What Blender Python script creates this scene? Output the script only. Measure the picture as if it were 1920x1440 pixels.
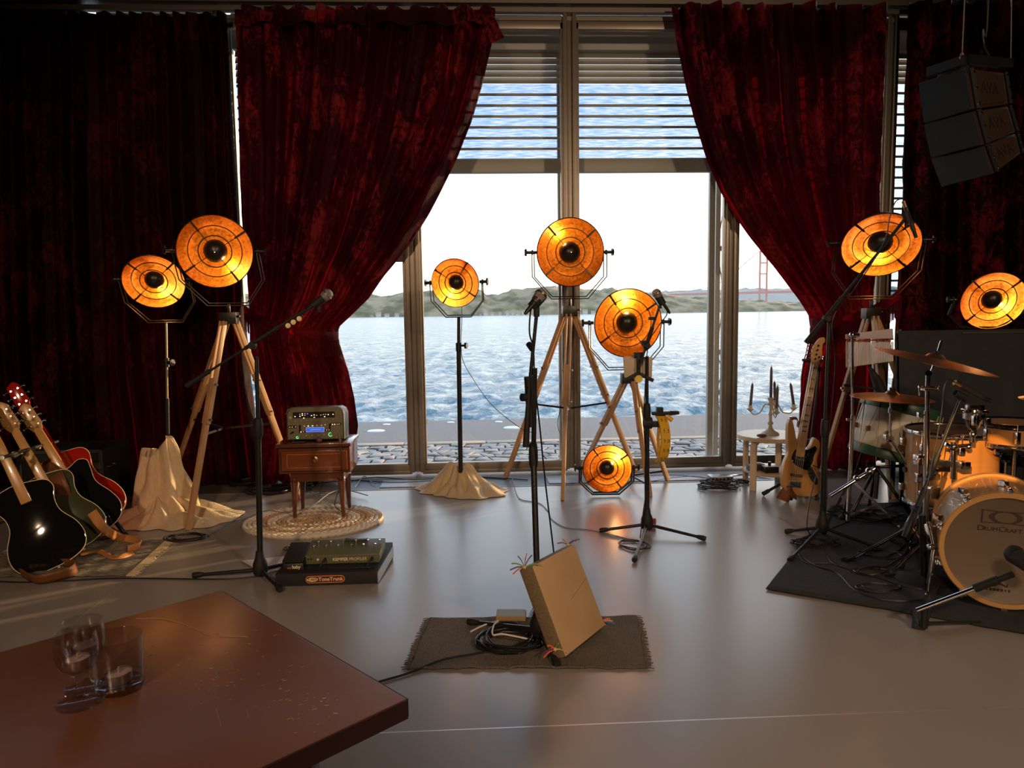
import bpy, bmesh, math, random
from mathutils import Vector, Matrix, noise, Euler
PI = math.pi
V = Vector
scene = bpy.context.scene
for _o in list(bpy.data.objects): bpy.data.objects.remove(_o)
rnd = random.Random(7)

# ------------------------------------------------------------------ camera
FOC, EYE = 1387.0, 1.3
YAW, PIT, ROL = math.radians(2.8), math.radians(5.45), math.radians(0.8)
fwd = V((math.sin(YAW)*math.cos(PIT), math.cos(YAW)*math.cos(PIT), -math.sin(PIT)))
rgt = V((math.cos(YAW), -math.sin(YAW), 0)); upv = rgt.cross(fwd)
rg2 = rgt*math.cos(ROL) - upv*math.sin(ROL); up2 = upv*math.cos(ROL) + rgt*math.sin(ROL)
CAM = V((0, 0, EYE))
cd = bpy.data.cameras.new('camera'); cam = bpy.data.objects.new('camera', cd); scene.collection.objects.link(cam)
cd.sensor_fit = 'HORIZONTAL'; cd.sensor_width = 36; cd.lens = 36*FOC/1920; cd.clip_end = 6000; cd.clip_start = 0.05
m = Matrix((rg2, up2, -fwd)).transposed().to_4x4(); m.translation = CAM; cam.matrix_world = m
scene.camera = cam

def ray(px, py): return fwd + rg2*((px-960)/FOC) - up2*((py-720)/FOC)
def G(px, py, z=0.0):            # surveyed point on the horizontal plane z
    d = ray(px, py); return CAM + d*((z-EYE)/d.z)
def S(px, py, Y):                # surveyed point at depth y = Y
    d = ray(px, py); return CAM + d*(Y/d.y)

# ------------------------------------------------------------------ world, sun, lamps, exposure
scene.view_settings.view_transform = 'Standard'; scene.view_settings.look = 'None'
scene.view_settings.exposure = 0.0; scene.view_settings.gamma = 1.0
scene.view_settings.use_curve_mapping = False
scene.cycles.max_bounces = 8; scene.cycles.transparent_max_bounces = 24
scene.cycles.sample_clamp_indirect = 6.0; scene.cycles.caustics_reflective = False; scene.cycles.caustics_refractive = False
SUN_AZ, SUN_EL = math.radians(60), math.radians(6)
sdir = V((math.sin(SUN_AZ)*math.cos(SUN_EL), math.cos(SUN_AZ)*math.cos(SUN_EL), math.sin(SUN_EL)))
w = bpy.data.worlds.new('sky'); scene.world = w; w.use_nodes = True
nt = w.node_tree; N = nt.nodes; L = nt.links
bg = N['Background']; tc = N.new('ShaderNodeTexCoord'); sp = N.new('ShaderNodeSeparateXYZ'); L.new(tc.outputs['Generated'], sp.inputs[0])
cr = N.new('ShaderNodeValToRGB'); L.new(sp.outputs['Z'], cr.inputs[0])
els = cr.color_ramp.elements
els[0].position = 0.0; els[0].color = (1.0, .95, .86, 1)
els[1].position = 1.0; els[1].color = (.16, .27, .46, 1)
for p_, c_ in ((.10, (1.0, .97, .92, 1)), (.25, (.68, .78, .90, 1)), (.5, (.30, .45, .68, 1))):
    e = els.new(p_); e.color = c_
dt = N.new('ShaderNodeVectorMath'); dt.operation = 'DOT_PRODUCT'; L.new(tc.outputs['Generated'], dt.inputs[0]); dt.inputs[1].default_value = sdir
mr = N.new('ShaderNodeMapRange'); mr.inputs['From Min'].default_value = .55; L.new(dt.outputs['Value'], mr.inputs[0])
pw = N.new('ShaderNodeMath'); pw.operation = 'POWER'; pw.inputs[1].default_value = 2.5; L.new(mr.outputs[0], pw.inputs[0])
mx = N.new('ShaderNodeMix'); mx.data_type = 'RGBA'; mx.blend_type = 'ADD'; mx.inputs[7].default_value = (1.6, 1.15, .65, 1)
L.new(pw.outputs[0], mx.inputs[0]); L.new(cr.outputs[0], mx.inputs[6]); L.new(mx.outputs[2], bg.inputs[0])
bg.inputs[1].default_value = 2.7
sl = bpy.data.lights.new('sun', 'SUN'); sl.energy = 7.0; sl.angle = math.radians(.6); sl.color = (1, .66, .34)
so = bpy.data.objects.new('sun', sl); scene.collection.objects.link(so); so.rotation_euler = sdir.to_track_quat('Z', 'Y').to_euler()

def spot(name, loc, target, power, color, size, blend=.6, soft=.2):
    l = bpy.data.lights.new(name, 'SPOT'); l.energy = power; l.color = color; l.spot_size = math.radians(size); l.spot_blend = blend; l.shadow_soft_size = soft
    o = bpy.data.objects.new(name, l); scene.collection.objects.link(o); o.location = loc
    o.rotation_euler = (V(loc)-V(target)).to_track_quat('Z', 'Y').to_euler(); return o
# added warm spots, unseen behind the camera: tom patch first, then two front fills
spot('added_spot', (-2.2, -2.5, 3.5), (2.68, 3.75, .40), 5200, (1, .48, .12), 2.7, .04, .015)
spot('added_spot', (3.0, -2.5, 3.5), (1.3, 4.6, .7), 500, (1, .72, .48), 64)
spot('added_spot', (-1.5, -3.2, 3.5), (-.9, 2.8, .4), 560, (1, .66, .40), 68)

# ------------------------------------------------------------------ materials
def mat(name, col, rough=.5, metal=0.0, noise_=None, bump=None, emit=None, spec=None, **kw):
    """noise_=(scale, second colour, contrast, stretch) ; bump=(scale, strength, stretch)"""
    m = bpy.data.materials.new(name); m.use_nodes = True; nt = m.node_tree; N = nt.nodes; L = nt.links
    b = N['Principled BSDF']; b.inputs['Base Color'].default_value = (*col, 1); b.inputs['Roughness'].default_value = rough; b.inputs['Metallic'].default_value = metal
    if spec is not None: b.inputs['Specular IOR Level'].default_value = spec
    for k, v in kw.items(): b.inputs[k.replace('_', ' ')].default_value = v
    tc = None
    def coords(st):
        nonlocal tc
        tc = tc or N.new('ShaderNodeTexCoord')
        mp = N.new('ShaderNodeMapping'); mp.inputs['Scale'].default_value = st; L.new(tc.outputs['Object'], mp.inputs[0]); return mp.outputs[0]
    if noise_:
        sc, c2, ct, st = (list(noise_)+[(1, 1, 1)])[:4]
        nz = N.new('ShaderNodeTexNoise'); nz.inputs['Scale'].default_value = sc; nz.inputs['Detail'].default_value = 6; L.new(coords(st), nz.inputs[0])
        r = N.new('ShaderNodeValToRGB'); r.color_ramp.elements[0].position = .5-.5*ct; r.color_ramp.elements[1].position = .5+.5*ct
        r.color_ramp.elements[0].color = (*col, 1); r.color_ramp.elements[1].color = (*c2, 1)
        L.new(nz.outputs['Fac'], r.inputs[0]); L.new(r.outputs[0], b.inputs['Base Color'])
    if bump:
        sc, s_, st = (list(bump)+[(1, 1, 1)])[:3]
        nz = N.new('ShaderNodeTexNoise'); nz.inputs['Scale'].default_value = sc; nz.inputs['Detail'].default_value = 5; L.new(coords(st), nz.inputs[0])
        bp = N.new('ShaderNodeBump'); bp.inputs['Strength'].default_value = s_; bp.inputs['Distance'].default_value = .01
        L.new(nz.outputs['Fac'], bp.inputs['Height']); L.new(bp.outputs[0], b.inputs['Normal'])
    if emit:
        b.inputs['Emission Color'].default_value = (*emit[0], 1); b.inputs['Emission Strength'].default_value = emit[1]
    m['b'] = 1
    return m

def velvet(name, dark, light, sheen, transl):
    m = bpy.data.materials.new(name); m.use_nodes = True; nt = m.node_tree; N = nt.nodes; L = nt.links
    b = N['Principled BSDF']; out = N['Material Output']
    tc = N.new('ShaderNodeTexCoord'); mp = N.new('ShaderNodeMapping'); mp.inputs['Scale'].default_value = (1, 1, .6); L.new(tc.outputs['Object'], mp.inputs[0])
    n1 = N.new('ShaderNodeTexNoise'); n1.inputs['Scale'].default_value = 20; n1.inputs['Detail'].default_value = 8; n1.inputs['Roughness'].default_value = .75; n1.inputs['Distortion'].default_value = 1.2; L.new(mp.outputs[0], n1.inputs[0])
    n2 = N.new('ShaderNodeTexNoise'); n2.inputs['Scale'].default_value = 3.5; n2.inputs['Detail'].default_value = 3; L.new(mp.outputs[0], n2.inputs[0])
    ad = N.new('ShaderNodeMath'); ad.operation = 'MULTIPLY'; L.new(n1.outputs['Fac'], ad.inputs[0]); L.new(n2.outputs['Fac'], ad.inputs[1])
    r = N.new('ShaderNodeValToRGB'); r.color_ramp.elements[0].position = .26; r.color_ramp.elements[1].position = .345
    r.color_ramp.elements[0].color = (*dark, 1); r.color_ramp.elements[1].color = (*light, 1)
    L.new(ad.outputs[0], r.inputs[0]); L.new(r.outputs[0], b.inputs['Base Color'])
    b.inputs['Roughness'].default_value = .5; b.inputs['Specular IOR Level'].default_value = .06
    b.inputs['Sheen Weight'].default_value = sheen; b.inputs['Sheen Roughness'].default_value = .35; b.inputs['Sheen Tint'].default_value = (.9, .05, .07, 1)
    bp = N.new('ShaderNodeBump'); bp.inputs['Strength'].default_value = .8; bp.inputs['Distance'].default_value = .012
    L.new(ad.outputs[0], bp.inputs['Height']); L.new(bp.outputs[0], b.inputs['Normal'])
    t = N.new('ShaderNodeBsdfTranslucent'); t.inputs[0].default_value = (.75, .01, .02, 1)
    mx = N.new('ShaderNodeMixShader'); mx.inputs[0].default_value = transl
    L.new(b.outputs[0], mx.inputs[1]); L.new(t.outputs[0], mx.inputs[2]); L.new(mx.outputs[0], out.inputs[0])
    return m

def glassy(name, tint=(1, 1, 1), refl=.06, edge=.8):
    """thin pane: clear transmission with a fresnel reflection"""
    m = bpy.data.materials.new(name); m.use_nodes = True; nt = m.node_tree; N = nt.nodes; L = nt.links
    N.remove(N['Principled BSDF']); out = N['Material Output']
    t = N.new('ShaderNodeBsdfTransparent'); t.inputs[0].default_value = (*tint, 1)
    g = N.new('ShaderNodeBsdfGlossy'); g.inputs['Roughness'].default_value = .02
    f = N.new('ShaderNodeLayerWeight'); f.inputs[0].default_value = .5     # 'Facing' is symmetric for both sides of the pane
    pw = N.new('ShaderNodeMath'); pw.operation = 'POWER'; pw.inputs[1].default_value = 4.5; L.new(f.outputs['Facing'], pw.inputs[0])
    mu = N.new('ShaderNodeMath'); mu.operation = 'MULTIPLY_ADD'; mu.inputs[1].default_value = edge; mu.inputs[2].default_value = refl; mu.use_clamp = True; L.new(pw.outputs[0], mu.inputs[0])
    mx = N.new('ShaderNodeMixShader'); L.new(mu.outputs[0], mx.inputs[0]); L.new(t.outputs[0], mx.inputs[1]); L.new(g.outputs[0], mx.inputs[2]); L.new(mx.outputs[0], out.inputs[0])
    return m

M = {}
M['floor'] = mat('polished_concrete', (.29, .26, .235), .27, noise_=(1.1, (.35, .315, .285), .9), bump=(150, .03))
M['joint'] = mat('metal_joint_strip', (.72, .68, .62), .3, .7, bump=(30, .05))
M['strip'] = mat('threshold_concrete', (.13, .12, .115), .45, noise_=(4, (.2, .18, .17), .6))
M['dark'] = mat('blackout_wall', (.012, .010, .010), .8, bump=(20, .1))
M['ceil'] = mat('dark_ceiling', (.02, .018, .016), .8, bump=(12, .1))
M['frame'] = mat('bronze_anodised_aluminium', (.25, .21, .17), .38, .55, noise_=(3, (.30, .26, .21), .8, (1, 1, 8)))
M['slatmetal'] = mat('shutter_aluminium', (.40, .38, .35), .5, .2, noise_=(2, (.48, .46, .42), .8))
M['glass'] = glassy('window_glass', (.97, .98, .97), .03)
M['glassware'] = glassy('clear_glassware', (.93, .92, .92), .09, .35)
M['glassbase'] = glassy('solid_glass', (.88, .88, .90), .22, .3)
M['velvet'] = velvet('crushed_red_velvet', (.018, .001, .0022), (.20, .014, .018), .12, .08)
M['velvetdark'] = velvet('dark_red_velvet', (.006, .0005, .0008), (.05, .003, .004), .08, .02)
M['black'] = mat('black_powder_coat', (.012, .012, .013), .38, bump=(80, .1))
M['blackmatte'] = mat('black_matte', (.015, .014, .014), .7, bump=(40, .2))
M['blackgloss'] = mat('black_gloss_lacquer', (.006, .006, .007), .06, Coat_Weight=1.0, noise_=(3, (.01, .01, .012), .8))
M['rubber'] = mat('black_rubber', (.01, .01, .01), .65, bump=(60, .1))
M['cable'] = mat('black_cable', (.012, .012, .013), .42, bump=(50, .1))
M['cableg'] = mat('grey_cable', (.22, .21, .20), .5, bump=(50, .1))
M['cablew'] = mat('white_cable', (.7, .62, .55), .5, bump=(50, .1))
M['chrome'] = mat('chrome', (.78, .76, .74), .12, 1.0, bump=(30, .03))
M['nickel'] = mat('worn_steel', (.42, .40, .38), .3, 1.0, bump=(60, .1))
M['wood'] = mat('pine_wood', (.46, .25, .12), .45, noise_=(5, (.62, .36, .18), .5, (6, 6, .5)), bump=(30, .1, (5, 5, .5)))
M['birch'] = mat('birch_wood', (.70, .52, .34), .4, noise_=(5, (.78, .61, .42), .5, (5, 1, 1)))
M['brass'] = mat('brass_tube', (.60, .46, .24), .3, 1.0, bump=(40, .05))
M['mahog'] = mat('mahogany', (.10, .028, .012), .25, noise_=(6, (.16, .048, .018), .6, (.6, 4, 4)), Coat_Weight=.5)
M['mahogp'] = mat('mahogany_drawer_front', (.19, .045, .012), .25, noise_=(6, (.26, .07, .02), .6, (.6, 4, 4)), Coat_Weight=.5)
M['inlay'] = mat('pale_inlay', (.50, .24, .08), .35, noise_=(60, (.3, .12, .04), .4))
M['cloth'] = mat('beige_linen', (.62, .45, .26), .9, noise_=(90, (.72, .55, .34), .5, (1, 1, .15)), bump=(120, .35, (1, 1, .2)), Sheen_Weight=.2)
M['table'] = mat('red_brown_tabletop', (.165, .062, .022), .30, noise_=(3, (.225, .090, .032), .5, (1, 1, 1)), bump=(14, .12))
M['tableedge'] = mat('dark_red_table_edge', (.022, .005, .006), .35, noise_=(9, (.030, .007, .007), .6))
M['wax'] = mat('pale_pink_wax', (.62, .42, .38), .5, Subsurface_Weight=.2, noise_=(20, (.7, .5, .45), .6))
M['tin'] = mat('tealight_tin', (.42, .34, .33), .35, .8, bump=(50, .1))
M['skin'] = mat('goat_skin', (.56, .36, .18), .6, noise_=(6, (.66, .44, .23), .5), bump=(20, .1))
M['skinside'] = mat('drum_side_cloth', (.16, .11, .06), .8, noise_=(120, (.24, .17, .10), .5), bump=(150, .3))
M['foam'] = mat('sea_foam_white', (.8, .8, .78), .7, noise_=(9, (.7, .72, .72), .5))

# ------------------------------------------------------------------ mesh helpers
class B:
    def __init__(s, M=None): s.v = []; s.f = []; s.M = M or Matrix.Identity(4)
    def add(s, vs, fs):
        n = len(s.v); s.v += [s.M @ V(p) for p in vs]; s.f += [[i+n for i in f] for f in fs]; return s
    def box(s, c, d, R=None):
        c = V(c); h = [x/2 for x in d]; R = R or Matrix.Identity(3)
        vs = [c + R @ V((sx*h[0], sy*h[1], sz*h[2])) for sx in (-1, 1) for sy in (-1, 1) for sz in (-1, 1)]
        return s.add(vs, [(0, 1, 3, 2), (4, 6, 7, 5), (0, 4, 5, 1), (2, 3, 7, 6), (0, 2, 6, 4), (1, 5, 7, 3)])
    def bar(s, p0, p1, w, t, side=(1, 0, 0), w1=None, t1=None):
        p0, p1 = V(p0), V(p1); a = (p1-p0).normalized(); x = V(side); x = (x-a*x.dot(a)).normalized(); y = a.cross(x); w1 = w1 or w; t1 = t1 or t
        vs = [p+x*(sx*ww/2)+y*(sy*tt/2) for p, ww, tt in ((p0, w, t), (p1, w1, t1)) for sx, sy in ((-1, -1), (1, -1), (1, 1), (-1, 1))]
        return s.add(vs, [(3, 2, 1, 0), (4, 5, 6, 7), (0, 1, 5, 4), (1, 2, 6, 5), (2, 3, 7, 6), (3, 0, 4, 7)])
    def tube(s, pts, r, seg=8, closed=False, caps=True):
        pts = [V(p) for p in pts]; n = len(pts); rs = r if isinstance(r, (list, tuple)) else [r]*n
        vs = []; nx = None
        for i, p in enumerate(pts):
            if closed: t = pts[(i+1) % n]-pts[i-1]
            else: t = pts[min(i+1, n-1)]-pts[max(i-1, 0)]
            if t.length < 1e-9: t = V((0, 0, 1))
            t.normalize()
            if nx is None:
                nx = t.cross(V((0, 0, 1)));
                if nx.length < 1e-3: nx = V((1, 0, 0))
            nx = nx-t*nx.dot(t)
            if nx.length < 1e-6: nx = t.orthogonal()
            nx.normalize(); ny = t.cross(nx)
            for k in range(seg):
                a = 2*PI*k/seg; vs.append(p+(nx*math.cos(a)+ny*math.sin(a))*rs[i])
        fs = []
        for i in range(n if closed else n-1):
            j = (i+1) % n
            for k in range(seg): fs.append((i*seg+k, i*seg+(k+1) % seg, j*seg+(k+1) % seg, j*seg+k))
        if caps and not closed: fs += [tuple(range(seg))[::-1], tuple((n-1)*seg+k for k in range(seg))]
        return s.add(vs, fs)
    def cyl(s, p0, p1, r0, r1=None, seg=16): return s.tube([p0, p1], [r0, r0 if r1 is None else r1], seg)
    def lathe(s, prof, o=(0, 0, 0), ax=(0, 0, 1), seg=32, a0=0, a1=2*PI):
        o = V(o); ax = V(ax).normalized(); x = ax.orthogonal().normalized(); y = ax.cross(x)
        full = abs(a1-a0-2*PI) < 1e-6; ns = seg if full else seg+1; vs = []
        for r, h in prof:
            for k in range(ns):
                a = a0+(a1-a0)*k/seg; vs.append(o+ax*h+(x*math.cos(a)+y*math.sin(a))*r)
        fs = []
        for i in range(len(prof)-1):
            for k in range(seg):
                k2 = (k+1) % ns; fs.append((i*ns+k, i*ns+k2, (i+1)*ns+k2, (i+1)*ns+k))
        return s.add(vs, fs)
    def ball(s, c, r, seg=16, sc=(1, 1, 1), R=None):
        c = V(c); R = R or Matrix.Identity(3); vs = []; fs = []; nr = seg//2
        for i in range(nr+1):
            t = PI*i/nr
            for k in range(seg):
                a = 2*PI*k/seg; vs.append(c+R @ V((r*sc[0]*math.sin(t)*math.cos(a), r*sc[1]*math.sin(t)*math.sin(a), r*sc[2]*math.cos(t))))
        for i in range(nr):
            for k in range(seg): fs.append((i*seg+k, (i+1)*seg+k, (i+1)*seg+(k+1) % seg, i*seg+(k+1) % seg))
        return s.add(vs, fs)
    def prism(s, out, z0, z1):   # outline in local xy extruded along local z
        n = len(out); vs = [(x, y, z0) for x, y in out]+[(x, y, z1) for x, y in out]
        return s.add(vs, [tuple(range(n))[::-1], tuple(range(n, 2*n))]+[(i, (i+1) % n, n+(i+1) % n, n+i) for i in range(n)])
    def grid(s, fn, nu, nv):
        vs = [fn(i/nu, j/nv) for j in range(nv+1) for i in range(nu+1)]
        return s.add(vs, [(j*(nu+1)+i, j*(nu+1)+i+1, (j+1)*(nu+1)+i+1, (j+1)*(nu+1)+i) for j in range(nv) for i in range(nu)])
    def sheet(s, pts, wid, th):  # flat ribbon along pts
        pts = [V(p) for p in pts]; wid = V(wid)
        for i in range(len(pts)-1): s.bar(pts[i], pts[i+1], wid.length, th, wid)
        return s

def frameM(o, X, Y):   # matrix with local x, y and z = x cross y
    X = V(X).normalized(); Z = X.cross(V(Y)).normalized(); Y = Z.cross(X)
    m = Matrix((X, Y, Z)).transposed().to_4x4(); m.translation = V(o); return m

def mk(name, b, m, parent=None, smooth=True, bevel=0, ang=38, kind=None, label=None, sub=0):
    me = bpy.data.meshes.new(name); off = V((0, 0, 0))
    if parent is not None:
        p = parent
        while p is not None: off += p.location; p = p.parent
    me.from_pydata([v-off for v in b.v], [], b.f); me.validate()
    if bevel or smooth:
        bm = bmesh.new(); bm.from_mesh(me); bmesh.ops.recalc_face_normals(bm, faces=bm.faces)
        if bevel:
            es = [e for e in bm.edges if len(e.link_faces) == 2 and e.calc_face_angle(0) > math.radians(40)]
            bmesh.ops.bevel(bm, geom=es, offset=bevel, segments=2, affect='EDGES', profile=.6, clamp_overlap=True)
        bm.to_mesh(me); bm.free()
    if smooth:
        me.polygons.foreach_set('use_smooth', [True]*len(me.polygons))
        me.set_sharp_from_angle(angle=math.radians(ang))
    if m is not None: me.materials.append(M[m] if isinstance(m, str) else m)
    o = bpy.data.objects.new(name, me); scene.collection.objects.link(o)
    if parent is not None: o.parent = parent
    if sub:
        md = o.modifiers.new('s', 'SUBSURF'); md.levels = sub; md.render_levels = sub
    if kind: o['kind'] = kind
    if label: o['label'] = label
    return o

def tag(o, label, cat, group=None):
    o['label'] = label; o['category'] = cat
    if group: o['group'] = group
    return o
def thing(name, label, cat, loc, group=None):
    o = bpy.data.objects.new(name, None); scene.collection.objects.link(o); o.location = V(loc); o.empty_display_size = .05
    return tag(o, label, cat, group)
def struct(name, b, m, parent=None, **kw):
    o = mk(name, b, m, parent, **kw)
    if parent is None: o['kind'] = 'structure'
    return o

def text(name, s, parent, m, origin, X, Y, size, depth=.0008, bold=False, align='CENTER', sx=1.0, shear=0):
    cu = bpy.data.curves.new(name, 'FONT'); cu.body = s; cu.size = size; cu.extrude = depth; cu.align_x = align; cu.align_y = 'CENTER'; cu.shear = shear
    if bold: cu.offset = size*.022
    cu.resolution_u = 3
    to = bpy.data.objects.new('t', cu); scene.collection.objects.link(to)
    dg = bpy.context.evaluated_depsgraph_get(); me = bpy.data.meshes.new_from_object(to.evaluated_get(dg))
    bpy.data.objects.remove(to)
    mt = frameM(origin, X, Y); off = V((0, 0, 0)); p = parent
    while p is not None: off += p.location; p = p.parent
    mt.translation = mt.translation-off
    me.transform(mt @ Matrix.Diagonal((sx, 1, 1, 1))); me.materials.clear(); me.materials.append(M[m])
    o = bpy.data.objects.new(name, me); scene.collection.objects.link(o); o.parent = parent
    return o

def spl(pts, n=8):   # Catmull-Rom through points
    P = [V(p) for p in pts]; P = [P[0]*2-P[1]]+P+[P[-1]*2-P[-2]]; out = []
    for i in range(1, len(P)-2):
        for k in range(n):
            t = k/n; a, b, c, d = P[i-1:i+3]
            out.append(.5*((2*b)+(c-a)*t+(2*a-5*b+4*c-d)*t*t+(3*b-a-3*c+d)*t**3))
    out.append(P[-2]); return out
def spl2(pts, n=6): return [(p.x, p.y) for p in spl([(x, y, 0) for x, y in list(pts)+[pts[0]]], n)][:-1]

def lerp_table(tab, z):   # tab sorted descending z : (z, a, b)
    if z >= tab[0][0]: return tab[0][1:]
    for i in range(len(tab)-1):
        if tab[i][0] >= z >= tab[i+1][0]:
            t = (tab[i][0]-z)/max(1e-9, tab[i][0]-tab[i+1][0]); return [tab[i][k]+(tab[i+1][k]-tab[i][k])*t for k in (1, 2)]
    return tab[-1][1:]
# ================================================================== SETTING
WY = 6.05; EDGE = 5.47; TOPZ = 3.66
fl = thing('floor', '', '', (0, 0, 0)); del fl['category']; del fl['label']; fl['kind'] = 'structure'
X0, X1, Y0 = -7.0, 8.0, -5.0
jx, jy = -1.755, 2.218
xs = [X0, -5.2, jx, X1]; ys = [Y0, -1.2, jy, EDGE]
for i in range(3):
    for j in range(3):
        g = .0025
        mk('slab', B().box(((xs[i]+xs[i+1])/2, (ys[j]+ys[j+1])/2, -.03), (xs[i+1]-xs[i]-g*2, ys[j+1]-ys[j]-g*2, .06)), 'floor', fl, smooth=False)
jb = B()
for x in xs[1:3]: jb.box((x, (Y0+EDGE)/2, -.0036), (.005, EDGE-Y0, .008))
for y in ys[1:3]: jb.box(((X0+X1)/2, y, -.0037), (X1-X0, .005, .008))
mk('joint', jb, 'joint', fl, smooth=False)
struct('trim_1', B().box((.5, (EDGE+WY+.1)/2, -.05), (15, WY+.1-EDGE, .07)), 'strip', smooth=False)
struct('trim_2', B().box((.5, EDGE+.006, -.012), (15, .012, .03)), 'frame', smooth=False)
struct('ceiling', B().box((.5, .5, 4.35), (15.4, 11.6, .1)), 'ceil', smooth=False)
struct('wall_left', B().box((X0-.05, .5, 2.15), (.1, 11.2, 4.4)), 'dark', smooth=False)
struct('wall_right', B().box((X1+.05, .5, 2.15), (.1, 11.2, 4.4)), 'dark', smooth=False)
bw = B()
bw.box((.5, Y0-.05, 2.15), (15, .1, 4.4))
struct('wall_back', bw, 'dark', smooth=False)
# window wall: black panels either side of the glazing, header beam and glazed strip above
fw = B(); fw.box((-5.0, WY+.05, 1.85), (4.0, .1, 3.7)); fw.box((6.6, WY+.05, 1.85), (2.8, .1, 3.7))
struct('wall_front', fw, 'dark', smooth=False)
struct('trim_3', B().box((.5, WY-.02, 3.71), (15, .16, .05)), 'frame', smooth=False)
struct('trim_4', B().box((.5, WY-.05, 3.645), (15, .06, .035)).box((.5, WY+.0, 3.60), (15, .05, .03)), 'frame', smooth=False)
tr = B(); tr.box((.5, WY+.02, 4.2), (15, .1, .2))
for x in (-3.2, -.93, .78, 2.5, 4.4): tr.box((x, WY, 3.9), (.09, .1, .42))
struct('wall_header', tr, 'frame', smooth=False)
# sliding glazed doors: surveyed mullion positions
def wx(px, py): return S(px, py, WY).x
MX = [(-3.0, .12), (wx(428, 500), .06), (wx(779, 700), .125), (wx(1070, 600), .115), (wx(1366, 700), .10), (wx(1663, 250), .095), (5.2, .12)]
for i in range(len(MX)-1):
    (xa, wa), (xb, wb) = MX[i], MX[i+1]
    xl, xr = xa+wa/2-.02, xb-wb/2+.02
    d = thing('window_%d' % (i+1), '', '', ((xl+xr)/2, WY, 0)); del d['category']; del d['label']; d['kind'] = 'structure'
    mk('bottom_rail', B().box(((xl+xr)/2, WY, .045), (xr-xl, .06, .075)).box(((xl+xr)/2, WY-.035, .012), (xr-xl, .02, .03)), 'frame', d, bevel=.003)
    mk('top_rail', B().box(((xl+xr)/2, WY, 3.55), (xr-xl, .06, .06)), 'frame', d, bevel=.003)
    for x in (xl+.018, xr-.018): mk('stile', B().box((x, WY-.004, 1.82), (.036, .052, 3.5)), 'frame', d, bevel=.003)
    mk('pane', B().box(((xl+xr)/2, WY, 1.82), (xr-xl-.05, .008, 3.48)), 'glass', d, smooth=False)
for i, (x, wd) in enumerate(MX):
    b = B(); b.box((x, WY+.035, 1.84), (wd*.42, .1, 3.66)); b.box((x-wd*.33, WY-.01, 1.84), (wd*.3, .075, 3.66)); b.box((x+wd*.33, WY-.01, 1.84), (wd*.3, .075, 3.66))
    struct('trim_%d' % (10+i), b, 'frame', bevel=.004)

# exterior roller shutters, pulled two thirds up, one per bay
def perf():
    m = bpy.data.materials.new('perforated_slat'); m.use_nodes = True; nt = m.node_tree; N = nt.nodes; L = nt.links
    b = N['Principled BSDF']; b.inputs['Base Color'].default_value = (.45, .46, .47, 1); b.inputs['Roughness'].default_value = .5; b.inputs['Metallic'].default_value = .2
    tc = N.new('ShaderNodeTexCoord'); mp = N.new('ShaderNodeMapping'); mp.inputs['Scale'].default_value = (1.2, 1, 16); mp.inputs['Rotation'].default_value = (0, .12, 0); L.new(tc.outputs['Object'], mp.inputs[0])
    nz = N.new('ShaderNodeTexNoise'); nz.inputs['Scale'].default_value = 7; nz.inputs['Detail'].default_value = 3; L.new(mp.outputs[0], nz.inputs[0])
    r = N.new('ShaderNodeValToRGB'); r.color_ramp.elements[0].position = .38; r.color_ramp.elements[1].position = .62
    r.color_ramp.elements[0].color = (.58, .76, 1, 1); r.color_ramp.elements[1].color = (.98, .97, .97, 1); L.new(nz.outputs['Fac'], r.inputs[0])
    t = N.new('ShaderNodeBsdfTransparent'); L.new(r.outputs[0], t.inputs[0])
    mx = N.new('ShaderNodeMixShader'); mx.inputs[0].default_value = .70; L.new(b.outputs[0], mx.inputs[1]); L.new(t.outputs[0], mx.inputs[2]); L.new(mx.outputs[0], N['Material Output'].inputs[0])
    return m
M['perf'] = perf()
SY = 6.42
zbot = S(1200, 324, SY).z; ztop = S(1160, 158, SY).z
labels = ['roller shutter behind the far left curtain, pale slats showing at its edge', 'roller shutter slats behind the gap beside the large left curtain',
          'half-raised roller shutter with perforated pale blue slats, left of the central mullion', 'half-raised roller shutter right of the central mullion, a lamp reflected on its rail',
          'roller shutter showing in the narrow gap left of the right-hand post', 'lowered roller shutter glimpsed right of the post behind the right curtain']
for i in range(len(MX)-1):
    xa, xb = MX[i][0]+.02, MX[i+1][0]-.02
    r = thing('roller_shutter', labels[i], 'shutter', ((xa+xb)/2, SY, zbot), 'roller shutters outside the glazing')
    low = zbot if 1 < i < 4 else 1.25
    if i in (1, 4): low = 1.75 if i == 1 else zbot
    mk('bottom_bar', B().box(((xa+xb)/2, SY, low+.055), (xb-xa, .05, .11)), 'slatmetal', r, bevel=.006)
    z = low+.11; p = (ztop-zbot-.11)/7
    while z < ztop-.02:
        mk('slat', B().box(((xa+xb)/2, SY, z+p*.56), (xb-xa, .008, p*.86)), 'perf', r, smooth=False)
        mk('slat_hinge', B().box(((xa+xb)/2, SY, z+p*.04), (xb-xa, .016, p*.2)), 'slatmetal', r, smooth=False)
        z += p
    mk('housing', B().box(((xa+xb)/2, SY, 3.61), (xb-xa, .16, .28)), 'slatmetal', r, bevel=.01)
    zz = ztop
    for k in range(5):
        h = (3.48-ztop)/5
        mk('solid_slat', B().grid(lambda u, v, zz=zz, h=h: (xa+(xb-xa)*u, SY-.012+.024*v, zz+h*1.12*v), 1, 3), 'slatmetal', r, smooth=False)
        zz += h
    mk('guide', B().box((xb-.01, SY+.03, 1.8), (.05, .05, 3.7)), 'slatmetal', r, bevel=.004)
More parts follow.
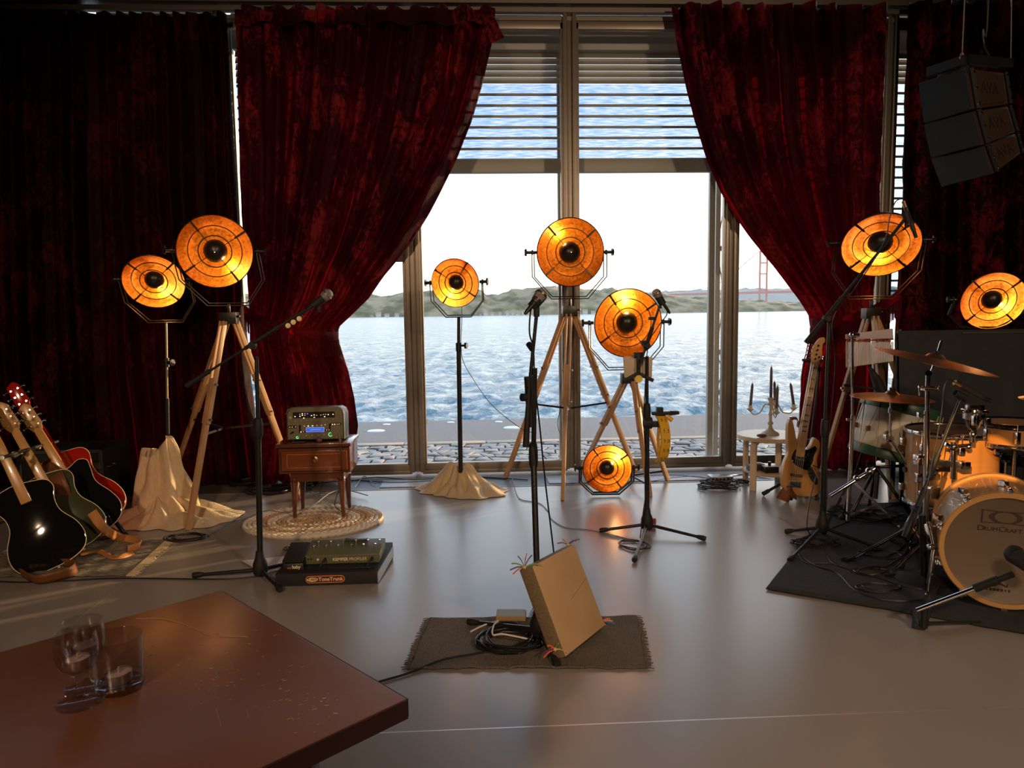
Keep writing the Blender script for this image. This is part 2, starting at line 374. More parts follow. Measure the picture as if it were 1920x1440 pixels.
# lattice upright outside the right-hand door
lp = S(1341, 800, 6.7); lq = S(1366, 800, 6.7)
t = thing('lattice_post', 'slim steel lattice upright outside the glass, left of the right-hand mullion', 'post', (lp.x, 6.7, -.12))
mk('upright', B().box((lp.x, 6.7, 1.75), (.045, .04, 3.74)), 'slatmetal', t, bevel=.003)
mk('upright', B().box((lq.x, 6.7, 1.75), (.045, .04, 3.74)), 'slatmetal', t, bevel=.003)
zr = [-.1, .55, S(1350, 660, 6.7).z, S(1350, 466, 6.7).z, 2.75, 3.5]
for z in zr[1:]: mk('rung', B().box(((lp.x+lq.x)/2, 6.7, z), (lq.x-lp.x, .03, .045)), 'slatmetal', t, smooth=False)
for a, b_ in zip(zr, zr[1:]):
    mk('brace', B().cyl((lp.x, 6.7, a), (lq.x, 6.7, b_), .005, seg=6).cyl((lq.x, 6.69, a), (lp.x, 6.69, b_), .005, seg=6), 'slatmetal', t)
# handle plate on the left mullion edge: yellow warning tape
t = mk('warning_tape', B(), None); bpy.data.objects.remove(t)
M['yellow'] = mat('yellow_tape', (.85, .55, .05), .4, noise_=(30, (.95, .7, .1), .4))
b = B(); x = MX[2][0]+.075
for k in range(9): b.box((x+rnd.uniform(-.003, .003), WY+.04, .25+k*.085), (.012, .006, .05))
tag(mk('warning_tape', b, 'yellow', smooth=False), 'broken yellow warning tape stuck along the left mullion edge', 'tape')

# ================================================================== OUTSIDE
M['cobbleA'] = mat('grey_basalt', (.24, .235, .225), .55, noise_=(25, (.36, .34, .31), .5), bump=(40, .4))
M['cobbleB'] = mat('pale_granite', (.36, .33, .29), .6, noise_=(20, (.48, .44, .38), .5), bump=(40, .4))
M['cobbleC'] = mat('dark_basalt', (.15, .15, .15), .5, noise_=(25, (.22, .215, .21), .5), bump=(40, .4))
M['grout'] = mat('sandy_joint', (.20, .175, .14), .9, noise_=(30, (.15, .13, .11), .5), bump=(60, .5))
M['asphalt'] = mat('quay_asphalt', (.21, .19, .18), .8, noise_=(40, (.27, .25, .235), .5), bump=(90, .3))
M['kerb'] = mat('limestone_kerb', (.55, .47, .34), .8, noise_=(12, (.42, .36, .27), .5), bump=(40, .3))
cg = thing('cobbled_apron', '', '', (1, 7, -.12)); del cg['category']; del cg['label']; cg['kind'] = 'structure'
GZ = -.12; KY = 8.0
mk('bedding', B().box((1, (6.1+KY)/2, GZ-.05), (40, KY-6.1, .07)), 'grout', cg, smooth=False)
rows = 12; step = (KY-6.12)/rows; cw = .17; cells = []
jit = {}
def J(i, j):
    if (i, j) not in jit: jit[(i, j)] = (rnd.uniform(-.05, .05), rnd.uniform(-.05, .05))
    return jit[(i, j)]
def cobble(b, i, j, org=None):
    sh = .5*cw*(j % 2); c4 = []
    for (a, c) in ((i, j), (i+.5, j), (i+1, j), (i+1, j+1), (i+.5, j+1), (i, j+1)):
        dx, dy = J(round(a*2), c) if c else (0, 0)
        c4.append((-3.6+a*cw+sh*0+dx+(j*.083), 6.12+c*step+dy))
    cx = sum(p[0] for p in c4)/6; cy = sum(p[1] for p in c4)/6; k = .93+rnd.uniform(-.05, .02); h = rnd.uniform(.002, .016)
    o = org if org else (0, 0)
    base = [(cx+(x-cx)*k-o[0]*0, cy+(y-cy)*k, GZ-.02) for x, y in c4]; mid = [(cx+(x-cx)*k*.96, cy+(y-cy)*k*.96, GZ+h*.6) for x, y in c4]; top = [(cx+(x-cx)*k*.74, cy+(y-cy)*k*.74, GZ+h+rnd.uniform(-.002, .002)) for x, y in c4]
    n = 6; vs = base+mid+top
    b.add(vs, [(a, (a+1) % n, n+(a+1) % n, n+a) for a in range(n)]+[(n+a, n+(a+1) % n, 2*n+(a+1) % n, 2*n+a) for a in range(n)]+[tuple(range(2*n, 3*n))])
    return cx, cy
cnt = 0; rest = {'cobbleA': B(), 'cobbleB': B(), 'cobbleC': B()}
for j in range(rows):
    for i in range(0, 60):
        mt = rnd.choices(['cobbleA', 'cobbleB', 'cobbleC'], (5, 3, 2))[0]
        xa = -3.6+i*cw+j*.083; vis = (-1.35 < xa < 3.7)
        if vis and cnt < 300 and j < 11:
            b = B(); cobble(b, i, j); mk('cobblestone', b, mt, cg); cnt += 1
        else: cobble(rest[mt], i, j)
for k in rest: mk('cobbles_beyond', rest[k], k, cg, kind='stuff')
for i in range(24): struct('kerb', B().box((-8+i*.9+.45, KY+.07, GZ-.03), (.89, .14, .09)), 'kerb', bevel=.008) if i == 0 else None
kb = [o for o in scene.objects if o.name == 'kerb'][0]; bpy.data.objects.remove(kb)
kb = thing('kerb', '', '', (1, KY, GZ)); del kb['category']; del kb['label']; kb['kind'] = 'structure'
for i in range(24): mk('kerbstone', B().box((-8+i*.9+.45, KY+.07, GZ-.028), (.885, .14, .09)), 'kerb', kb, bevel=.008)
QE = 9.9
struct('ground_quay', B().box((5, (KY+.14+QE)/2, GZ-.35), (80, QE-KY-.14, .7)), 'asphalt', smooth=False)
M['cover'] = mat('pale_metal_cover', (.75, .72, .66), .35, .4, bump=(40, .2))
for k, (px, py) in enumerate(((960, 802), (705, 808), (935, 791), (845, 792), (790, 789), (725, 796))):
    p = G(px, py, GZ); rr = .11 if k < 2 else .05
    tag(mk('ground_marker', B().lathe([(0, .006), (rr*.9, .006), (rr, 0)], (p.x, p.y, GZ), seg=20), 'cover'),
        ['large round pale cover in the quay, right of the black lamp pole', 'large round pale cover in the quay beside the left curtain', 'small pale disc at the quay edge right of the black pole', 'small pale disc at the quay edge left of the black pole', 'small pale disc at the quay edge by the left mullion', 'small pale disc at the quay edge near the left curtain'][k], 'cover', 'pale discs set in the quay')
# sea
def sea():
    m = bpy.data.materials.new('river_water'); m.use_nodes = True; nt = m.node_tree; N = nt.nodes; L = nt.links; b = N['Principled BSDF']
    b.inputs['Specular IOR Level'].default_value = .22; b.inputs['Roughness'].default_value = .16; b.inputs['IOR'].default_value = 1.33
    tc = N.new('ShaderNodeTexCoord')
    def nz(sc, st, det):
        mp = N.new('ShaderNodeMapping'); mp.inputs['Scale'].default_value = st; L.new(tc.outputs['Object'], mp.inputs[0])
        n = N.new('ShaderNodeTexNoise'); n.inputs['Scale'].default_value = sc; n.inputs['Detail'].default_value = det; n.inputs['Roughness'].default_value = .6; n.inputs['Distortion'].default_value = .4; L.new(mp.outputs[0], n.inputs[0]); return n
    a = nz(2.0, (1, .75, 1), 8); c = nz(.40, (1, .6, 1), 8); ad = N.new('ShaderNodeMath'); ad.operation = 'MULTIPLY_ADD'; ad.inputs[1].default_value = 4.0
    L.new(c.outputs['Fac'], ad.inputs[0]); L.new(a.outputs['Fac'], ad.inputs[2])
    bp = N.new('ShaderNodeBump'); bp.inputs['Strength'].default_value = .9; bp.inputs['Distance'].default_value = .30; L.new(ad.outputs[0], bp.inputs['Height']); L.new(bp.outputs[0], b.inputs['Normal'])
    f = nz(1.15, (1, .55, 1), 12); r = N.new('ShaderNodeValToRGB'); r.color_ramp.elements[0].position = .49; r.color_ramp.elements[1].position = .62
    r.color_ramp.elements[0].color = (.040, .165, .245, 1); r.color_ramp.elements[1].color = (.42, .50, .52, 1); L.new(f.outputs['Fac'], r.inputs[0]); L.new(r.outputs[0], b.inputs['Base Color'])
    return m
M['sea'] = sea()
SZ = -1.9
def seafn(u, v):
    y = QE+.1+ (1900)*(v**4.2)+v*20; x = (u-.5)*(30+y*2.4)+y*.12
    a = min(1, 60/(y))*1.0
    h = .10*noise.noise((x*.35, y*.55, 0))+.12*noise.noise((x*.9+3, y*1.6, 2))+.08*noise.noise((x*2.4, y*3.2, 5))
    h = h+.05*(1-abs(noise.noise((x*.6, y*1.1, 9)))*2)
    return (x, y, SZ+h*a)
struct('sea', B().grid(seafn, 420, 330), 'sea', ang=180)
# far shore
def hillmat(name, a, b, c):
    return mat(name, a, .95, noise_=(.022, b, .35), bump=(.05, 1.0))
M['hill'] = mat('scrub_hillside', (.17, .145, .07), .95, noise_=(.035, (.42, .32, .19), .22), bump=(.08, 1.0))
M['hill2'] = mat('hazy_far_hillside', (.46, .41, .34), .95, noise_=(.01, (.50, .45, .37), .4))  # distance haze is put into this paler base colour
M['cliff'] = mat('ochre_cliff', (.55, .40, .26), .95, noise_=(.05, (.40, .33, .24), .4))
HY = 1500.
def ridge(name, prof, Y, depth, mt, amp=4):
    # prof: surveyed skyline (px, py)
    pts = [S(px, py, Y) for px, py in prof]
    def top(x):
        for a, b_ in zip(pts, pts[1:]):
            if a.x <= x <= b_.x: return a.z+(b_.z-a.z)*(x-a.x)/(b_.x-a.x)
        return pts[0].z if x < pts[0].x else pts[-1].z
    xa, xb = pts[0].x, pts[-1].x
    def fn(u, v):
        x = xa+(xb-xa)*u; h = top(x)-SZ
        prof_ = math.sin(min(1, v*1.5)*PI/2)**.8 if v < .667 else 1-(v-.667)*1.2
        n = noise.noise((x*.02, v*6, 3))*.16+noise.noise((x*.06, v*18, 3))*.08
        zz = h*max(0, prof_*(1+n*(v < .6)))+noise.noise((x*.09, v*9, 7))*amp*(v > .2)
        return (x, Y-depth*(.667-v), SZ+zz-(2 if v == 0 else 0))
    return struct(name, B().grid(fn, 260, 24), mt, ang=180)
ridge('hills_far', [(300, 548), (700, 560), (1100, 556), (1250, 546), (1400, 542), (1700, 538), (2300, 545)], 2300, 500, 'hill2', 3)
ridge('hills_near', [(-300, 560), (400, 552), (640, 552), (700, 553), (716, 556), (740, 553), (790, 547), (830, 546), (900, 542), (912, 553), (930, 552), (955, 547), (990, 540), (1030, 537), (1060, 539), (1100, 545), (1150, 545), (1235, 552), (1300, 557), (1380, 563), (1500, 568), (1700, 574)], 1500, 220, 'hill')
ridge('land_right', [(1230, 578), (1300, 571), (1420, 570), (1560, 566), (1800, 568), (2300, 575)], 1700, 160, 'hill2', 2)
M['hwhite'] = mat('whitewash', (.62, .56, .47), .8, noise_=(.3, (.52, .47, .40), .5))
M['htile'] = mat('clay_roof', (.55, .28, .18), .8, noise_=(.3, (.48, .25, .17), .5))
M['hpane'] = mat('dark_pane', (.10, .11, .12), .2, noise_=(1, (.14, .15, .16), .5))
hs = []
zones = [(690, 765, 5, 'by the left mullion'), (895, 990, 8, 'under the hill between lamp pole and microphone'), (1078, 1122, 3, 'right of the tall wooden tripod'), (1262, 1335, 4, 'left of the lattice post')]
for (xa_, xb_, n_, wh) in zones:
    for k in range(n_):
        px = xa_+(xb_-xa_)*(k+.5+.22*math.sin(k*5.1))/n_; up = (k*37 % 10)/10*3; p = S(px, 583, 1290 if px < 1240 else 1530); w_ = (xb_-xa_)/n_*.92*(.35+.3*((k*29) % 5)/5); d_ = 9; h_ = 2.2+((k*53) % 7)*.45; z0 = SZ+up*1.6
        t = thing('house', ['leftmost', 'second', 'third', 'fourth', 'fifth', 'sixth', 'seventh', 'rightmost'][k if k < n_-1 else 7]+' small pale far-shore house of the row '+wh, 'house', (p.x, p.y, z0), 'far-shore houses '+wh)
        mk('walls', B().box((p.x, p.y, z0+h_/2-3), (w_, d_, h_+6)), 'hwhite', t, smooth=False)
        rb = B(frameM((p.x-w_/2-.2, p.y, z0+h_), (0, 1, 0), (0, 0, 1))); rb.prism([(-d_/2-.5, 0), (d_/2+.5, 0), (0, 1.3)], 0, w_+.4); mk('roof', rb, 'htile', t, smooth=False)
        for q in range(2): mk('window', B().box((p.x-w_*.25+q*w_*.5, p.y-d_/2-.05, z0+h_*.55), (.9, .2, 1.1)), 'hpane', t, smooth=False)
# suspension bridge
M['bridge'] = mat('red_bridge_steel', (.55, .26, .20), .7, noise_=(.2, (.60, .32, .25), .5))
bt = S(1431, 580, 1650); t = thing('suspension_bridge', 'hazy red suspension bridge tower and deck across the river, beyond the right curtain', 'bridge', (bt.x, 1650, SZ))
xl_, xr_ = S(1424, 560, 1650).x, S(1437, 560, 1650).x; tz = S(1431, 470, 1650).z; dz = S(1431, 547, 1650).z
for x in (xl_, xr_): mk('tower_leg', B().box((x, 1650, (tz+SZ)/2-4), (3.2, 4, tz-SZ+8)), 'bridge', t, smooth=False)
for f in (.35, .62, .8, .98): mk('cross_beam', B().box(((xl_+xr_)/2, 1650, SZ+(tz-SZ)*f), (xr_-xl_, 3, 3)), 'bridge', t, smooth=False)
mk('deck', B().bar(S(1250, 553, 1900), S(1560, 545, 1550), 6, 5, (0, 1, 0)), 'bridge', t, smooth=False)
mk('main_cable', B().tube(spl([S(1250, 549, 1900), S(1340, 535, 1780), (xl_, 1650, tz)], 10), .8, 6).tube(spl([(xr_, 1650, tz), S(1520, 520, 1600), S(1600, 538, 1540)], 10), .8, 6), 'bridge', t)
# silo on the quay across
p = S(1408, 580, 1560)
t = thing('warehouse', 'pale yellow riverside warehouse with a short tower, left of the bridge tower', 'building', (p.x, p.y, SZ))
mk('hall', B().box((p.x, p.y, SZ+6), (28, 12, 18)), 'hwhite', t, smooth=False); mk('tower', B().box((p.x-3, p.y-1, SZ+14), (7, 8, 30)), 'hwhite', t, smooth=False)
mk('roof', B(frameM((p.x-15, p.y, SZ+15), (0, 1, 0), (0, 0, 1))).prism([(-7, 0), (7, 0), (0, 4)], 0, 30), 'htile', t, smooth=False)

# ================================================================== CURTAINS
CY = 5.86
def curtain(name, label, tab, n, amp, mt, Y=CY, seed=0, hem=.02, nu=240, nv=120, tiez=None, group=None):
    zs = tab[0][0], tab[-1][0]
    def fn(u, v):
        z = zs[0]+(zs[1]-zs[0])*v; a, c = lerp_table(tab, z)
        w_ = c-a; ph = 2*PI*n*(u+.012*noise.noise((u*9, z*.8, seed)))+1.5*noise.noise((u*5, z*.35, seed+4))
        A = amp*min(1, (w_/1.4)**.6)*(.55+.6*abs(noise.noise((u*7, z*.3, seed+9)))+.3)
        if tiez is not None: A *= .35+.65*min(1, abs(z-tiez)/.7)
        y = Y+A*math.sin(ph)+A*.35*math.sin(ph*2.3+seed)+.018*noise.noise((u*46, z*3.5, seed))+.008*noise.noise((u*90, z*12, seed))
        x = a+w_*u+A*.35*math.cos(ph)*(0 < u < 1)
        if tiez is not None: y -= .10*math.exp(-((z-tiez)/.30)**2)*math.sin(PI*u)
        if v > .985: z += hem*noise.noise((u*14, 3, seed))*2
        return (x, y, z)
    t = thing(name, label, 'curtain', ((tab[0][1]+tab[0][2])/2, Y, 0), group or 'red velvet curtains')
    mk('drape', B().grid(fn, nu, nv), mt, t, ang=180)
    return t
def tb(rows, Y=CY):
    out = []
    for py, xl, xr in rows:
        a, c = S(xl, py, Y), S(xr, py, Y); out.append(((a.z+c.z)/2, a.x, c.x))
    return out
grp = 'red velvet curtains'
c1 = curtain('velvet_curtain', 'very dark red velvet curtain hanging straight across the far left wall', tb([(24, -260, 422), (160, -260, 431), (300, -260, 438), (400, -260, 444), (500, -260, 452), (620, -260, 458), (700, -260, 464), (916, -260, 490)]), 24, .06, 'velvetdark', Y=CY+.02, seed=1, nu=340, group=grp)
c2 = curtain('velvet_curtain', 'wide red velvet curtain tied back left of the open window', tb([(16, 438, 925), (70, 440, 922), (160, 444, 901), (230, 446, 880), (300, 449, 851), (350, 451, 826), (400, 453, 800), (460, 458, 764), (520, 465, 716), (560, 468, 690), (595, 470, 655), (615, 470, 634), (640, 470, 634), (660, 473, 640), (700, 478, 652), (750, 484, 662), (800, 488, 668), (850, 490, 662), (890, 490, 640), (905, 492, 612)]), 11, .085, 'velvet', seed=2, tiez=1.18, hem=.05, group=grp)
c3 = curtain('velvet_curtain', 'red velvet curtain tied back on the right side of the open window', tb([(12, 1258, 1655), (90, 1270, 1652), (160, 1286, 1650), (230, 1303, 1646), (300, 1326, 1644), (360, 1352, 1642), (420, 1390, 1640), (470, 1428, 1638), (520, 1467, 1636), (560, 1497, 1634), (590, 1516, 1632), (620, 1520, 1630), (650, 1512, 1630), (700, 1504, 1632), (800, 1500, 1634), (860, 1500, 1636), (884, 1504, 1636)]), 9, .08, 'velvet', seed=3, tiez=1.22, hem=.04, group=grp)
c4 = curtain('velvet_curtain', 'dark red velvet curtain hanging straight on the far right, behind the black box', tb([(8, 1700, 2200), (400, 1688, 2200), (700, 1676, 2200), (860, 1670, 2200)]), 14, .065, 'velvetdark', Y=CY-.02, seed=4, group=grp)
M['velvetmid'] = velvet('shadowed_red_velvet', (.010, .0008, .0015), (.15, .010, .012), .12, .0)  # darker copy of the curtain velvet, shade put into its colour
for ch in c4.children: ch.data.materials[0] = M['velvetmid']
# header tape with the drooping folded corners
mk('heading', B().grid(lambda u, v: V(S(440+485*u, 18+ (26+5*math.sin(u*40))*v, CY-.10-.02*math.sin(u*34))), 90, 4), 'velvet', c2, ang=180)
mk('folded_corner', B().add([S(920, 16, CY-.11), S(945, 70, CY-.11), S(921, 82, CY-.11), S(900, 30, CY-.13), S(930, 60, CY-.15)], [(0, 1, 4), (1, 2, 4), (2, 3, 4), (3, 0, 4)]), 'velvet', c2, ang=180)
def tieband(cur, path, h, fl, mt, seed):
    # path: list of world points (top edge) ; fringe hangs below
    P = spl(path, 10); n = len(P)-1
    def band(u, v):
        i = min(int(u*n), n-1); p = P[i].lerp(P[i+1], u*n-i); return (p.x, p.y-.012*math.sin(v*PI), p.z-h*v)
    t = mk('tieback_band', B().grid(band, 60, 6), mt, cur, ang=180)
    fb = B(); N_ = 110
    for k in range(N_):
        u = (k+.5)/N_*.93; i = min(int(u*n), n-1); p = P[i].lerp(P[i+1], u*n-i); sw = math.sin(k*1.7)*.004
        fb.bar((p.x, p.y-.006, p.z-h+.004), (p.x+sw+.006*math.sin(u*9), p.y-.010+rnd.uniform(-.004, .004), p.z-h-fl*rnd.uniform(.92, 1.05)), .006, .004)
    mk('fringe', fb, mt, t, kind='stuff', smooth=False)
YB = CY-.17
M['band'] = velvet('tieback_velvet', (.05, .002, .004), (.14, .006, .010), .4, .18)
tieband(c2, [S(457, 571, CY-.02), S(482, 588, YB), S(520, 603, YB-.03), S(570, 615, YB-.04), S(610, 622, YB), S(634, 621, CY-.04), S(630, 620, CY+.05)], .07, .125, 'band', 1)
tieband(c3, [S(1690, 540, CY+.0), S(1660, 560, YB), S(1620, 580, YB-.03), S(1580, 592, YB-.04), S(1545, 597, YB), S(1520, 597, CY-.05), S(1522, 596, CY+.05)], .085, .12, 'band', 2)
tag(mk('tieback_hook', B().tube([S(455, 572, CY-.01), S(448, 570, CY+.05), S(446, 574, CY+.15)], .006, 6), 'nickel'), 'small metal hook holding the tieback of the left curtain', 'hook')
# ================================================================== STAGE LAMPS
def foil():
    m = bpy.data.materials.new('gold_leaf_reflector'); m.use_nodes = True; nt = m.node_tree; N = nt.nodes; L = nt.links; b = N['Principled BSDF']
    tc = N.new('ShaderNodeTexCoord'); n = N.new('ShaderNodeTexNoise'); n.inputs['Scale'].default_value = 55; n.inputs['Detail'].default_value = 8; n.inputs['Roughness'].default_value = .7; L.new(tc.outputs['Object'], n.inputs[0])
    r = N.new('ShaderNodeValToRGB'); r.color_ramp.elements[0].position = .36; r.color_ramp.elements[1].position = .58; r.color_ramp.elements[0].color = (.55, .14, .004, 1); r.color_ramp.elements[1].color = (.98, .36, .016, 1)
    L.new(n.outputs['Fac'], r.inputs[0]); L.new(r.outputs[0], b.inputs['Base Color']); b.inputs['Metallic'].default_value = .45; b.inputs['Roughness'].default_value = .36
    bp = N.new('ShaderNodeBump'); bp.inputs['Strength'].default_value = .9; bp.inputs['Distance'].default_value = .006; L.new(n.outputs['Fac'], bp.inputs['Height']); L.new(bp.outputs[0], b.inputs['Normal'])
    return m
M['foil'] = foil()
M['bulb'] = mat('warm_bulb', (1, .8, .5), .3, emit=((1, .55, .16), 9.0))
M['lampblack'] = mat('lamp_black_enamel', (.018, .014, .010), .35, bump=(60, .06))
M['wire'] = mat('dark_bronze_wire', (.10, .075, .05), .35, .9, bump=(60, .05))
def satellite(t, c, R, yaw, pitch, roll=45, watts=3.0, boff=(0.25, -.35), ybase=None, drop=1.12, deep=.40, floor=False):
    """dish lamp head: c = centre of the rim, yaw/pitch in degrees from facing -y (yaw + = towards +x, pitch + = down)"""
    c = V(c); ya, pi_ = math.radians(yaw), math.radians(pitch)
    a = V((math.sin(ya)*math.cos(pi_), -math.cos(ya)*math.cos(pi_), -math.sin(pi_)))       # facing
    side = V((math.cos(ya), math.sin(ya), 0)); up = side.cross(-a) if side.cross(-a).z > 0 else -side.cross(-a)
    bk = -a
    dish = mk('dish', B().lathe([(R*1.0, 0), (R*1.025, .004), (R*1.02, R*.03), (R*.93, deep*R*.55), (R*.70, deep*R*.95), (R*.30, deep*R*1.12), (0, deep*R*1.14)], c, bk, 48), 'lampblack', t)
    pr = [(R*.995, .002), (R*.95, deep*R*.25), (R*.84, deep*R*.50), (R*.72, deep*R*.62), (R*.715, deep*R*.70), (R*.58, deep*R*.84), (R*.45, deep*R*.90), (R*.445, deep*R*.98), (R*.25, deep*R*1.02), (0, deep*R*1.04)]
    mk('reflector', B().lathe(pr, c, bk, 64), 'foil', dish, ang=60)
    def disk(r, h, ang): return c+bk*h+(side*math.cos(ang)+up*math.sin(ang))*r
    for rr, h in ((.71, .16), (.44, .10)):
        mk('ring', B().tube([disk(R*rr, R*deep*h, 2*PI*k/48) for k in range(48)], .0034, 6, closed=True), 'wire', dish)
    for k in range(4):
        an = math.radians(roll+90*k)
        mk('strut', B().bar(disk(R*1.0, -.002, an), disk(R*.66, R*.02, an), R*.055, .004, up.cross(a)*math.sin(an)*-1+up*math.cos(an)).cyl(disk(R*.66, R*.02, an), disk(R*.28, R*.03, an), .0022, seg=6).cyl(disk(R*.97, -.004, an), disk(R*.97, .03, an), .006, seg=8), 'wire', dish)
    cap = B(); cap.lathe([(R*.01, -R*.17), (R*.10, -R*.155), (R*.20, -R*.11), (R*.29, -R*.01), (R*.325, R*.10), (R*.31, R*.16), (R*.29, R*.16), (0, R*.12)], c+bk*R*.07, bk, 32)
    mk('cap', cap, 'lampblack', dish)
    bc = c+bk*R*deep*.62+side*R*boff[0]+up*R*boff[1]
    mk('bulb', B().ball(c+bk*R*deep*.6, R*.085, 12, (1, 1, 1)).cyl(c+bk*R*deep*1.0, c+bk*R*deep*.6, R*.06, seg=10), 'bulb', dish)
    l = bpy.data.lights.new('lamp_bulb_light', 'POINT'); l.energy = watts*.30; l.color = (1, .60, .24); l.shadow_soft_size = R*.10
    lo = bpy.data.objects.new('lamp_bulb_light', l); scene.collection.objects.link(lo); lo.location = bc
    # yoke : twin wires bent to a half octagon
    yw = V((side.x, side.y, 0)).normalized(); pc = c+bk*R*.22; dn = V((0, 0, -1)); fr = V((-yw.y, yw.x, 0))
    if ybase is None: ybase = pc+dn*R*drop
    dr = (pc-ybase).z; lean = V((ybase.x-pc.x, ybase.y-pc.y, 0))
    yb = B()
    for o_, sc in ((-.010, 1.0), (.012, .93)):
        P = []
        for s_, ex, dz in ((-1, 1.14*sc, -.02), (-1, 1.14*sc, .52), (-1, .56*sc, 1.0), (1, .56*sc, 1.0), (1, 1.14*sc, .52), (1, 1.14*sc, -.02)):
            P.append(pc+yw*(s_*R*ex)+dn*(dr*dz*(1 if dz < .9 else 1-(1-sc)*.7))+lean*max(0, dz)+fr*o_)
        yb.tube(P, .0042 if not floor else .007, 6)
    mk('yoke', yb, 'wire' if not floor else 'lampblack', t)
    for s_ in (-1, 1):
        mk('pivot_knob', B().cyl(pc+yw*s_*R*1.0, pc+yw*s_*R*1.32, .011, seg=12).cyl(pc+yw*s_*R*1.30, pc+yw*s_*R*1.36, .028, .022, seg=14).cyl(pc+yw*s_*R*1.10, pc+yw*s_*R*1.15, .018, seg=12), 'lampblack', t)
    return ybase

def wood_tripod(t, top, feet, split=.46, brace=.50, head=.05, flip=1.0):
    top = V(top)
    mk('mount', B().box(top+V((0, 0, -.03)), (head*2.2, head*1.5, .075)).cyl(top+V((0, 0, 0)), top+V((0, 0, .06)), .012, seg=12).cyl(top+V((head*1.0, -.01, -.02)), top+V((head*1.5, -.02, -.02)), .008, seg=8), 'lampblack', t, bevel=.004)
    knees = []
    for i, f in enumerate(feet):
        f = V(f); d = (f-top); hd = V((d.x, d.y, 0)).normalized(); tang = V((-hd.y, hd.x, 0)); s0 = top+hd*head*.9+V((0, 0, -.05)); kn = s0.lerp(f, split); knees.append(s0.lerp(f, brace))
        lg = mk('leg', B().bar(s0+tang*.016, kn+tang*.019, .013, .030, tang).bar(s0-tang*.016, kn-tang*.019, .013, .030, tang), 'wood', t, bevel=.0015)
        ax = (f-s0).normalized(); mk('lower_leg', B().bar(s0.lerp(f, split-.22), f-V((0, 0, 0)), .024, .036, tang, .024, .036), 'wood', lg, bevel=.0015)
        for q in (split-.19, split-.02): mk('clamp_screw', B().cyl(s0.lerp(f, q)-tang*.036, s0.lerp(f, q)+tang*.036, .006, seg=10).cyl(s0.lerp(f, q)+tang*.03, s0.lerp(f, q)+tang*.042, .010, seg=10), 'nickel', lg)
    c = sum(knees, V((0, 0, 0)))/3
    for k in knees: mk('spreader', B().bar(c+(k-c)*.05+V((0, 0, -.02)), k, .014, .010, (0, 0, 1)), 'black', t, smooth=False)
    return knees

# d : tall tripod in the centre
t = thing('studio_lamp', 'gold dish lamp facing forward on tall wooden tripod before the central mullion', 'floor lamp', (.69, 5.40, 0), 'gold dish studio lamps')
c = S(1070, 473, 5.33); yb = satellite(t, c, .24, 3, 4, 42, 5, (-.3, .5), ybase=V((c.x, 5.40, c.z-.33)))
wood_tripod(t, yb+V((0, 0, -.06)), [G(1055, 938), G(948, 893)+V((0, -.02, 0)), G(1192, 888)], .5, .53)
LAMPD = t
# e : lower tripod lamp to the right of centre
t = thing('studio_lamp', 'brightly lit gold dish lamp on low wooden tripod, behind the microphone stand with yellow tambourine', 'floor lamp', (1.15, 5.2, 0), 'gold dish studio lamps')
c = S(1178, 606, 5.12); yb = satellite(t, c, .236, 3, 6, 35, 9, (0.0, .55), ybase=V((c.x, 5.2, c.z-.33)))
wood_tripod(t, yb+V((.02, 0, -.03)), [G(1218, 930), G(1252, 900), G(1088, 886)], .45, .9)
# g : tall tripod behind the drums
t = thing('studio_lamp', 'gold dish lamp tilted down on tall wooden tripod behind the chimes', 'floor lamp', (2.75, 5.15, 0), 'gold dish studio lamps')
c = S(1652, 461, 5.0); yb = satellite(t, c, .250, -20, 38, 45, 5, (0, -.5), ybase=V((c.x, 5.1, c.z-.36)))
wood_tripod(t, yb+V((0, 0, -.07)), [G(1672, 937), G(1540, 886), G(1756, 886)], .45, .5)
# b : tall tripod on the left
t = thing('studio_lamp', 'large gold dish lamp angled left on tall wooden tripod beside the left curtain', 'floor lamp', (-1.66, 4.9, 0), 'gold dish studio lamps')
c = S(403, 472, 4.72); yb = satellite(t, c, .222, 14, 12, 35, 5, (.42, -.45), ybase=V((c.x+.02, 4.86, c.z-.33)))
wood_tripod(t, yb+V((0, 0, -.05)), [G(353, 994), G(566, 936), G(333, 902)+V((0, -.15, 0))], .50, .55)
# a : metal pole lamp, far left
M['greybrass'] = mat('brushed_tube', (.55, .46, .30), .3, 1.0, bump=(60, .05))
t = thing('studio_lamp', 'small gold dish lamp tilted down on a thin metal pole, leftmost of the lamps', 'floor lamp', (-2.25, 5.0, 0), 'gold dish studio lamps')
c = S(288, 529, 4.9); yb = satellite(t, c, .186, 12, 30, 45, 4, (.2, -.5), ybase=V((c.x+.03, 4.98, c.z-.26)), deep=.42)
pb = S(318, 990, 5.0); pb.z = .02
mk('upper_pole', B().cyl(yb, yb.lerp(pb, .42), .0095, seg=12), 'greybrass', t); mk('lower_pole', B().cyl(yb.lerp(pb, .40), pb, .0155, seg=12), 'black', t)
q = yb.lerp(pb, .21)
mk('collar', B().cyl(q+V((0, 0, .03)), q-V((0, 0, .03)), .019, seg=12).cyl(q, q+V((.04, -.02, 0)), .012, seg=10).cyl(q+V((.04, -.02, 0)), q+V((.05, -.025, 0)), .022, seg=12), 'black', t)
mk('base_leg', B().bar(pb+V((0, 0, .02)), pb+V((-.3, -.2, -.015)), .03, .008).bar(pb+V((0, 0, .02)), pb+V((.3, -.15, -.015)), .03, .008).bar(pb+V((0, 0, .02)), pb+V((0, .3, -.015)), .03, .008), 'black', t, smooth=False)
LAMPA = (yb, pb)
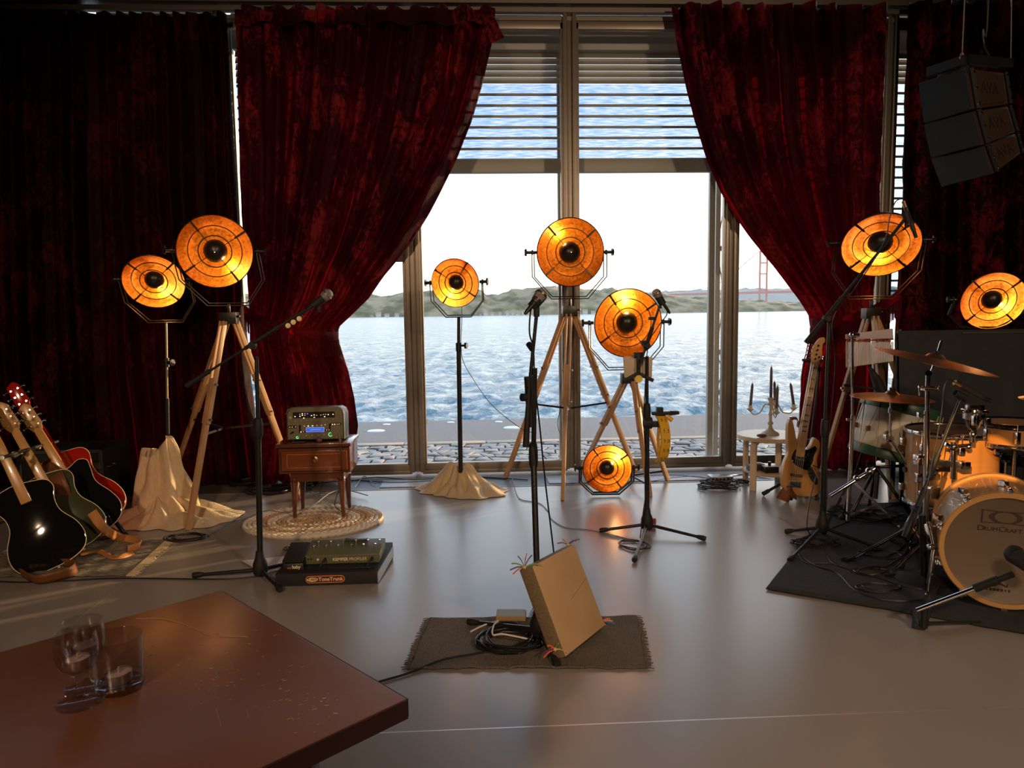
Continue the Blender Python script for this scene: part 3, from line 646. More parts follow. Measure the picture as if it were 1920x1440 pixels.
# c : black pole lamp left of centre
t = thing('studio_lamp', 'small gold dish lamp on a straight black pole rising from crumpled beige cloth', 'floor lamp', (-.15, 5.35, 0), 'gold dish studio lamps')
c = S(853, 531, 5.2); yb = satellite(t, c, .168, -14, 12, 145, 4, (-.3, -.45), ybase=V((c.x+.02, 5.3, c.z-.235)), deep=.5)
pb = S(864, 905, 5.3); pb.z = .02; q = S(860, 648, 5.3)
mk('upper_pole', B().cyl(yb, q, .012, seg=12), 'black', t); mk('lower_pole', B().cyl(q, pb, .017, seg=12), 'black', t)
mk('collar', B().cyl(q+V((0, 0, .02)), q-V((0, 0, .04)), .021, seg=12).cyl(q, q+V((.045, -.02, 0)), .008, seg=10).cyl(q+V((.045, -.02, 0)), q+V((.06, -.025, 0)), .022, seg=12), 'black', t)
mk('base_leg', B().bar(pb+V((0, 0, .02)), pb+V((-.13, -.05, -.015)), .03, .008).bar(pb+V((0, 0, .02)), pb+V((.13, -.05, -.015)), .03, .008).bar(pb+V((0, 0, .02)), pb+V((0, .12, -.015)), .03, .008), 'black', t, smooth=False)
# f : lamp standing on the floor
t = thing('studio_lamp', 'glowing gold dish lamp standing directly on the floor between tripod legs', 'floor lamp', (.91, 5.15, 0), 'gold dish studio lamps')
c = S(1139, 879, 5.05); satellite(t, c, .168, -3, 2, 35, 5, (.38, .28), ybase=V((c.x, 5.12, .014)), floor=True)
# h : lamp on the black box at right
t = thing('studio_lamp', 'gold dish lamp angled right, standing on the black draped box', 'floor lamp', (3.45, 4.95, 1.14), 'gold dish studio lamps')
c = S(1863, 565, 4.85); satellite(t, c, .200, -16, 20, 45, 5, (.45, -.3), ybase=V((c.x-.03, 4.95, 1.16)), deep=.42, floor=True)

# ================================================================== MICROPHONES AND STANDS
M['mesh'] = mat('silver_mic_grille', (.45, .40, .35), .35, .9, bump=(400, .6))
M['micbody'] = mat('dark_grey_mic_body', (.045, .042, .04), .35, .3, bump=(60, .05))
def mic(label, head, tail, R=.026, grp='vocal microphones'):
    head, tail = V(head), V(tail); a = (head-tail).normalized(); Lh = (head-tail).length
    t = thing('microphone', label, 'microphone', tail, grp)
    mk('body', B().lathe([(0, 0), (.008, 0), (.010, .01), (.0115, .02), (.0165, Lh-.045), (.021, Lh-.030), (.021, Lh-.025), (0, Lh-.025)], tail, a, 20), 'micbody', t)
    mk('grille', B().lathe([(.018, -.028), (.022, -.024), (R*.97, -.010), (R, 0), (R*.97, .008), (R*.8, .018), (R*.45, .024), (0, .026)], head, a, 20), 'mesh', t)
    mk('grille_band', B().lathe([(R*.985, -.004), (R*1.06, -.003), (R*1.06, .003), (R*.985, .004)], head, a, 24), 'nickel', t)
    mk('connector', B().lathe([(0, -.05), (.006, -.05), (.0085, -.035), (.0095, -.008), (.0095, .006), (0, .006)], tail, a, 14), 'black', t)
    return t
def clip(t, p, a, R=.018):
    p, a = V(p), V(a).normalized(); mk('clip', B().lathe([(R, -.03), (R+.003, -.03), (R+.004, .03), (R, .03)], p, a, 16).cyl(p+V((0, 0, -.016)), p+V((0, 0, -.05)), .009, seg=10), 'rubber', t)
def floorstand(name, label, hub, feet, poletop, r0=.015, r1=.010, joint=None, cat='microphone stand', grp='black tripod microphone stands', chrome=False):
    hub = V(hub); t = thing(name, label, cat, (hub.x, hub.y, 0), grp)
    m = 'chrome' if chrome else 'black'
    mk('hub', B().lathe([(0, -.03), (.03, -.03), (.038, -.01), (.034, .03), (.022, .06), (.018, .09), (0, .09)], hub, (0, 0, 1), 16), 'rubber', t)
    for f in feet:
        f = V(f); f.z = .016; a = (f-hub).normalized()
        lg = mk('leg', B().cyl(hub+a*.02+V((0, 0, -.005)), f, .010, .008, 10), m, t)
        mk('foot', B().lathe([(0, -.035), (.010, -.035), (.013, -.02), (.0155, .0), (.013, .016), (0, .016)], f, a, 12), 'rubber', lg)
    poletop = V(poletop); joint = V(joint) if joint is not None else hub.lerp(poletop, .5)
    mk('pole', B().cyl(hub, joint, r0, seg=14), m, t); mk('upper_pole', B().cyl(joint-(joint-hub).normalized()*.02, poletop, r1, seg=12), m, t)
    d = (poletop-hub).normalized()
    mk('collar', B().lathe([(r1, .045), (r0*1.25, .04), (r0*1.5, .01), (r0*1.5, -.04), (r0*1.1, -.06), (r0, -.06)], joint, d, 14), 'rubber', t)
    return t
def boom(t, p0, p1, piv, r=.0075, sleeve=.12, cw=False, m='black'):
    p0, p1, piv = V(p0), V(p1), V(piv); d = (p1-p0).normalized(); q = p0+d*(piv-p0).dot(d)
    bo = mk('boom', B().cyl(p0, p1, r, seg=10), m, t)
    mk('boom_sleeve', B().cyl(q-d*sleeve*.3, q+d*sleeve, r*1.6, seg=12), 'rubber', bo)
    mk('pivot', B().lathe([(0, -.022), (.016, -.022), (.020, -.01), (.020, .01), (.016, .022), (0, .022)], q+V((0, 0, -.008)), (0, 1, 0), 14).cyl(q+V((0, .02, -.008)), q+V((.0, .045, -.008)), .007, seg=8), 'rubber', t)
    if cw: mk('grip', B().cyl(p0-d*.01, p0+d*.13, r*2.0, r*1.9, 12), 'rubber', bo)
    return q
# left singer's stand
mA = V((-1.10, 3.68, 0)); YA = 3.68
hub = S(488, 1066, YA); t = floorstand('microphone_stand', 'black boom microphone stand in front of the side table', hub, [G(368, 1084), G(524, 1110), G(560, 1058)], S(481, 668, YA), joint=S(484, 800, YA)+V((0, 0, 0)))
p0, p1 = S(352, 722, YA), S(596, 566, YA); boom(t, p0, p1, S(481, 656, YA), .006, .14, True); LA = p1
clip(t, S(597, 566, YA), S(620, 546, YA)-S(580, 578, YA))
mk('pick_holder', B().bar(S(536, 614, YA-.02), S(568, 592, YA-.02), .014, .008), 'rubber', t, smooth=False)
for px, py in ((540, 610.5), (550, 604), (561, 597.5)):
    o = mk('guitar_pick', B().lathe([(.0, -.003), (.007, -.002), (.0125, 0), (.007, .002), (0, .003)], S(px, py, YA-.032), (.3, -1, .1), 14), mat('cream_pick', (.85, .62, .32), .35, noise_=(40, (.9, .7, .4), .5)) if 'pick' not in M else M['pick'])
    M['pick'] = o.data.materials[0]; tag(o, {540: 'cream guitar pick on the left boom stand, lowest of the row', 550: 'cream guitar pick in the middle of the row on the boom', 561: 'cream guitar pick on the boom, nearest the microphone'}[px], 'guitar pick', 'guitar picks on the boom')
mic('silver headed microphone at the end of the long boom before the left curtain', S(614, 552, YA), S(585, 574, YA))
# centre stand
YB_ = 2.98
hub = G(1010, 1178, .05)
t = floorstand('microphone_stand', 'black microphone stand rising from the grey rug behind the square drum', hub, [G(884, 1173), G(1043, 1250), G(1090, 1130)], S(1003, 690, YB_), r0=.0125, joint=S(1000, 850, YB_))
mk('clutch', B().cyl(S(997, 800, YB_), S(992, 706, YB_), .019, .021, 14).cyl(S(986, 745, YB_-.02), S(978, 745, YB_-.03), .016, seg=12), 'rubber', t)
mk('counter_arm', B().cyl(S(992, 725, YB_-.02), S(986, 838, YB_-.02), .008, .014, 10), 'rubber', t)
mk('boom', B().cyl(S(993, 720, YB_), S(1006, 590, YB_), .0075, seg=10).cyl(S(998, 655, YB_), S(991, 645, YB_-.02), .012, seg=10), 'black', t)
clip(t, S(1006, 566, YB_), S(1015, 552, YB_)-S(999, 570, YB_))
mk('mic_adapter', B().cyl(S(1006, 594, YB_), S(1006, 574, YB_), .012, seg=12), 'rubber', t)
mic('black microphone atop the central stand, left of the tall wooden tripod', S(1014, 553, YB_), S(998, 572, YB_-.02))
# right centre stand
YC = 4.21
hub = S(1213, 990, YC); hub.z = .06
t = floorstand('microphone_stand', 'black microphone stand holding a beige panel and yellow tambourine', hub, [G(1129, 999), G(1318, 1014), G(1190, 1054)], S(1213, 668, YC), joint=S(1213, 770, YC), r0=.0145)
boom(t, S(1198, 690, YC-.03), S(1237, 572, YC-.03), S(1212, 645, YC-.03), .007, .10)
clip(t, S(1238, 562, YC-.03), S(1233, 549, YC-.03)-S(1246, 570, YC-.03))
mk('side_clamp', B().box(S(1222, 597, YC-.03), (.035, .03, .018)).box(S(1207, 642, YC-.03), (.03, .03, .022)), 'rubber', t, bevel=.003)
mk('holder_clamp', B().cyl(S(1207, 793, YC), S(1222, 793, YC), .034, seg=20).box(S(1229, 795, YC), (.04, .03, .035)), 'rubber', t, bevel=.003)
mic('tilted dark microphone on the stand that carries the tambourine', S(1231, 550, YC-.03), S(1247, 574, YC-.03))
# beige panel gripped on the stand
M['beigeplastic'] = mat('beige_painted_metal', (.52, .42, .30), .5, noise_=(8, (.60, .50, .37), .5), bump=(60, .1))
t = thing('tablet_holder', 'tilted beige panel in a black bracket, clamped to the tambourine stand', 'holder', S(1196, 700, YC))
fm = frameM(S(1196, 690, YC+.03), V((1, -.12, 0)), V((0, .1, 1)))
mk('panel', B(fm).prism(spl2([(-.079, -.055), (.079, -.06), (.084, .062), (-.084, .068)], 1), -.014, .014), 'beigeplastic', t, bevel=.006)
mk('bracket', B(fm).bar((-.085, -.075, .03), (.0, -.03, .03), .02, .02, (0, 0, 1)).bar((0, -.03, .03), (.085, -.075, .03), .02, .02, (0, 0, 1)).bar((.0, .085, .03), (.0, -.03, .03), .03, .02, (0, 0, 1)).box((0, .075, .015), (.05, .03, .05)), 'rubber', t, bevel=.003)
mk('clamp_knob', B(fm).cyl((-.002, -.065, .02), (-.002, -.065, .07), .022, seg=14), 'yellow', t)
# tambourine
M['tamb'] = mat('yellow_plastic', (.80, .42, .02), .35, noise_=(10, (.85, .5, .04), .5))
tc_ = S(1247, 820, YC-.02); t = thing('tambourine', 'yellow half-moon tambourine hanging on the microphone stand', 'tambourine', tc_)
tp, bt_ = S(1247, 783, YC), S(1240, 862, YC); ln = (tp-bt_).length; cen = (tp+bt_)/2+V((-.01, 0, 0))
ax = V((.35, -1, .05)).normalized()
fr_ = B(); N_ = 26; pts = []
for k in range(N_+1):
    a = -1.35+2.7*k/N_; pts.append(cen+V((math.cos(a)*.022-.012, -math.cos(a)*.085+.03, math.sin(a)*ln*.56)))
mk('frame', B().sheet(pts, (.058, .016, 0), .009), 'tamb', t, smooth=False)
mk('handle', B().tube([pts[0], pts[0].lerp(pts[-1], .5)+V((-.01, 0, 0)), pts[-1]], .009, 10), 'tamb', t)
for k in (4, 9, 13, 17, 22):
    for dy in (-.011, .013): mk('jingle', B().lathe([(0, 0), (.009, .002), (.012, 0), (.009, -.002), (0, -.001)], pts[k]+V((dy, -.012, 0)), (1, .3, 0), 12), 'chrome', t)
p = S(1240, 775, YC)
t = thing('percussion_clip', 'black swivel clip above the yellow tambourine', 'clip', p)
mk('arm', B().box(p, (.11, .035, .02)).box(p+V((-.01, 0, .022)), (.035, .04, .03)).cyl(p+V((.05, 0, 0)), p+V((.10, -.02, .004)), .014, .010, 10), 'rubber', t, bevel=.004)
mk('knob', B().cyl(p+V((.03, -.01, -.015)), p+V((.06, -.02, -.04)), .014, seg=12), 'tamb', t)
# right tall boom over the drums
YD = 4.02
hub = S(1541, 1002, YD); hub.z = .07
t = floorstand('microphone_stand', 'tall black boom stand on the edge of the drum rug, by the bass guitar', hub, [G(1477, 1001), G(1482, 1054), G(1640, 1030)], S(1555, 604, YD), joint=S(1547, 800, YD), r0=.016)
boom(t, S(1514, 640, YD), S(1699, 408, YD-.3), S(1553, 596, YD-.06), .008, .13, True); 
clip(t, S(1700, 408, YD-.3), S(1694, 375, YD-.3)-S(1714, 437, YD-.3), .014)
def pencil(label, a, b_, r=.011):
    a, b_ = V(a), V(b_); t = thing('microphone', label, 'microphone', b_, 'pencil condenser microphones')
    mk('body', B().cyl(b_, b_.lerp(a, .8), r, seg=14), 'micbody', t); mk('capsule', B().cyl(b_.lerp(a, .8), a, r*.93, seg=14), 'brass', t)
    mk('connector', B().cyl(b_, b_-(a-b_).normalized()*.04, r*.8, seg=12), 'black', t); return t
pencil('slim condenser microphone with a brass capsule high over the right lamp', S(1694, 377, YD-.3), S(1713, 432, YD-.3))
# drum mic with round base
YE = 3.32
hub = S(1733, 1084, YE); hub.z = .03
t = thing('microphone_stand', 'black round-base microphone stand with a boom slanting up between drums', 'microphone stand', (hub.x, hub.y, 0))
mk('base', B().lathe([(0, .0), (.125, .0), (.128, .006), (.11, .016), (.03, .026), (0, .026)], (hub.x, hub.y, .006), (0, 0, 1), 36), 'blackmatte', t)
mk('pole', B().cyl((hub.x, hub.y, .02), S(1729, 965, YE), .016, seg=14), 'black', t)
bp0, bp1 = S(1698, 1004, YE-.06), S(1799, 752, YE+.05); boom(t, bp0, bp1, S(1728, 960, YE), .008, .1, True)
mk('sleeve', B().cyl(bp0.lerp(bp1, .42), bp0.lerp(bp1, .60), .013, seg=12), 'rubber', t)
clip(t, S(1801, 742, YE+.05), S(1790, 716, YE+.05)-S(1840, 744, YE+.05), .014)
pencil('condenser microphone with a gold end on the slanting boom beside the floor tom', S(1790, 717, YE+.05), S(1843, 745, YE+.05), .014)
# kick drum mic on low stand
YK = 2.72
k0, k1 = S(1733, 1139, 2.80), S(1900, 1076, 2.62)
t = thing('microphone_stand', 'short black stand with a chrome arm reaching toward the bass drum', 'microphone stand', (k0.x, k0.y, 0))
mk('base_leg', B().bar((k0.x-.02, k0.y, .012), G(1725, 1140)+V((0, 0, .012)), .05, .012).bar((k0.x, k0.y, .03), G(1835, 1172)+V((0, 0, .012)), .028, .010).bar((k0.x, k0.y, .03), G(1760, 1085)+V((0, 0, .012)), .028, .010).bar((k0.x, k0.y, .03), G(1722, 1148)+V((0, 0, .012)), .04, .02), 'black', t, smooth=False)
mk('post', B().cyl((k0.x, k0.y, .012), k0, .015, seg=12), 'black', t)
mk('boom', B().cyl(k0-V((.03, 0, .01)), k0.lerp(k1, .62), .009, seg=12), 'chrome', t); mk('boom_sleeve', B().cyl(k0.lerp(k1, .58), k0.lerp(k1, .84), .016, seg=12), 'rubber', t)
mk('clip', B().cyl(k0.lerp(k1, .8), k1, .012, seg=12), 'rubber', t)
kk = S(1915, 1052, 2.60)
t = thing('microphone', 'stubby black microphone in front of the bass drum head', 'microphone', kk)
mk('body', B().cyl(kk+V((0, -.05, -.01)), kk+V((0, .02, .01)), .024, .034, 20), 'micbody', t); mk('grille', B().lathe([(.034, 0), (.036, .02), (.030, .035), (0, .042)], kk+V((0, .02, .01)), (0, 1, .2), 20), 'blackmatte', t)
# ================================================================== LEFT SIDE: table, amp, rug, pedalboard, guitars
# braided oval rug
rc = G(589, 979); t = thing('braided_rug', 'oval braided cream and tan rug beneath the side table', 'rug', (rc.x, rc.y, 0))
M['braidw'] = mat('cream_braid', (.68, .58, .46), .9, noise_=(40, (.80, .71, .60), .5), bump=(120, .5)); M['braidt'] = mat('tan_braid', (.42, .24, .12), .9, noise_=(40, (.62, .42, .24), .5), bump=(120, .5))
ra, rb_ = .435, .36; nr = 15
for i in range(nr):
    f = 1-(i+.5)/nr; w_ = .5/nr*.42*2
    pts = []; n = int(40+150*f)
    for k in range(n):
        a = 2*PI*k/n; pts.append((rc.x+math.cos(a+.12)*(ra*f), rc.y+math.sin(a)*(rb_*f)+.05*math.cos(a)*f, .010+.003*math.sin(k*1.9)))
    rr = [.0135+.0028*math.sin(k*2.1) for k in range(n)]
    mk('braid', B().tube(pts, rr, 6, closed=True), 'braidw' if i in (0, 1, 2, 5, 6, 9) else 'braidt', t)
# side table
ty = 4.62; tl, tr_ = S(518, 838, ty).x, S(656, 838, ty).x; tz = S(590, 836, ty-.02).z+.012; tcx = (tl+tr_)/2; tw = tr_-tl
t = thing('side_table', 'small mahogany side table with one drawer, carrying the amplifier', 'table', (tcx, ty+.14, 0))
dz = .17; dep = .32; cy = ty+dep/2
mk('top', B().box((tcx, cy, tz-.012), (tw+.012, dep+.02, .024)), 'mahog', t, bevel=.006)
mk('carcass', B().box((tcx, cy+.01, tz-.024-dz/2), (tw-.01, dep-.02, dz)), 'mahog', t, bevel=.004)
dr = mk('drawer', B().box((tcx+.005, ty+.004, tz-.024-dz/2), (tw-.05, .02, dz-.045)), 'mahogp', t, bevel=.003)
ib = B()
for sx, sz, w_, h_ in ((0, .042, tw-.12, .004), (0, -.042, tw-.12, .004), (-(tw-.12)/2, 0, .004, .084), ((tw-.12)/2, 0, .004, .084)): ib.box((tcx+.005+sx, ty-.0065, tz-.024-dz/2+sz), (w_, .002, h_))
mk('inlay', ib, 'inlay', dr, smooth=False)
mk('drawer_knob', B().lathe([(0, 0), (.018, 0), (.019, .004), (.008, .008), (.008, .014), (.012, .02), (.008, .026), (0, .026)], (tcx+.01, ty-.006, tz-.10), (0, -1, 0), 20), 'brass', dr)
mk('apron', B().box((tcx+.01, cy, tz-.024-dz-.028), (tw-.12, dep-.07, .056)), 'mahog', t, bevel=.004)
for sx in (-1, 1):
    for sy in (-1, 1):
        lx = tcx+.01+sx*(tw/2-.085); ly = cy+sy*(dep/2-.05); h = tz-.25
        mk('leg', B().lathe([(0, 0), (.011, 0), (.013, .04), (.022, h*.80), (.026, h*.9), (.019, h*.93), (.028, h*.955), (.026, h), (0, h)], (lx+sx*.012, ly, .025), (-.03*sx, 0, 1), 18), 'mahog', t)
# amplifier head
ay = ty+.07; al, ar = S(537, 800, ay).x, S(645, 800, ay).x; ah = .205; aw = ar-al; acx = (al+ar)/2
t = thing('amplifier', 'olive grey amplifier head with a blue screen and rows of lit buttons', 'amplifier', (acx, ay+.1, tz))
M['olive'] = mat('olive_grey_panel', (.17, .145, .085), .45, noise_=(20, (.20, .17, .10), .5), bump=(60, .08)); M['olivedk'] = mat('dark_olive_case', (.05, .05, .04), .4, bump=(80, .15))
M['panelblk'] = mat('black_panel_inlay', (.008, .008, .008), .3, bump=(60, .05))
M['led'] = mat('lit_button', (1, .8, .5), .4, emit=((1, .75, .38), 2.2)); M['led2'] = mat('dim_button', (.8, .6, .35), .4, emit=((1, .7, .3), .45)); M['ledg'] = mat('green_ring_light', (.1, .8, .3), .4, emit=((.15, 1, .4), 1.2)); M['ledb'] = mat('blue_indicator', (.1, .1, 1), .4, emit=((.12, .12, 1), 2.0))
M['screen'] = mat('blue_screen', (.02, .06, .5), .3, emit=((.05, .14, .75), .8)); M['screenf'] = mat('pale_screen_edge', (.4, .5, .9), .3, emit=((.35, .45, .95), .6)); M['knobm'] = mat('cream_knob', (.42, .34, .20), .35, bump=(60, .05))
fo = [(-aw/2, 0), (aw/2, 0), (aw/2, ah*.80), (aw/2-.012, ah*.94), (aw/2-.035, ah), (-aw/2+.035, ah), (-aw/2+.012, ah*.94), (-aw/2, ah*.80)]
fm = frameM((acx, ay, tz+.012), (1, 0, 0), (0, .06, 1))     # z towards the viewer (-y)
mk('case', B(fm).prism(fo, -.17, .0), 'olivedk', t, bevel=.003)
fi = [(x*.955, .006+(y)*.955) for x, y in fo]; mk('front_panel', B(fm).prism(fi, 0.0, .004), 'olive', t, smooth=False)
mk('top_edge', B(fm).tube([(x, y, .004) for x, y in fo[2:]], .0035, 6), 'nickel', t)
for sx in (-1, 1): mk('foot', B(fm).cyl((sx*aw*.4, -.0115, -.02), (sx*aw*.4, 0, -.02), .012, seg=10), 'rubber', t)
def fp(px, py):   # face position from surveyed amp picture crop (1920 x 1200 over 160 x 100)
    return ((px-845)/1290*aw, (850-py)/720*ah*.955)
pb_ = B(fm)
for x0, y0, x1, y1 in ((350, 200, 1290, 340), (240, 510, 430, 570), (1190, 465, 1425, 515), (480, 500, 520, 680), (1150, 480, 1190, 640), (480, 640, 620, 680), (1050, 610, 1190, 655)):
    (a, b1), (c_, d_) = fp(x0, y0), fp(x1, y1); pb_.box(((a+c_)/2, (b1+d_)/2, .0046), (abs(c_-a), abs(d_-b1), .0015))
mk('dark_inlay', pb_, 'panelblk', t, smooth=False)
for mname, lst in (('led', [(400, 300), (510, 297), (595, 338), (565, 275), (565, 237), (768, 285), (828, 270), (830, 325), (1063, 315), (1145, 268), (1252, 265), (690, 527), (785, 524), (525, 660), (1232, 500), (1285, 498)]), ('led2', [(510, 250), (622, 275), (622, 235), (885, 280), (980, 277), (1035, 265), (1088, 262), (600, 525), (885, 518), (985, 515), (1068, 505), (580, 655), (1100, 630), (1152, 628), (275, 545), (330, 543), (405, 540), (1340, 497), (1385, 493)])):
    for px, py in lst:
        x, y = fp(px, py); mk('button', B(fm).box((x, y, .0065), (.006, .0045, .004)), mname, t, smooth=False)
x, y = fp(680, 240); mk('indicator', B(fm).box((x, y, .0065), (.007, .005, .004)), 'ledb', t, smooth=False)
for px, py, r in ((405, 410, .0065), (540, 412, .005), (655, 408, .005), (775, 400, .005), (885, 396, .005), (1010, 390, .005), (1115, 385, .005), (1255, 378, .0075), (480, 765, .0075), (645, 757, .0075), (775, 752, .0075), (912, 745, .0075), (1040, 740, .0075), (1195, 728, .009), (1382, 378, .004)):
    x, y = fp(px, py); mk('knob', B(fm).lathe([(r, 0), (r, .006), (r*.75, .010), (0, .010)], (x, y, .004), (0, 0, 1), 14), 'knobm', t)
for px, py, r in ((440, 790, .0068), (1180, 735, .0112)):
    x, y = fp(px, py); mk('ring_light', B(fm).tube([(x+r*math.cos(a*.5), y+r*math.sin(a*.5), .0055) for a in range(12)], .0016, 6, closed=True), 'ledg', t)
(a, b1), (c_, d_) = fp(638, 560), fp(1045, 668)
sc_ = mk('screen', B(fm).box(((a+c_)/2, (b1+d_)/2, .0052), (c_-a, abs(d_-b1), .002)), 'screenf', t, smooth=False); mk('display', B(fm).box(((a+c_)/2, (b1+d_)/2, .0066), (c_-a-.004, abs(d_-b1)-.004, .0012)), 'screen', sc_, smooth=False)
for dy, w_ in ((.003, .5), (-.0005, .62)): mk('readout', B(fm).box(((a+c_)/2+.004, (b1+d_)/2+dy, .0075), ((c_-a)*w_, .0016, .0004)), 'screenf', sc_, smooth=False)
mk('lever', B(fm).bar((fp(290, 695)[0], fp(290, 695)[1], .008), (fp(360, 650)[0], fp(360, 650)[1], .014), .006, .006), 'panelblk', t)
x, y = fp(285, 330); mk('emblem', B(fm).lathe([(0, .0012), (.007, .001), (.0095, 0)], (x, y, .004), (0, 0, 1), 20), 'knobm', t)
sb = B(fm)
for px, py in ((1338, 580), (1338, 658), (1298, 620), (1380, 615)): sb.lathe([(0, .002), (.002, .002), (.0022, 0)], (*fp(px, py), .004), (0, 0, 1), 8)
mk('arrow_buttons', sb, 'knobm', t)
# things on the side table
M['plum'] = mat('plum_plastic', (.16, .05, .07), .3, noise_=(20, (.22, .08, .1), .5))
p = S(598, 818, ty+.02); tag(mk('egg_shaker', B().ball((p.x, p.y, tz+.018), .018, 20, (1, 1, .95)), 'plum'), 'plum coloured egg shaker on the side table under the screen', 'shaker')
p = S(560, 825, ty+.025); tag(mk('pen', B().cyl((p.x-.045, p.y-.005, tz+.006), (p.x+.035, p.y, tz+.006), .0055, seg=12).cyl((p.x+.035, p.y, tz+.006), (p.x+.045, p.y, tz+.006), .004, seg=10), 'black'), 'black marker lying on the side table before the amplifier', 'pen')
# pedalboard
bz = .062; y0 = 3.52; y1 = G(729, 1055).y+.06; xl, xr = G(517, 1100).x, G(707, 1098).x; xl2, xr2 = xl+.02, xr+.035
t = thing('pedalboard', 'low black pedalboard case with an orange oval logo on its front', 'pedalboard', ((xl+xr)/2, (y0+y1)/2, 0))
mk('case', B().add([(xl, y0, 0), (xr, y0, 0), (xr2, y1, 0), (xl2, y1, 0), (xl, y0, bz), (xr, y0, bz), (xr2, y1, bz+.03), (xl2, y1, bz+.03)], [(3, 2, 1, 0), (4, 5, 6, 7), (0, 1, 5, 4), (1, 2, 6, 5), (2, 3, 7, 6), (3, 0, 4, 7)]), 'blackmatte', t, bevel=.003)
mk('edge_trim', B().bar((xr+.001, y0, bz/2), (xr2+.001, y1, bz/2+.014), .004, bz*.9), 'nickel', t, smooth=False)
ob = B()
for k in range(3): ob.box((xl+.17+k*.12, y0+.045, bz+.0055), (.09, .010, .002))
mk('slot', ob, 'panelblk', t, smooth=False)
M['orange'] = mat('orange_print', (.85, .25, .04), .45, noise_=(10, (.9, .3, .05), .4)); M['cream'] = mat('cream_print', (.85, .68, .42), .45, noise_=(10, (.9, .72, .45), .4)); M['maroon'] = mat('maroon_print', (.10, .012, .01), .5, noise_=(10, (.12, .015, .012), .4))
def pill(cx, cz, w_, h_, n=10): return [(cx+s*(w_/2-h_/2)+h_/2*math.cos(a), cz+h_/2*math.sin(a)) for s, a in [(1, -PI/2+PI*k/n) for k in range(n+1)]+[(-1, PI/2+PI*k/n) for k in range(n+1)]]
lm = frameM((S(610, 1087, y0).x, y0, bz/2), (1, 0, 0), (0, 0, 1)); lw, lh = .188, .036
lg = mk('logo_border', B(lm).prism(pill(0, 0, lw, lh), .0003, .0012), 'orange', t, smooth=False)
mk('logo_field', B(lm).prism(pill(0, 0, lw-.007, lh-.007), .0008, .0018), 'maroon', lg, smooth=False)
mk('logo_oval', B(lm).prism([(-.061+.027*math.cos(k*PI/12), .0105*math.sin(k*PI/12)) for k in range(24)], .001, .0024), 'cream', lg, smooth=False)
o0 = lm @ V((-.061, 0, .0026)); text('logo_letters', 'T-REX', lg, 'maroon', o0, (1, 0, 0), (0, 0, 1), .0165, .0004, True)
o0 = lm @ V((.026, 0, .002)); text('logo_letters', 'ToneTrunk', lg, 'cream', o0, (1, 0, 0), (0, 0, 1), .0255, .0004, True)
# floor controller
M['olivegrn'] = mat('olive_green_metal', (.115, .12, .06), .42, noise_=(12, (.14, .145, .075), .5), bump=(60, .06))
cx0, cx1 = S(573, 1050, 3.62).x, S(712, 1050, 3.62).x; cy0, cy1 = 3.61, 3.77; cz0 = bz+.014; chh = .045
t = thing('foot_controller', 'olive green foot controller with chrome switches on the pedalboard', 'foot controller', ((cx0+cx1)/2, (cy0+cy1)/2, cz0))
mk('case', B().add([(cx0, cy0, cz0), (cx1, cy0, cz0), (cx1+.012, cy1, cz0+.022), (cx0, cy1, cz0+.022), (cx0, cy0, cz0+chh), (cx1, cy0, cz0+chh), (cx1+.012, cy1, cz0+chh+.03), (cx0, cy1, cz0+chh+.03)], [(3, 2, 1, 0), (4, 5, 6, 7), (0, 1, 5, 4), (1, 2, 6, 5), (2, 3, 7, 6), (3, 0, 4, 7)]), 'olivegrn', t, bevel=.003)
mk('lip', B().box(((cx0+cx1)/2, cy0-.003, cz0+chh-.003), (cx1-cx0, .006, .005)), 'olive', t, smooth=False)
for k, px in enumerate((590, 596, 613, 620, 636, 643, 660, 667, 683, 690, 705, 712)):
    x = S(px, 1040, 3.69).x; yy = 3.68+.03*(k % 2); z = cz0+chh+.014+.012*(k % 2)
    mk('foot_switch', B().cyl((x, yy, z-.012), (x, yy, z+.010), .004, seg=10).lathe([(.0062, 0), (.0066, .003), (.005, .006), (0, .006)], (x, yy, z+.010), (0, 0, 1), 12), 'chrome', t)
x0_ = S(648, 1036, 3.73).x; mk('display_hood', B().box((x0_+.055, 3.745, cz0+chh+.034), (.115, .03, .010)), 'olivedk', t, bevel=.002)
text('lettering', 'KEMPER', t, 'cream', V((S(638.5, 1056, cy0).x, cy0-.0012, cz0+.021)), (1, 0, 0), (0, 0, 1), .0215, .0003, True)
text('lettering', 'PROFILER', t, 'cream', V((S(671.5, 1056, cy0).x, cy0-.0012, cz0+.021)), (1, 0, 0), (0, 0, 1), .0205, .0003)
for px in (578, 583.5): mk('jack_socket', B().cyl((S(px, 1050, cy0).x, cy0+.002, cz0+.027), (S(px, 1050, cy0).x, cy0-.002, cz0+.027), .0045, seg=12), 'panelblk', t)
x = S(596, 1052, cy0).x; mk('emblem', B().lathe([(0, .001), (.005, .001), (.006, 0)], (x, cy0, cz0+.023), (0, -1, 0), 16), 'cream', t)
for k, px in enumerate((610, 698)):
    x = S(px, 1048, cy0).x; z = cz0+.026
    tag(mk('patch_cable', B().cyl((x, cy0-.001, z), (x, cy0-.03, z-.002), .0065, seg=12).tube(spl([(x, cy0-.03, z-.002), (x-.012, cy0-.045, z-.012), (x-.03, cy0-.055, bz+.0065), (x-.06, cy0-.05, bz+.006), (x+.02, cy0-.062, bz+.006)], 6), .0025, 6), 'cable'), ['black jack cable plugged in left of the controller lettering', 'black jack cable plugged in over the end of the controller lettering'][k], 'cable')
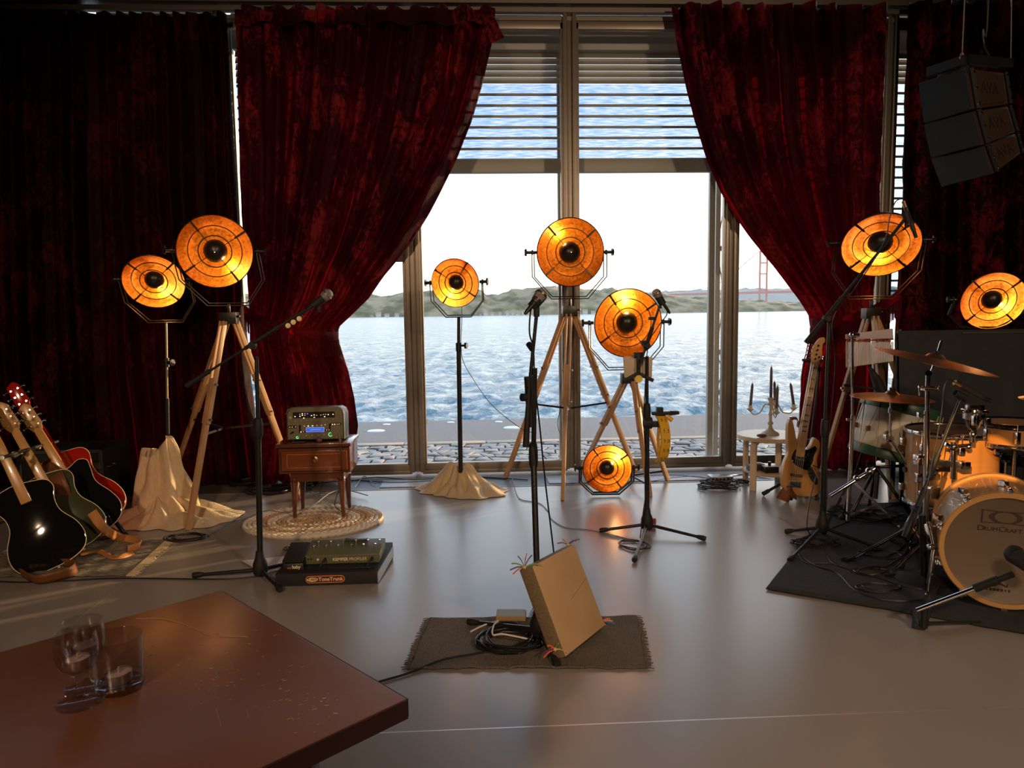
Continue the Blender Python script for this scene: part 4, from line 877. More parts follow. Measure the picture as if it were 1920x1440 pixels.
# wah pedal
wx0, wx1 = S(532, 1060, 3.57).x, S(569, 1060, 3.57).x; wcx = (wx0+wx1)/2
t = thing('wah_pedal', 'black rocker pedal with small orange lettering at the left end of the pedalboard', 'pedal', (wcx, 3.6, bz))
z = bz+.003
mk('base', B().add([(wx0-.006, 3.555, z), (wx1+.006, 3.555, z), (wx1+.006, 3.73, z+.02), (wx0-.006, 3.73, z+.02), (wx0, 3.56, z+.034), (wx1, 3.56, z+.034), (wx1, 3.725, z+.05), (wx0, 3.725, z+.05)], [(3, 2, 1, 0), (4, 5, 6, 7), (0, 1, 5, 4), (1, 2, 6, 5), (2, 3, 7, 6), (3, 0, 4, 7)]), 'black', t, bevel=.004)
mk('treadle', B().bar((wcx, 3.55, z+.046), (wcx, 3.735, z+.082), wx1-wx0+.004, .014, (1, 0, 0)), 'rubber', t, bevel=.004)
text('lettering', 'cry', t, 'orange', V((wcx-.018, 3.5555, z+.015)), (1, 0, 0), (0, .15, 1), .015, .0004); text('lettering', 'baby', t, 'cream', V((wcx+.016, 3.5550, z+.018)), (1, 0, 0), (0, .15, 1), .022, .0004, True)
# paper sheet behind
M['paper'] = mat('pinkish_paper', (.72, .60, .56), .8, noise_=(6, (.78, .68, .64), .5))
def paper(x, y):
    p = G(x, y); return (p.x, p.y, .0035+.002*math.sin(x*.3))
pp = [G(452, 1052), G(496, 1078), G(552, 1062), G(540, 1043)]
tag(mk('paper_sheet', B().grid(lambda u, v: tuple((pp[0].lerp(pp[1], v)).lerp(pp[3].lerp(pp[2], v), u)+V((0, 0, .003+.004*math.sin(u*5)*v))), 10, 8), 'paper'), 'pale paper sheet on the floor beside the left microphone stand base', 'paper')

# ---------------- draped cloths
def heap(name, label, c, prof, h, seed, peak=(0, 0), upright=None):
    """prof: radius by angle list; creased cloth heap"""
    c = V(c)
    def R(a):
        k = (a/(2*PI))*len(prof); i = int(k) % len(prof); f = k-int(k); f = f*f*(3-2*f); return prof[i]*(1-f)+prof[(i+1) % len(prof)]*f
    def fn(u, v):
        a = 2*PI*u; r = R(a)*v*(1+.05*math.sin(a*13+seed))
        x = c.x+math.cos(a)*r+peak[0]*(1-v)**1.5; y = c.y+math.sin(a)*r+peak[1]*(1-v)**1.5
        base = h*(.5*math.exp(-(v/.36)**4)+.5*(1-v)**1.4)
        fold = abs(noise.noise((math.cos(a)*2.2+seed, math.sin(a)*2.2, v*1.2)))*.5*h*math.sin(PI*min(1, v*1.05))
        fold += abs(math.sin(a*5.5+seed+2.5*v+2*noise.noise((math.cos(a)*1.5, math.sin(a)*1.5, seed))))**.7*.26*h*math.sin(PI*v)**.8
        crease = .05*h*noise.noise((x*14, y*14, seed))
        z = base+fold+crease*(v < .98)
        z = z*(1-v**6)+.004
        if v > .97: z = .004
        return (x, y, max(.004, z))
    o = mk(name, B().grid(fn, 150, 44), 'cloth', ang=180)
    md = o.modifiers.new('s', 'SOLIDIFY'); md.thickness = .003; md.offset = 1
    return tag(o, label, 'cloth', 'beige cloths hiding the lamp stand bases')
c = G(862, 921)
heap('draped_cloth', 'crumpled beige linen heap around the foot of the black lamp pole', c, [.34, .26, .16, .16, .24, .36, .30, .22, .20, .24, .30, .36], .185, 2.2, (-.005, 0))
# the left cloth : heap skirt plus an upright pleated hood around the pole
pbx = LAMPA[1]; c = V((-2.0, 4.86, 0))
heap('draped_cloth', 'large beige linen spread on the floor below the leftmost lamps', c, [.46, .32, .2, .2, .26, .34, .42, .40, .34, .30, .36, .44], .14, 5.1, (-.1, 0))
hood = thing('cloth_hood', 'upright folded beige cloth wrapped around the pole of the leftmost lamp', 'cloth', (-2.1, 4.9, 0), 'beige cloths hiding the lamp stand bases')
ho = [(268, 836), (300, 838), (318, 834), (330, 870), (348, 905), (352, 935), (343, 962), (320, 966), (290, 962), (262, 960), (262, 930), (266, 880)]
def hoodfn(u, v):
    # v 0 top .. 1 bottom, u around
    top = S(292, 837, 4.86).lerp(S(318, 835, 4.9), 0); a = 2*PI*u
    ctop, cbot = S(294, 838, 4.92), S(300, 985, 4.86); c = ctop.lerp(cbot, v)
    rx = .085+.11*v**.8+.03*math.sin(a*3+1.2)*v; ry = .05+.10*v
    f = .016*math.sin(a*7+3*v)+.02*noise.noise((math.cos(a)*2, math.sin(a)*2, v*4))
    z = c.z+(.045*math.cos(a-.2)+.035*math.cos(2*a+.5))*(1-v)+.01*noise.noise((a, v*6, 2))
    return (c.x+math.cos(a)*(rx+f)+.10*v*v*(math.cos(a) > 0)*math.cos(a), c.y+math.sin(a)*(ry+f), max(.05, z))
o = mk('folds', B().grid(hoodfn, 110, 36), 'cloth', hood, ang=180); md = o.modifiers.new('s', 'SOLIDIFY'); md.thickness = .003

# ---------------- guitars
M['maple'] = mat('amber_maple', (.60, .30, .09), .25, noise_=(6, (.68, .38, .13), .5, (1, 6, 1)), Coat_Weight=.6)
M['binding'] = mat('cream_binding', (.80, .62, .38), .35, noise_=(20, (.85, .68, .43), .5))
M['cherry'] = mat('cherry_red_lacquer', (.42, .012, .006), .12, Coat_Weight=1.0, noise_=(5, (.50, .02, .01), .5)); M['oliveg'] = mat('olive_sage_lacquer', (.055, .060, .022), .14, Coat_Weight=1.0, noise_=(5, (.065, .07, .028), .5))
M['roseneck'] = mat('dark_fingerboard', (.05, .022, .012), .4, noise_=(9, (.07, .03, .016), .5)); M['leather'] = mat('tan_leather', (.50, .20, .05), .5, noise_=(14, (.58, .26, .08), .5), bump=(60, .15)); M['leatherdk'] = mat('brown_leather', (.16, .055, .02), .45, noise_=(14, (.22, .08, .03), .5), bump=(60, .15))
M['string'] = mat('guitar_string', (.7, .65, .58), .3, 1.0, bump=(60, .02)); M['button'] = mat('pearl_button', (.85, .78, .62), .3, noise_=(30, (.9, .84, .7), .5))
LP = [(-.0, .225), (.055, .215), (.115, .195), (.135, .15), (.115, .085), (.118, .02), (.16, -.06), (.172, -.135), (.145, -.195), (.08, -.225), (0, -.232), (-.08, -.225), (-.145, -.195), (-.172, -.135), (-.16, -.06), (-.118, .02), (-.115, .085), (-.14, .15), (-.115, .205), (-.05, .225)]
SG = [(0, .19), (.05, .20), (.10, .215), (.14, .19), (.135, .13), (.125, .05), (.165, -.05), (.18, -.13), (.15, -.20), (.08, -.235), (0, -.24), (-.08, -.235), (-.15, -.20), (-.18, -.13), (-.165, -.05), (-.125, .05), (-.135, .13), (-.14, .19), (-.10, .215), (-.05, .20)]
def guitar(name, label, body_c, ang, yaw, bodym, neckm, outline, k=1.0, headm=None, binding=True, back=True, pegs=6, lean=8, th=.05, nl=.40, headoff=.0):
    # local frame: x across body, y along the neck, z towards the viewer
    a = math.radians(ang); yw = math.radians(yaw)
    X = V((math.cos(yw)*math.cos(a), math.sin(yw), math.sin(a)*math.cos(yw)*1)); Y = V((-math.sin(a), math.sin(math.radians(lean)), math.cos(a))); X = (X-Y.normalized()*X.dot(Y.normalized())).normalized()
    fm = frameM(body_c, X, Y)
    t = thing(name, label, 'guitar', body_c, 'electric guitars in the left rack')
    out = spl2([(x*k, y*k) for x, y in outline], 5)
    bd = mk('body', B(fm).prism(out, -th/2, th/2), bodym, t, bevel=.006, ang=50)
    if binding: mk('binding', B(fm).tube([(x*1.002, y*1.002, th/2-.001) for x, y in out], .0017, 6, closed=True), 'binding', bd)
    n0, n1 = .17*k, .17*k+nl
    nb = B(fm)
    def neck(u, v):
        w_ = .028-.007*u; aa = PI*v; return (math.cos(aa)*w_, n0+(n1-n0)*u, th/2-.012+(-1 if not back else 1)*math.sin(aa)*.02)
    nk = mk('neck', B(fm).bar((0, n0-.05, th/2-.006), (0, n1, th/2-.002), .054, .026, (1, 0, 0), .042, .022), neckm, t, bevel=.006)
    if not back:
        mk('fretboard', B(fm).bar((0, n0-.07, th/2+.010), (0, n1, th/2+.011), .052, .006, (1, 0, 0), .042, .006), 'roseneck', nk, smooth=False)
    hl = .17; ho_ = [(-.024, 0), (.024, 0), (.040, .04), (.034, .15), (.012, .175), (-.012, .165), (-.034, .15), (-.040, .04)]
    hm = fm @ Matrix.Translation((0, n1, th/2-.004)) @ Matrix.Rotation(math.radians(8), 4, 'X')
    hd = mk('headstock', B(hm).prism(ho_, -.008, .008), headm or neckm, t, bevel=.002)
    for q in range(3):
        for s in (-1, 1):
            mk('tuning_peg', B(hm).cyl((s*.02, .035+q*.045, -.01), (s*.02, .035+q*.045, .018), .005, seg=10).cyl((s*.02, .035+q*.045, .012), (s*.052, .038+q*.045, .012), .003, seg=8).ball((s*.058, .038+q*.045, .012), .011, 10, (.7, 1, .5)), 'chrome', hd)
    mk('strap_button', B(fm).cyl((0, -.232*k, 0), (0, -.25*k, 0), .007, seg=10).cyl((.0, .235*k, -.01), (.0, .25*k, -.01), .007, seg=10), 'button', t)
    return t, fm
g1, f1 = guitar('electric_guitar', 'glossy black single-cut guitar with cream binding, nearest in the rack', S(72, 984, 3.92), 26, 24, 'blackgloss', 'maple', LP, 1.04, nl=.38)
g2, f2 = guitar('electric_guitar', 'olive green guitar with an amber neck behind the black guitar', S(116, 958, 4.12), 30, 24, 'oliveg', 'maple', LP, 1.0, nl=.34)
g3, f3 = guitar('electric_guitar', 'dark guitar body between the olive and the red guitar', S(150, 936, 4.32), 31, 24, 'blackgloss', 'maple', SG, .96, nl=.30)
g4, f4 = guitar('semi_hollow_guitar', 'cherry red guitar with cream binding and red neck at the back', S(150, 918, 4.52), 33, 24, 'cherry', 'cherry', LP, 1.12, headm='cherry', nl=.40)
# multi guitar rack
t = thing('guitar_rack', 'black tubular guitar rack with white tipped yokes holding the necks', 'guitar stand', (-2.4, 4.2, 0))
ra_, rb2 = S(-30, 880, 3.95), S(86, 832, 4.62)
mk('top_bar', B().tube([ra_, S(40, 848, 4.3), rb2], .014, 10), 'rubber', t)
for k, (px, py, yy) in enumerate(((4, 858, 3.9), (26, 851, 4.02), (39, 847, 4.16), (56, 842, 4.3), (73, 838, 4.45), (87, 834, 4.6))):
    p = S(px, py, yy-.08); mk('yoke', B().cyl(p+V((0, .12, .0)), p, .009, seg=10).ball(p, .0145, 12), 'rubber', t); 
    mk('yoke_tip', B().ball(p+V((.004, -.010, 0)), .013, 12, (1, .7, 1)), 'button', t)
mk('front_leg', B().tube(spl([S(128, 862, 4.62), S(168, 905, 4.60), S(200, 955, 4.5), S(222, 985, 4.45), G(236, 1006)+V((0, 0, .012))], 6), .014, 10), 'black', t)
mk('base_bar', B().tube([G(236, 1006)+V((0, 0, .014)), G(150, 1020)+V((0, 0, .014)), G(120, 1050)+V((0, 0, .05)), G(40, 1066)+V((0, 0, .05))], .014, 10), 'nickel', t)
mk('rear_leg', B().tube([S(40, 848, 4.3), S(20, 930, 4.6), G(-10, 985)+V((0, 0, .014))], .014, 10), 'black', t)
mk('rubber_foot', B().ball(G(236, 1008)+V((0, 0, .016)), .018, 12).ball(G(128, 1054)+V((0, 0, .02)), .02, 12), 'rubber', t)
# straps
def strap(name, label, pts, wid, m, th=.004, wv=(0, 0, 1)):
    P = spl(pts, 8); b = B(); n = len(P)-1
    def fn(u, v):
        i = min(int(u*n), n-1); p = P[i].lerp(P[i+1], u*n-i); d = (P[i+1]-P[i]).normalized(); sd = V(wv) if not callable(wv) else wv(u); sd = (sd-d*sd.dot(d)).normalized(); return p+sd*(v-.5)*wid
    o = mk(name, B().grid(fn, n*2, 3), m, ang=180); md = o.modifiers.new('s', 'SOLIDIFY'); md.thickness = th; md.offset = 0
    return tag(o, label, 'strap', 'leather guitar straps')
strap('guitar_strap', 'tan leather strap trailing from the guitars onto the striped rug', [S(172, 960, 4.0), S(195, 990, 4.05), G(222, 1018)+V((0, 0, .035)), G(252, 1020)+V((0, 0, .02)), G(262, 1030)+V((0, 0, .02)), G(240, 1038)+V((0, 0, .02))], .05, 'leather', wv=(.3, .3, 1))
strap('guitar_strap', 'brown leather strap curled on the floor before the black guitar', [G(40, 1085)+V((0, 0, .03)), G(70, 1098)+V((0, 0, .03)), G(110, 1092)+V((0, 0, .035)), G(138, 1082)+V((0, 0, .035)), G(142, 1070)+V((0, 0, .03)), G(118, 1066)+V((0, 0, .03))], .055, 'leatherdk', wv=(0, -.4, 1))
strap('guitar_strap', 'pale brown leather strap lying along the striped rug, below the olive guitar', [G(150, 1046)+V((0, 0, .02)), G(185, 1040)+V((0, 0, .02)), G(215, 1052)+V((0, 0, .018)), G(250, 1042)+V((0, 0, .018))], .03, 'leather', wv=(.2, 1, .2))
strap('guitar_strap', 'reddish leather strap looped behind the amber necks, over the red guitar', [S(84, 872, 4.28), S(104, 890, 4.15), S(116, 915, 4.12), S(126, 945, 4.15)], .07, 'leatherdk', wv=(1, .1, .3))
# striped rug
M['rugA'] = mat('grey_black_weave', (.05, .045, .035), .95, noise_=(26, (.42, .36, .27), .25, (1, 9, 1)), bump=(200, .5))
q = [G(-60, 1085), G(236, 1082), G(312, 1014), G(40, 1010)]
t = thing('striped_rug', 'flat black and grey woven rug with pale fringe under the guitars', 'rug', (q[1].x-.3, q[1].y+.2, 0))
mk('weave', B().grid(lambda u, v: tuple(q[0].lerp(q[1], u).lerp(q[3].lerp(q[2], u), v)+V((0, 0, .007+.0015*math.sin(u*50)))), 60, 20), 'rugA', t)
fb = B(); M['fringe'] = mat('cream_fringe', (.66, .50, .30), .9, noise_=(60, (.72, .58, .38), .5))
for k in range(70):
    p = q[1].lerp(q[2], (k+.5)/70); fb.bar(p+V((0, 0, .006)), p+V((.045+rnd.uniform(-.01, .015), rnd.uniform(-.02, .01), .004)), .005, .003, (0, 1, 0))
mk('fringe', fb, 'fringe', t, kind='stuff', smooth=False)
# flight case at the back left
p = S(120, 930, 5.35); x0_, x1_ = S(40, 900, 5.3).x, S(192, 900, 5.3).x; zt = S(150, 845, 5.3).z
t = thing('flight_case', 'black flight case with metal edges in the shadow behind the guitars', 'case', ((x0_+x1_)/2, 5.5, 0))
M['casemetal'] = mat('dull_aluminium_edge', (.20, .18, .16), .4, .8, bump=(60, .1))
mk('shell', B().box(((x0_+x1_)/2, 5.52, zt/2+.02), (x1_-x0_, .44, zt-.04)), 'blackmatte', t, bevel=.006)
for z in (.03, zt): mk('edge', B().box(((x0_+x1_)/2, 5.295, z-.005), (x1_-x0_, .014, .025)), 'casemetal', t, bevel=.002)
for x in (x0_, S(166, 900, 5.3).x, x1_): mk('edge', B().box((x, 5.293, zt/2+.01), (.03, .014, zt-.02)), 'casemetal', t, bevel=.002)
mk('handle', B().tube([(x1_+.01, 5.35, .25), (x1_+.03, 5.35, .25), (x1_+.03, 5.45, .25), (x1_+.01, 5.45, .25)], .006, 8), 'nickel', t)
mk('latch', B().box((S(182, 870, 5.29).x, 5.288, zt*.72), (.04, .012, .05)), 'nickel', t, bevel=.003)
# ================================================================== CENTRE: rug, square drum, cables
M['weave'] = mat('grey_brown_weave', (.085, .069, .056), .95, noise_=(60, (.18, .15, .12), .5, (6, 1, 1)), bump=(240, .6, (1, .25, 1)))
q = [G(765, 1257), G(1213, 1256), G(1193, 1157), G(806, 1161)]
t = thing('woven_rug', 'small rumpled grey-brown woven rug under the central microphone stand', 'rug', (.2, 2.8, 0))
def wr(u, v):
    p = q[0].lerp(q[1], u).lerp(q[3].lerp(q[2], u), v); z = .006+.010*max(0, noise.noise((p.x*7, p.y*9, 1)))+.022*max(0, math.sin((u*2.2+v*1.3)*PI))*math.exp(-((u-.2)/.14)**2)*math.exp(-((v-.72)/.2)**2)
    z += .005*abs(math.sin(u*30))*(v < .04)
    return (p.x+.006*noise.noise((v*9, u*3, 4)), p.y+.006*noise.noise((u*11, v, 2)), z)
o = mk('weave', B().grid(wr, 110, 40), 'weave', t, ang=180); md = o.modifiers.new('s', 'SOLIDIFY'); md.thickness = .004; md.offset = -1
fb = B()
for (a, b_, sx) in ((q[0], q[3], -1), (q[1], q[2], 1)):
    for k in range(60):
        p = a.lerp(b_, (k+.5)/60); fb.bar(p+V((0, 0, .007)), p+V((sx*(.020+rnd.uniform(-.006, .01)), rnd.uniform(-.012, .008), .004)), .0035, .002, (0, 1, 0))
mk('fringe', fb, 'weave', t, kind='stuff', smooth=False)
# square frame drum leaning on the stand
TL, BL, TR, BR = V((.198, 2.714, .347)), V((.311, 2.623, .028)), V((.397, 3.004, .336)), V((.509, 2.913, .016))
X = (BR-BL).normalized(); Y = (TL-BL).normalized(); nrm = X.cross(Y).normalized(); sz = .352
if nrm.y > 0: nrm = -nrm
cen = (TL+BL+TR+BR)/4; fm = frameM(cen, X, Y); thick = .062
t = thing('square_frame_drum', 'square skin frame drum with ribbon tufts, leaning on the central stand', 'drum', (cen.x, cen.y, 0))
s2 = 1 if (fm.to_3x3() @ V((0, 0, 1))).dot(nrm) > 0 else -1
mk('frame', B(fm).box((0, 0, -s2*thick/2), (sz, sz, thick)), 'skinside', t, bevel=.006)
mk('skin', B(fm).box((0, 0, s2*.0015), (sz-.004, sz-.004, .004)), 'skin', t, bevel=.0018)
mk('crease', B(fm).bar((.0, -.01, s2*.0036), (sz/2-.01, .03, s2*.0036), .0014, .0004, (0, 1, 0)), 'skinside', t, smooth=False)
rc_ = {'ribbon_orange': (.80, .20, .04), 'ribbon_green': (.25, .42, .12), 'ribbon_blue': (.06, .14, .40), 'ribbon_purple': (.16, .04, .20), 'ribbon_tan': (.60, .42, .22), 'ribbon_grey': (.16, .16, .17)}
for k, c_ in rc_.items(): M[k] = mat(k, c_, .7, noise_=(40, tuple(min(1, x*1.25) for x in c_), .5))
def tuft(name, p, dirs, L_=.05):
    p = V(p); tt = mk('ribbon_tuft', B().ball(p, .008, 8), 'ribbon_tan', t)
    for (dx, dy, dz, m) in dirs:
        e = p+V((dx, dy, dz))*L_; md_ = p.lerp(e, .5)+V((0, 0, .006))
        b = B(); pts = spl([p, md_, e], 4); n = len(pts)-1
        for i in range(n): b.bar(pts[i], pts[i+1], .0075, .0012, (0, 1, .3))
        mk('ribbon', b, m, tt, smooth=False)
cA, cB, cC, cD = TL-nrm*.03+V((-.004, 0, .004)), TR-nrm*.03+V((0, 0, .004)), BR-nrm*.03, BL-nrm*.02
tuft('a', cA, [(-1.0, -.1, .35, 'ribbon_green'), (-1.1, -.1, -.15, 'ribbon_grey'), (-.9, -.2, -.45, 'ribbon_orange'), (-.5, 0, .9, 'ribbon_purple'), (.2, 0, 1.1, 'ribbon_orange'), (.6, .1, .9, 'ribbon_blue'), (1.2, -.2, .25, 'ribbon_green'), (.1, 0, .8, 'ribbon_purple')])
tuft('b', cB, [(-.9, 0, .15, 'ribbon_grey'), (-.5, -.1, .55, 'ribbon_orange'), (.7, 0, .35, 'ribbon_purple'), (1.0, 0, .45, 'ribbon_grey'), (-.4, 0, .35, 'ribbon_tan')], .05)
tuft('c', cC+V((.01, 0, .02)), [(.9, 0, .35, 'ribbon_orange'), (.8, -.2, -.05, 'ribbon_blue'), (1.1, 0, .1, 'ribbon_tan'), (.4, -.4, -.1, 'ribbon_orange'), (1.3, -.1, -.1, 'ribbon_grey')], .045)
tuft('d', cD+V((-.02, 0, .035)), [(-.6, 0, .3, 'ribbon_orange'), (-1.0, -.1, -.3, 'ribbon_purple'), (-.9, -.2, -.5, 'ribbon_orange'), (1.0, 0, -.3, 'ribbon_tan'), (.3, -.1, .5, 'ribbon_green'), (-.3, 0, .1, 'ribbon_orange')], .05)
# cables
def coil(name, label, c, ra, rb_, turns, r=.0035, m='cable', seed=0, z0=.004, h=.035, tail=None, grp=None):
    c = V(c); rn = random.Random(seed); pts = []; n = 26
    for k in range(int(turns*n)):
        a = 2*PI*k/n; tt = k/n
        e = .82+.18*math.sin(tt*1.7+seed); ox = .05*ra*math.sin(tt*2.3+seed*2); oy = .09*rb_*math.cos(tt*1.9+seed)
        pts.append((c.x+ox+math.cos(a+.3*math.sin(tt))*ra*e, c.y+oy+math.sin(a)*rb_*(.84+.16*math.cos(tt*2.9+seed)), z0+r+h*(tt/turns)*(.5+.5*math.sin(a*1+tt*3))*.9))
    if tail: pts = pts+[V(p) for p in spl([pts[-1]]+[V(p) for p in tail], 8)][1:]
    return tag(mk(name, B().tube(pts, r, 6), m), label, 'cable', grp)
def cable(label, pts, r=.003, m='cable', n=8, grp=None):
    return tag(mk('cable', B().tube(spl(pts, n), r, 6), m), label, 'cable', grp)
z = .004
coil('cable_coil', 'thick coil of black cable on the grey-brown woven rug', G(953, 1207)+V((0, 0, .012)), .128, .125, 14, .0044, seed=3, z0=.010, h=.03, tail=[G(900, 1230)+V((0, 0, .012)), G(830, 1243)+V((0, 0, .012)), G(775, 1262)+V((0, 0, .006)), G(725, 1277)+V((0, 0, .005)), G(640, 1300)+V((0, 0, .005)), G(560, 1320)+V((0, 0, .005))])
cable('pale cable end looped over the coil on the woven rug', [G(882, 1190)+V((0, 0, .012)), G(905, 1182)+V((0, 0, .02)), S(924, 1167, 2.95), S(934, 1164, 2.93), S(926, 1172, 2.9), S(924, 1190, 2.8), G(945, 1210)+V((0, 0, .045)), G(1000, 1214)+V((0, 0, .03))], .0035, 'cablew')
M['screenblue'] = mat('pale_blue_tablet_glass', (.50, .68, .74), .45, noise_=(3, (.55, .72, .78), .5)); 
p4 = G(964, 1160, .03); t = thing('tablet_box', 'small flat tuner with pale blue top resting behind the coiled cable', 'device', (p4.x, p4.y, .012))
fm = frameM((p4.x-.01, p4.y+.04, .022), V((1, -.12, 0)), V((.1, 1, .22)))
mk('body', B(fm).box((0, 0, .008), (.125, .055, .022)), 'ribbon_tan', t, bevel=.004); mk('face', B(fm).box((0, 0, .0198), (.115, .047, .002)), 'screenblue', t, smooth=False)
cable('black lead running from the tuner toward the central stand base', [p4+V((.06, .03, -.012)), G(1000, 1143)+V((0, 0, .008)), G(1020, 1135)+V((0, 0, .02))], .003)
cable('microphone cable hanging down from the central stand to the floor', [S(998, 572, 2.96), S(994, 590, 2.93), S(993, 625, 2.93), S(1000, 655, 2.93), S(1003, 720, 2.93), S(1012, 800, 2.92), S(1022, 900, 2.92), S(1034, 1000, 2.95), S(1046, 1100, 3.0), G(1050, 1140)+V((0, 0, .02))], .0034)
cable('thin grey cable wandering from the window to the right central stand', [G(960, 896)+V((0, 0, z)), G(968, 925)+V((0, 0, z)), G(978, 938)+V((0, 0, z)), G(1010, 944)+V((0, 0, z)), G(1028, 960)+V((0, 0, z)), G(1035, 975)+V((0, 0, z)), G(1060, 990)+V((0, 0, z)), G(1100, 994)+V((0, 0, z)), G(1140, 1002)+V((0, 0, z)), G(1190, 1015)+V((0, 0, z))], .0028, 'cableg')
coil('cable_coil', 'small loose loop of dark cable beneath the tambourine stand', G(1188, 1024), .085, .10, 3, .003, seed=5, h=.01)
cable('black lead spiralling down the pole of the tambourine stand', [S(1248, 575, 4.18), S(1250, 590, 4.17), S(1232, 615, 4.16), S(1215, 650, 4.18), S(1209, 740, 4.19), S(1207, 800, 4.18), S(1213, 900, 4.185), S(1206, 960, 4.17), G(1200, 1012)+V((0, 0, .01))], .003)
M['redmetal'] = mat('red_painted_metal', (.32, .03, .02), .4, noise_=(10, (.38, .05, .03), .5))
p = G(1229, 1003); t = thing('effects_pedal', 'small red effects pedal on the floor behind the tambourine stand base', 'pedal', (p.x, 4.33, 0))
mk('box', B().box((p.x, 4.33, .032), (.075, .05, .055)), 'redmetal', t, bevel=.004); mk('switch', B().cyl((p.x+.01, 4.33, .06), (p.x+.01, 4.33, .075), .006, seg=12), 'chrome', t)
# thin lead from the black pole lamp to the tripod
cable('thin lead sagging from the black pole lamp to the central tripod', [S(866, 575, 5.25), S(866, 600, 5.27), S(866, 668, 5.28), S(890, 715, 5.3), S(925, 762, 5.4), S(975, 802, 5.45), S(1000, 812, 5.42)], .0025, 'cable')
cable('thin lead falling beside the tall wooden tripod lamp', [S(1052, 760, 5.3), S(1046, 790, 5.3), S(1048, 808, 5.25), S(1052, 815, 5.2)], .0025, 'cable')
def floorline(label, pp, r=.004, m='cable', dz=0): return cable(label, [G(x, y)+V((0, 0, r+dz)) for x, y in pp], r, m)
floorline('black cable along the glazing from the side table to the black lamp cloth', [(455, 925), (540, 912), (650, 899), (740, 903), (820, 899), (900, 893), (990, 898)], dz=-.012)
floorline('second cable lying along the threshold under the left mullion', [(640, 905), (700, 893), (780, 898), (860, 893), (950, 896)], .0035, 'cable', -.012)
floorline('black cables along the threshold from the floor lamp to the stage box', [(1090, 905), (1180, 893), (1260, 889), (1340, 895), (1400, 889), (1460, 900)], .0035, 'cable', -.012)
floorline('black lead looping from the floor lamp to the stage box', [(1180, 912), (1240, 897), (1300, 891), (1335, 897)], .003, 'cable', -.012)
floorline('brown lead crossing the rug from behind the side table', [(448, 982), (500, 964), (540, 968), (585, 955), (620, 930), (650, 925), (690, 935)], .0035, 'cableg', .02)
floorline('black cable running along the floor from the guitars to the pedalboard', [(-40, 1090), (60, 1093), (200, 1086), (300, 1086), (420, 1087), (500, 1080)], .0038)
coil('cable_coil', 'coil of black cable at the corner of the striped rug', G(352, 1010), .125, .085, 4, .004, seed=8, h=.012, tail=[G(398, 1000)+V((0, 0, z)), G(425, 985)+V((0, 0, z)), G(458, 970)+V((0, 0, .02))])
coil('cable_coil', 'small loop of dark cable behind the wah pedal', G(555, 1030)+V((-.02, 0, 0)), .055, .06, 2, .003, seed=2, h=.006)
for k, (x0p, x1p) in enumerate(((566, 560), (580, 574), (587, 586), (604, 604))):
    tag(mk('cable', B().tube(spl([V((S(x0p, 880, 4.98).x, 4.98, .27)), V((S((x0p+x1p)/2-3, 900, 4.98).x, 4.98, .14)), G(x1p-2, 935)+V((0, 0, .03)), G(x1p+25, 925)+V((0, 0, .01))], 6), .003, 6), 'cable'), ['thin cable hanging behind the side table, nearest its left leg', 'thin cable hanging behind the table, second from the left leg', 'thin cable hanging behind the table under the drawer knob', 'thin cable hanging behind the table, nearest its right leg'][k], 'cable')
tag(mk('cable', B().tube(spl([S(634, 812, 4.62), S(637, 830, 4.58), S(640, 870, 4.59), S(641, 905, 4.66), S(633, 925, 4.7), G(628, 955)+V((0, 0, .03)), G(640, 968)+V((0, 0, .03))], 8), .003, 6), 'cable'), 'cable plugged into the amplifier and hanging over the table edge', 'cable')
rn = random.Random(4)
for k in range(3): coil('cable_coil', ['loose coil of cable in the dark gap between left tripod and table', 'tangled cable heap at the foot of the left curtain', 'cable loops behind the leg of the side table'][k], [G(500, 925), G(460, 908), G(548, 914)][k], .16, .09, 4+k, .005, seed=10+k, h=.03)
M['whiteplate'] = mat('pale_floor_hatch', (.46, .45, .45), .35, noise_=(5, (.52, .51, .50), .5))
p0, p1 = G(716, 904), G(830, 899); tag(mk('floor_hatch', B().box(((p0.x+p1.x)/2, 5.72, -.0115), (p1.x-p0.x, .24, .006)), 'whiteplate', bevel=.001), 'pale grey floor hatch plate by the window, left of the lamp cloth', 'hatch')
p0, p1 = G(1000, 904), G(1060, 899); tag(mk('floor_hatch', B().box((1.35, 5.72, -.0115), (1.6, .26, .006)), 'whiteplate', bevel=.001), 'long grey plate strip in the threshold behind the floor lamp', 'hatch')
floorline('white lead humped over the threshold left of the hatch', [(665, 915), (676, 900), (684, 894), (695, 903), (705, 908)], .0035, 'cableg', .0)
# stage box with coil near the stool
p = G(1350, 905); t = thing('stage_box', 'small metal junction box tangled in coiled cables near the stool', 'junction box', (p.x, p.y, 0))
mk('box', B().box((p.x, p.y, .035), (.17, .10, .045)), 'nickel', t, bevel=.004)
for k in range(6): mk('socket', B().cyl((p.x-.07+k*.028, p.y-.05, .04), (p.x-.07+k*.028, p.y-.056, .04), .009, seg=12), 'panelblk', t)
coil('cable_coil', 'round coil of black cable around the junction box near the stool', G(1346, 914), .155, .12, 6, .0042, seed=6, h=.07)
coil('cable_coil', 'little coil of cable behind the left leg of the stool', G(1392, 906), .06, .05, 4, .004, seed=9, h=.02)
cable('cable from the junction box to the pedals on the stool shelf', [G(1370, 898)+V((0, 0, .03)), G(1385, 893)+V((0, 0, .012)), G(1400, 893)+V((0, 0, .012))], .0035)

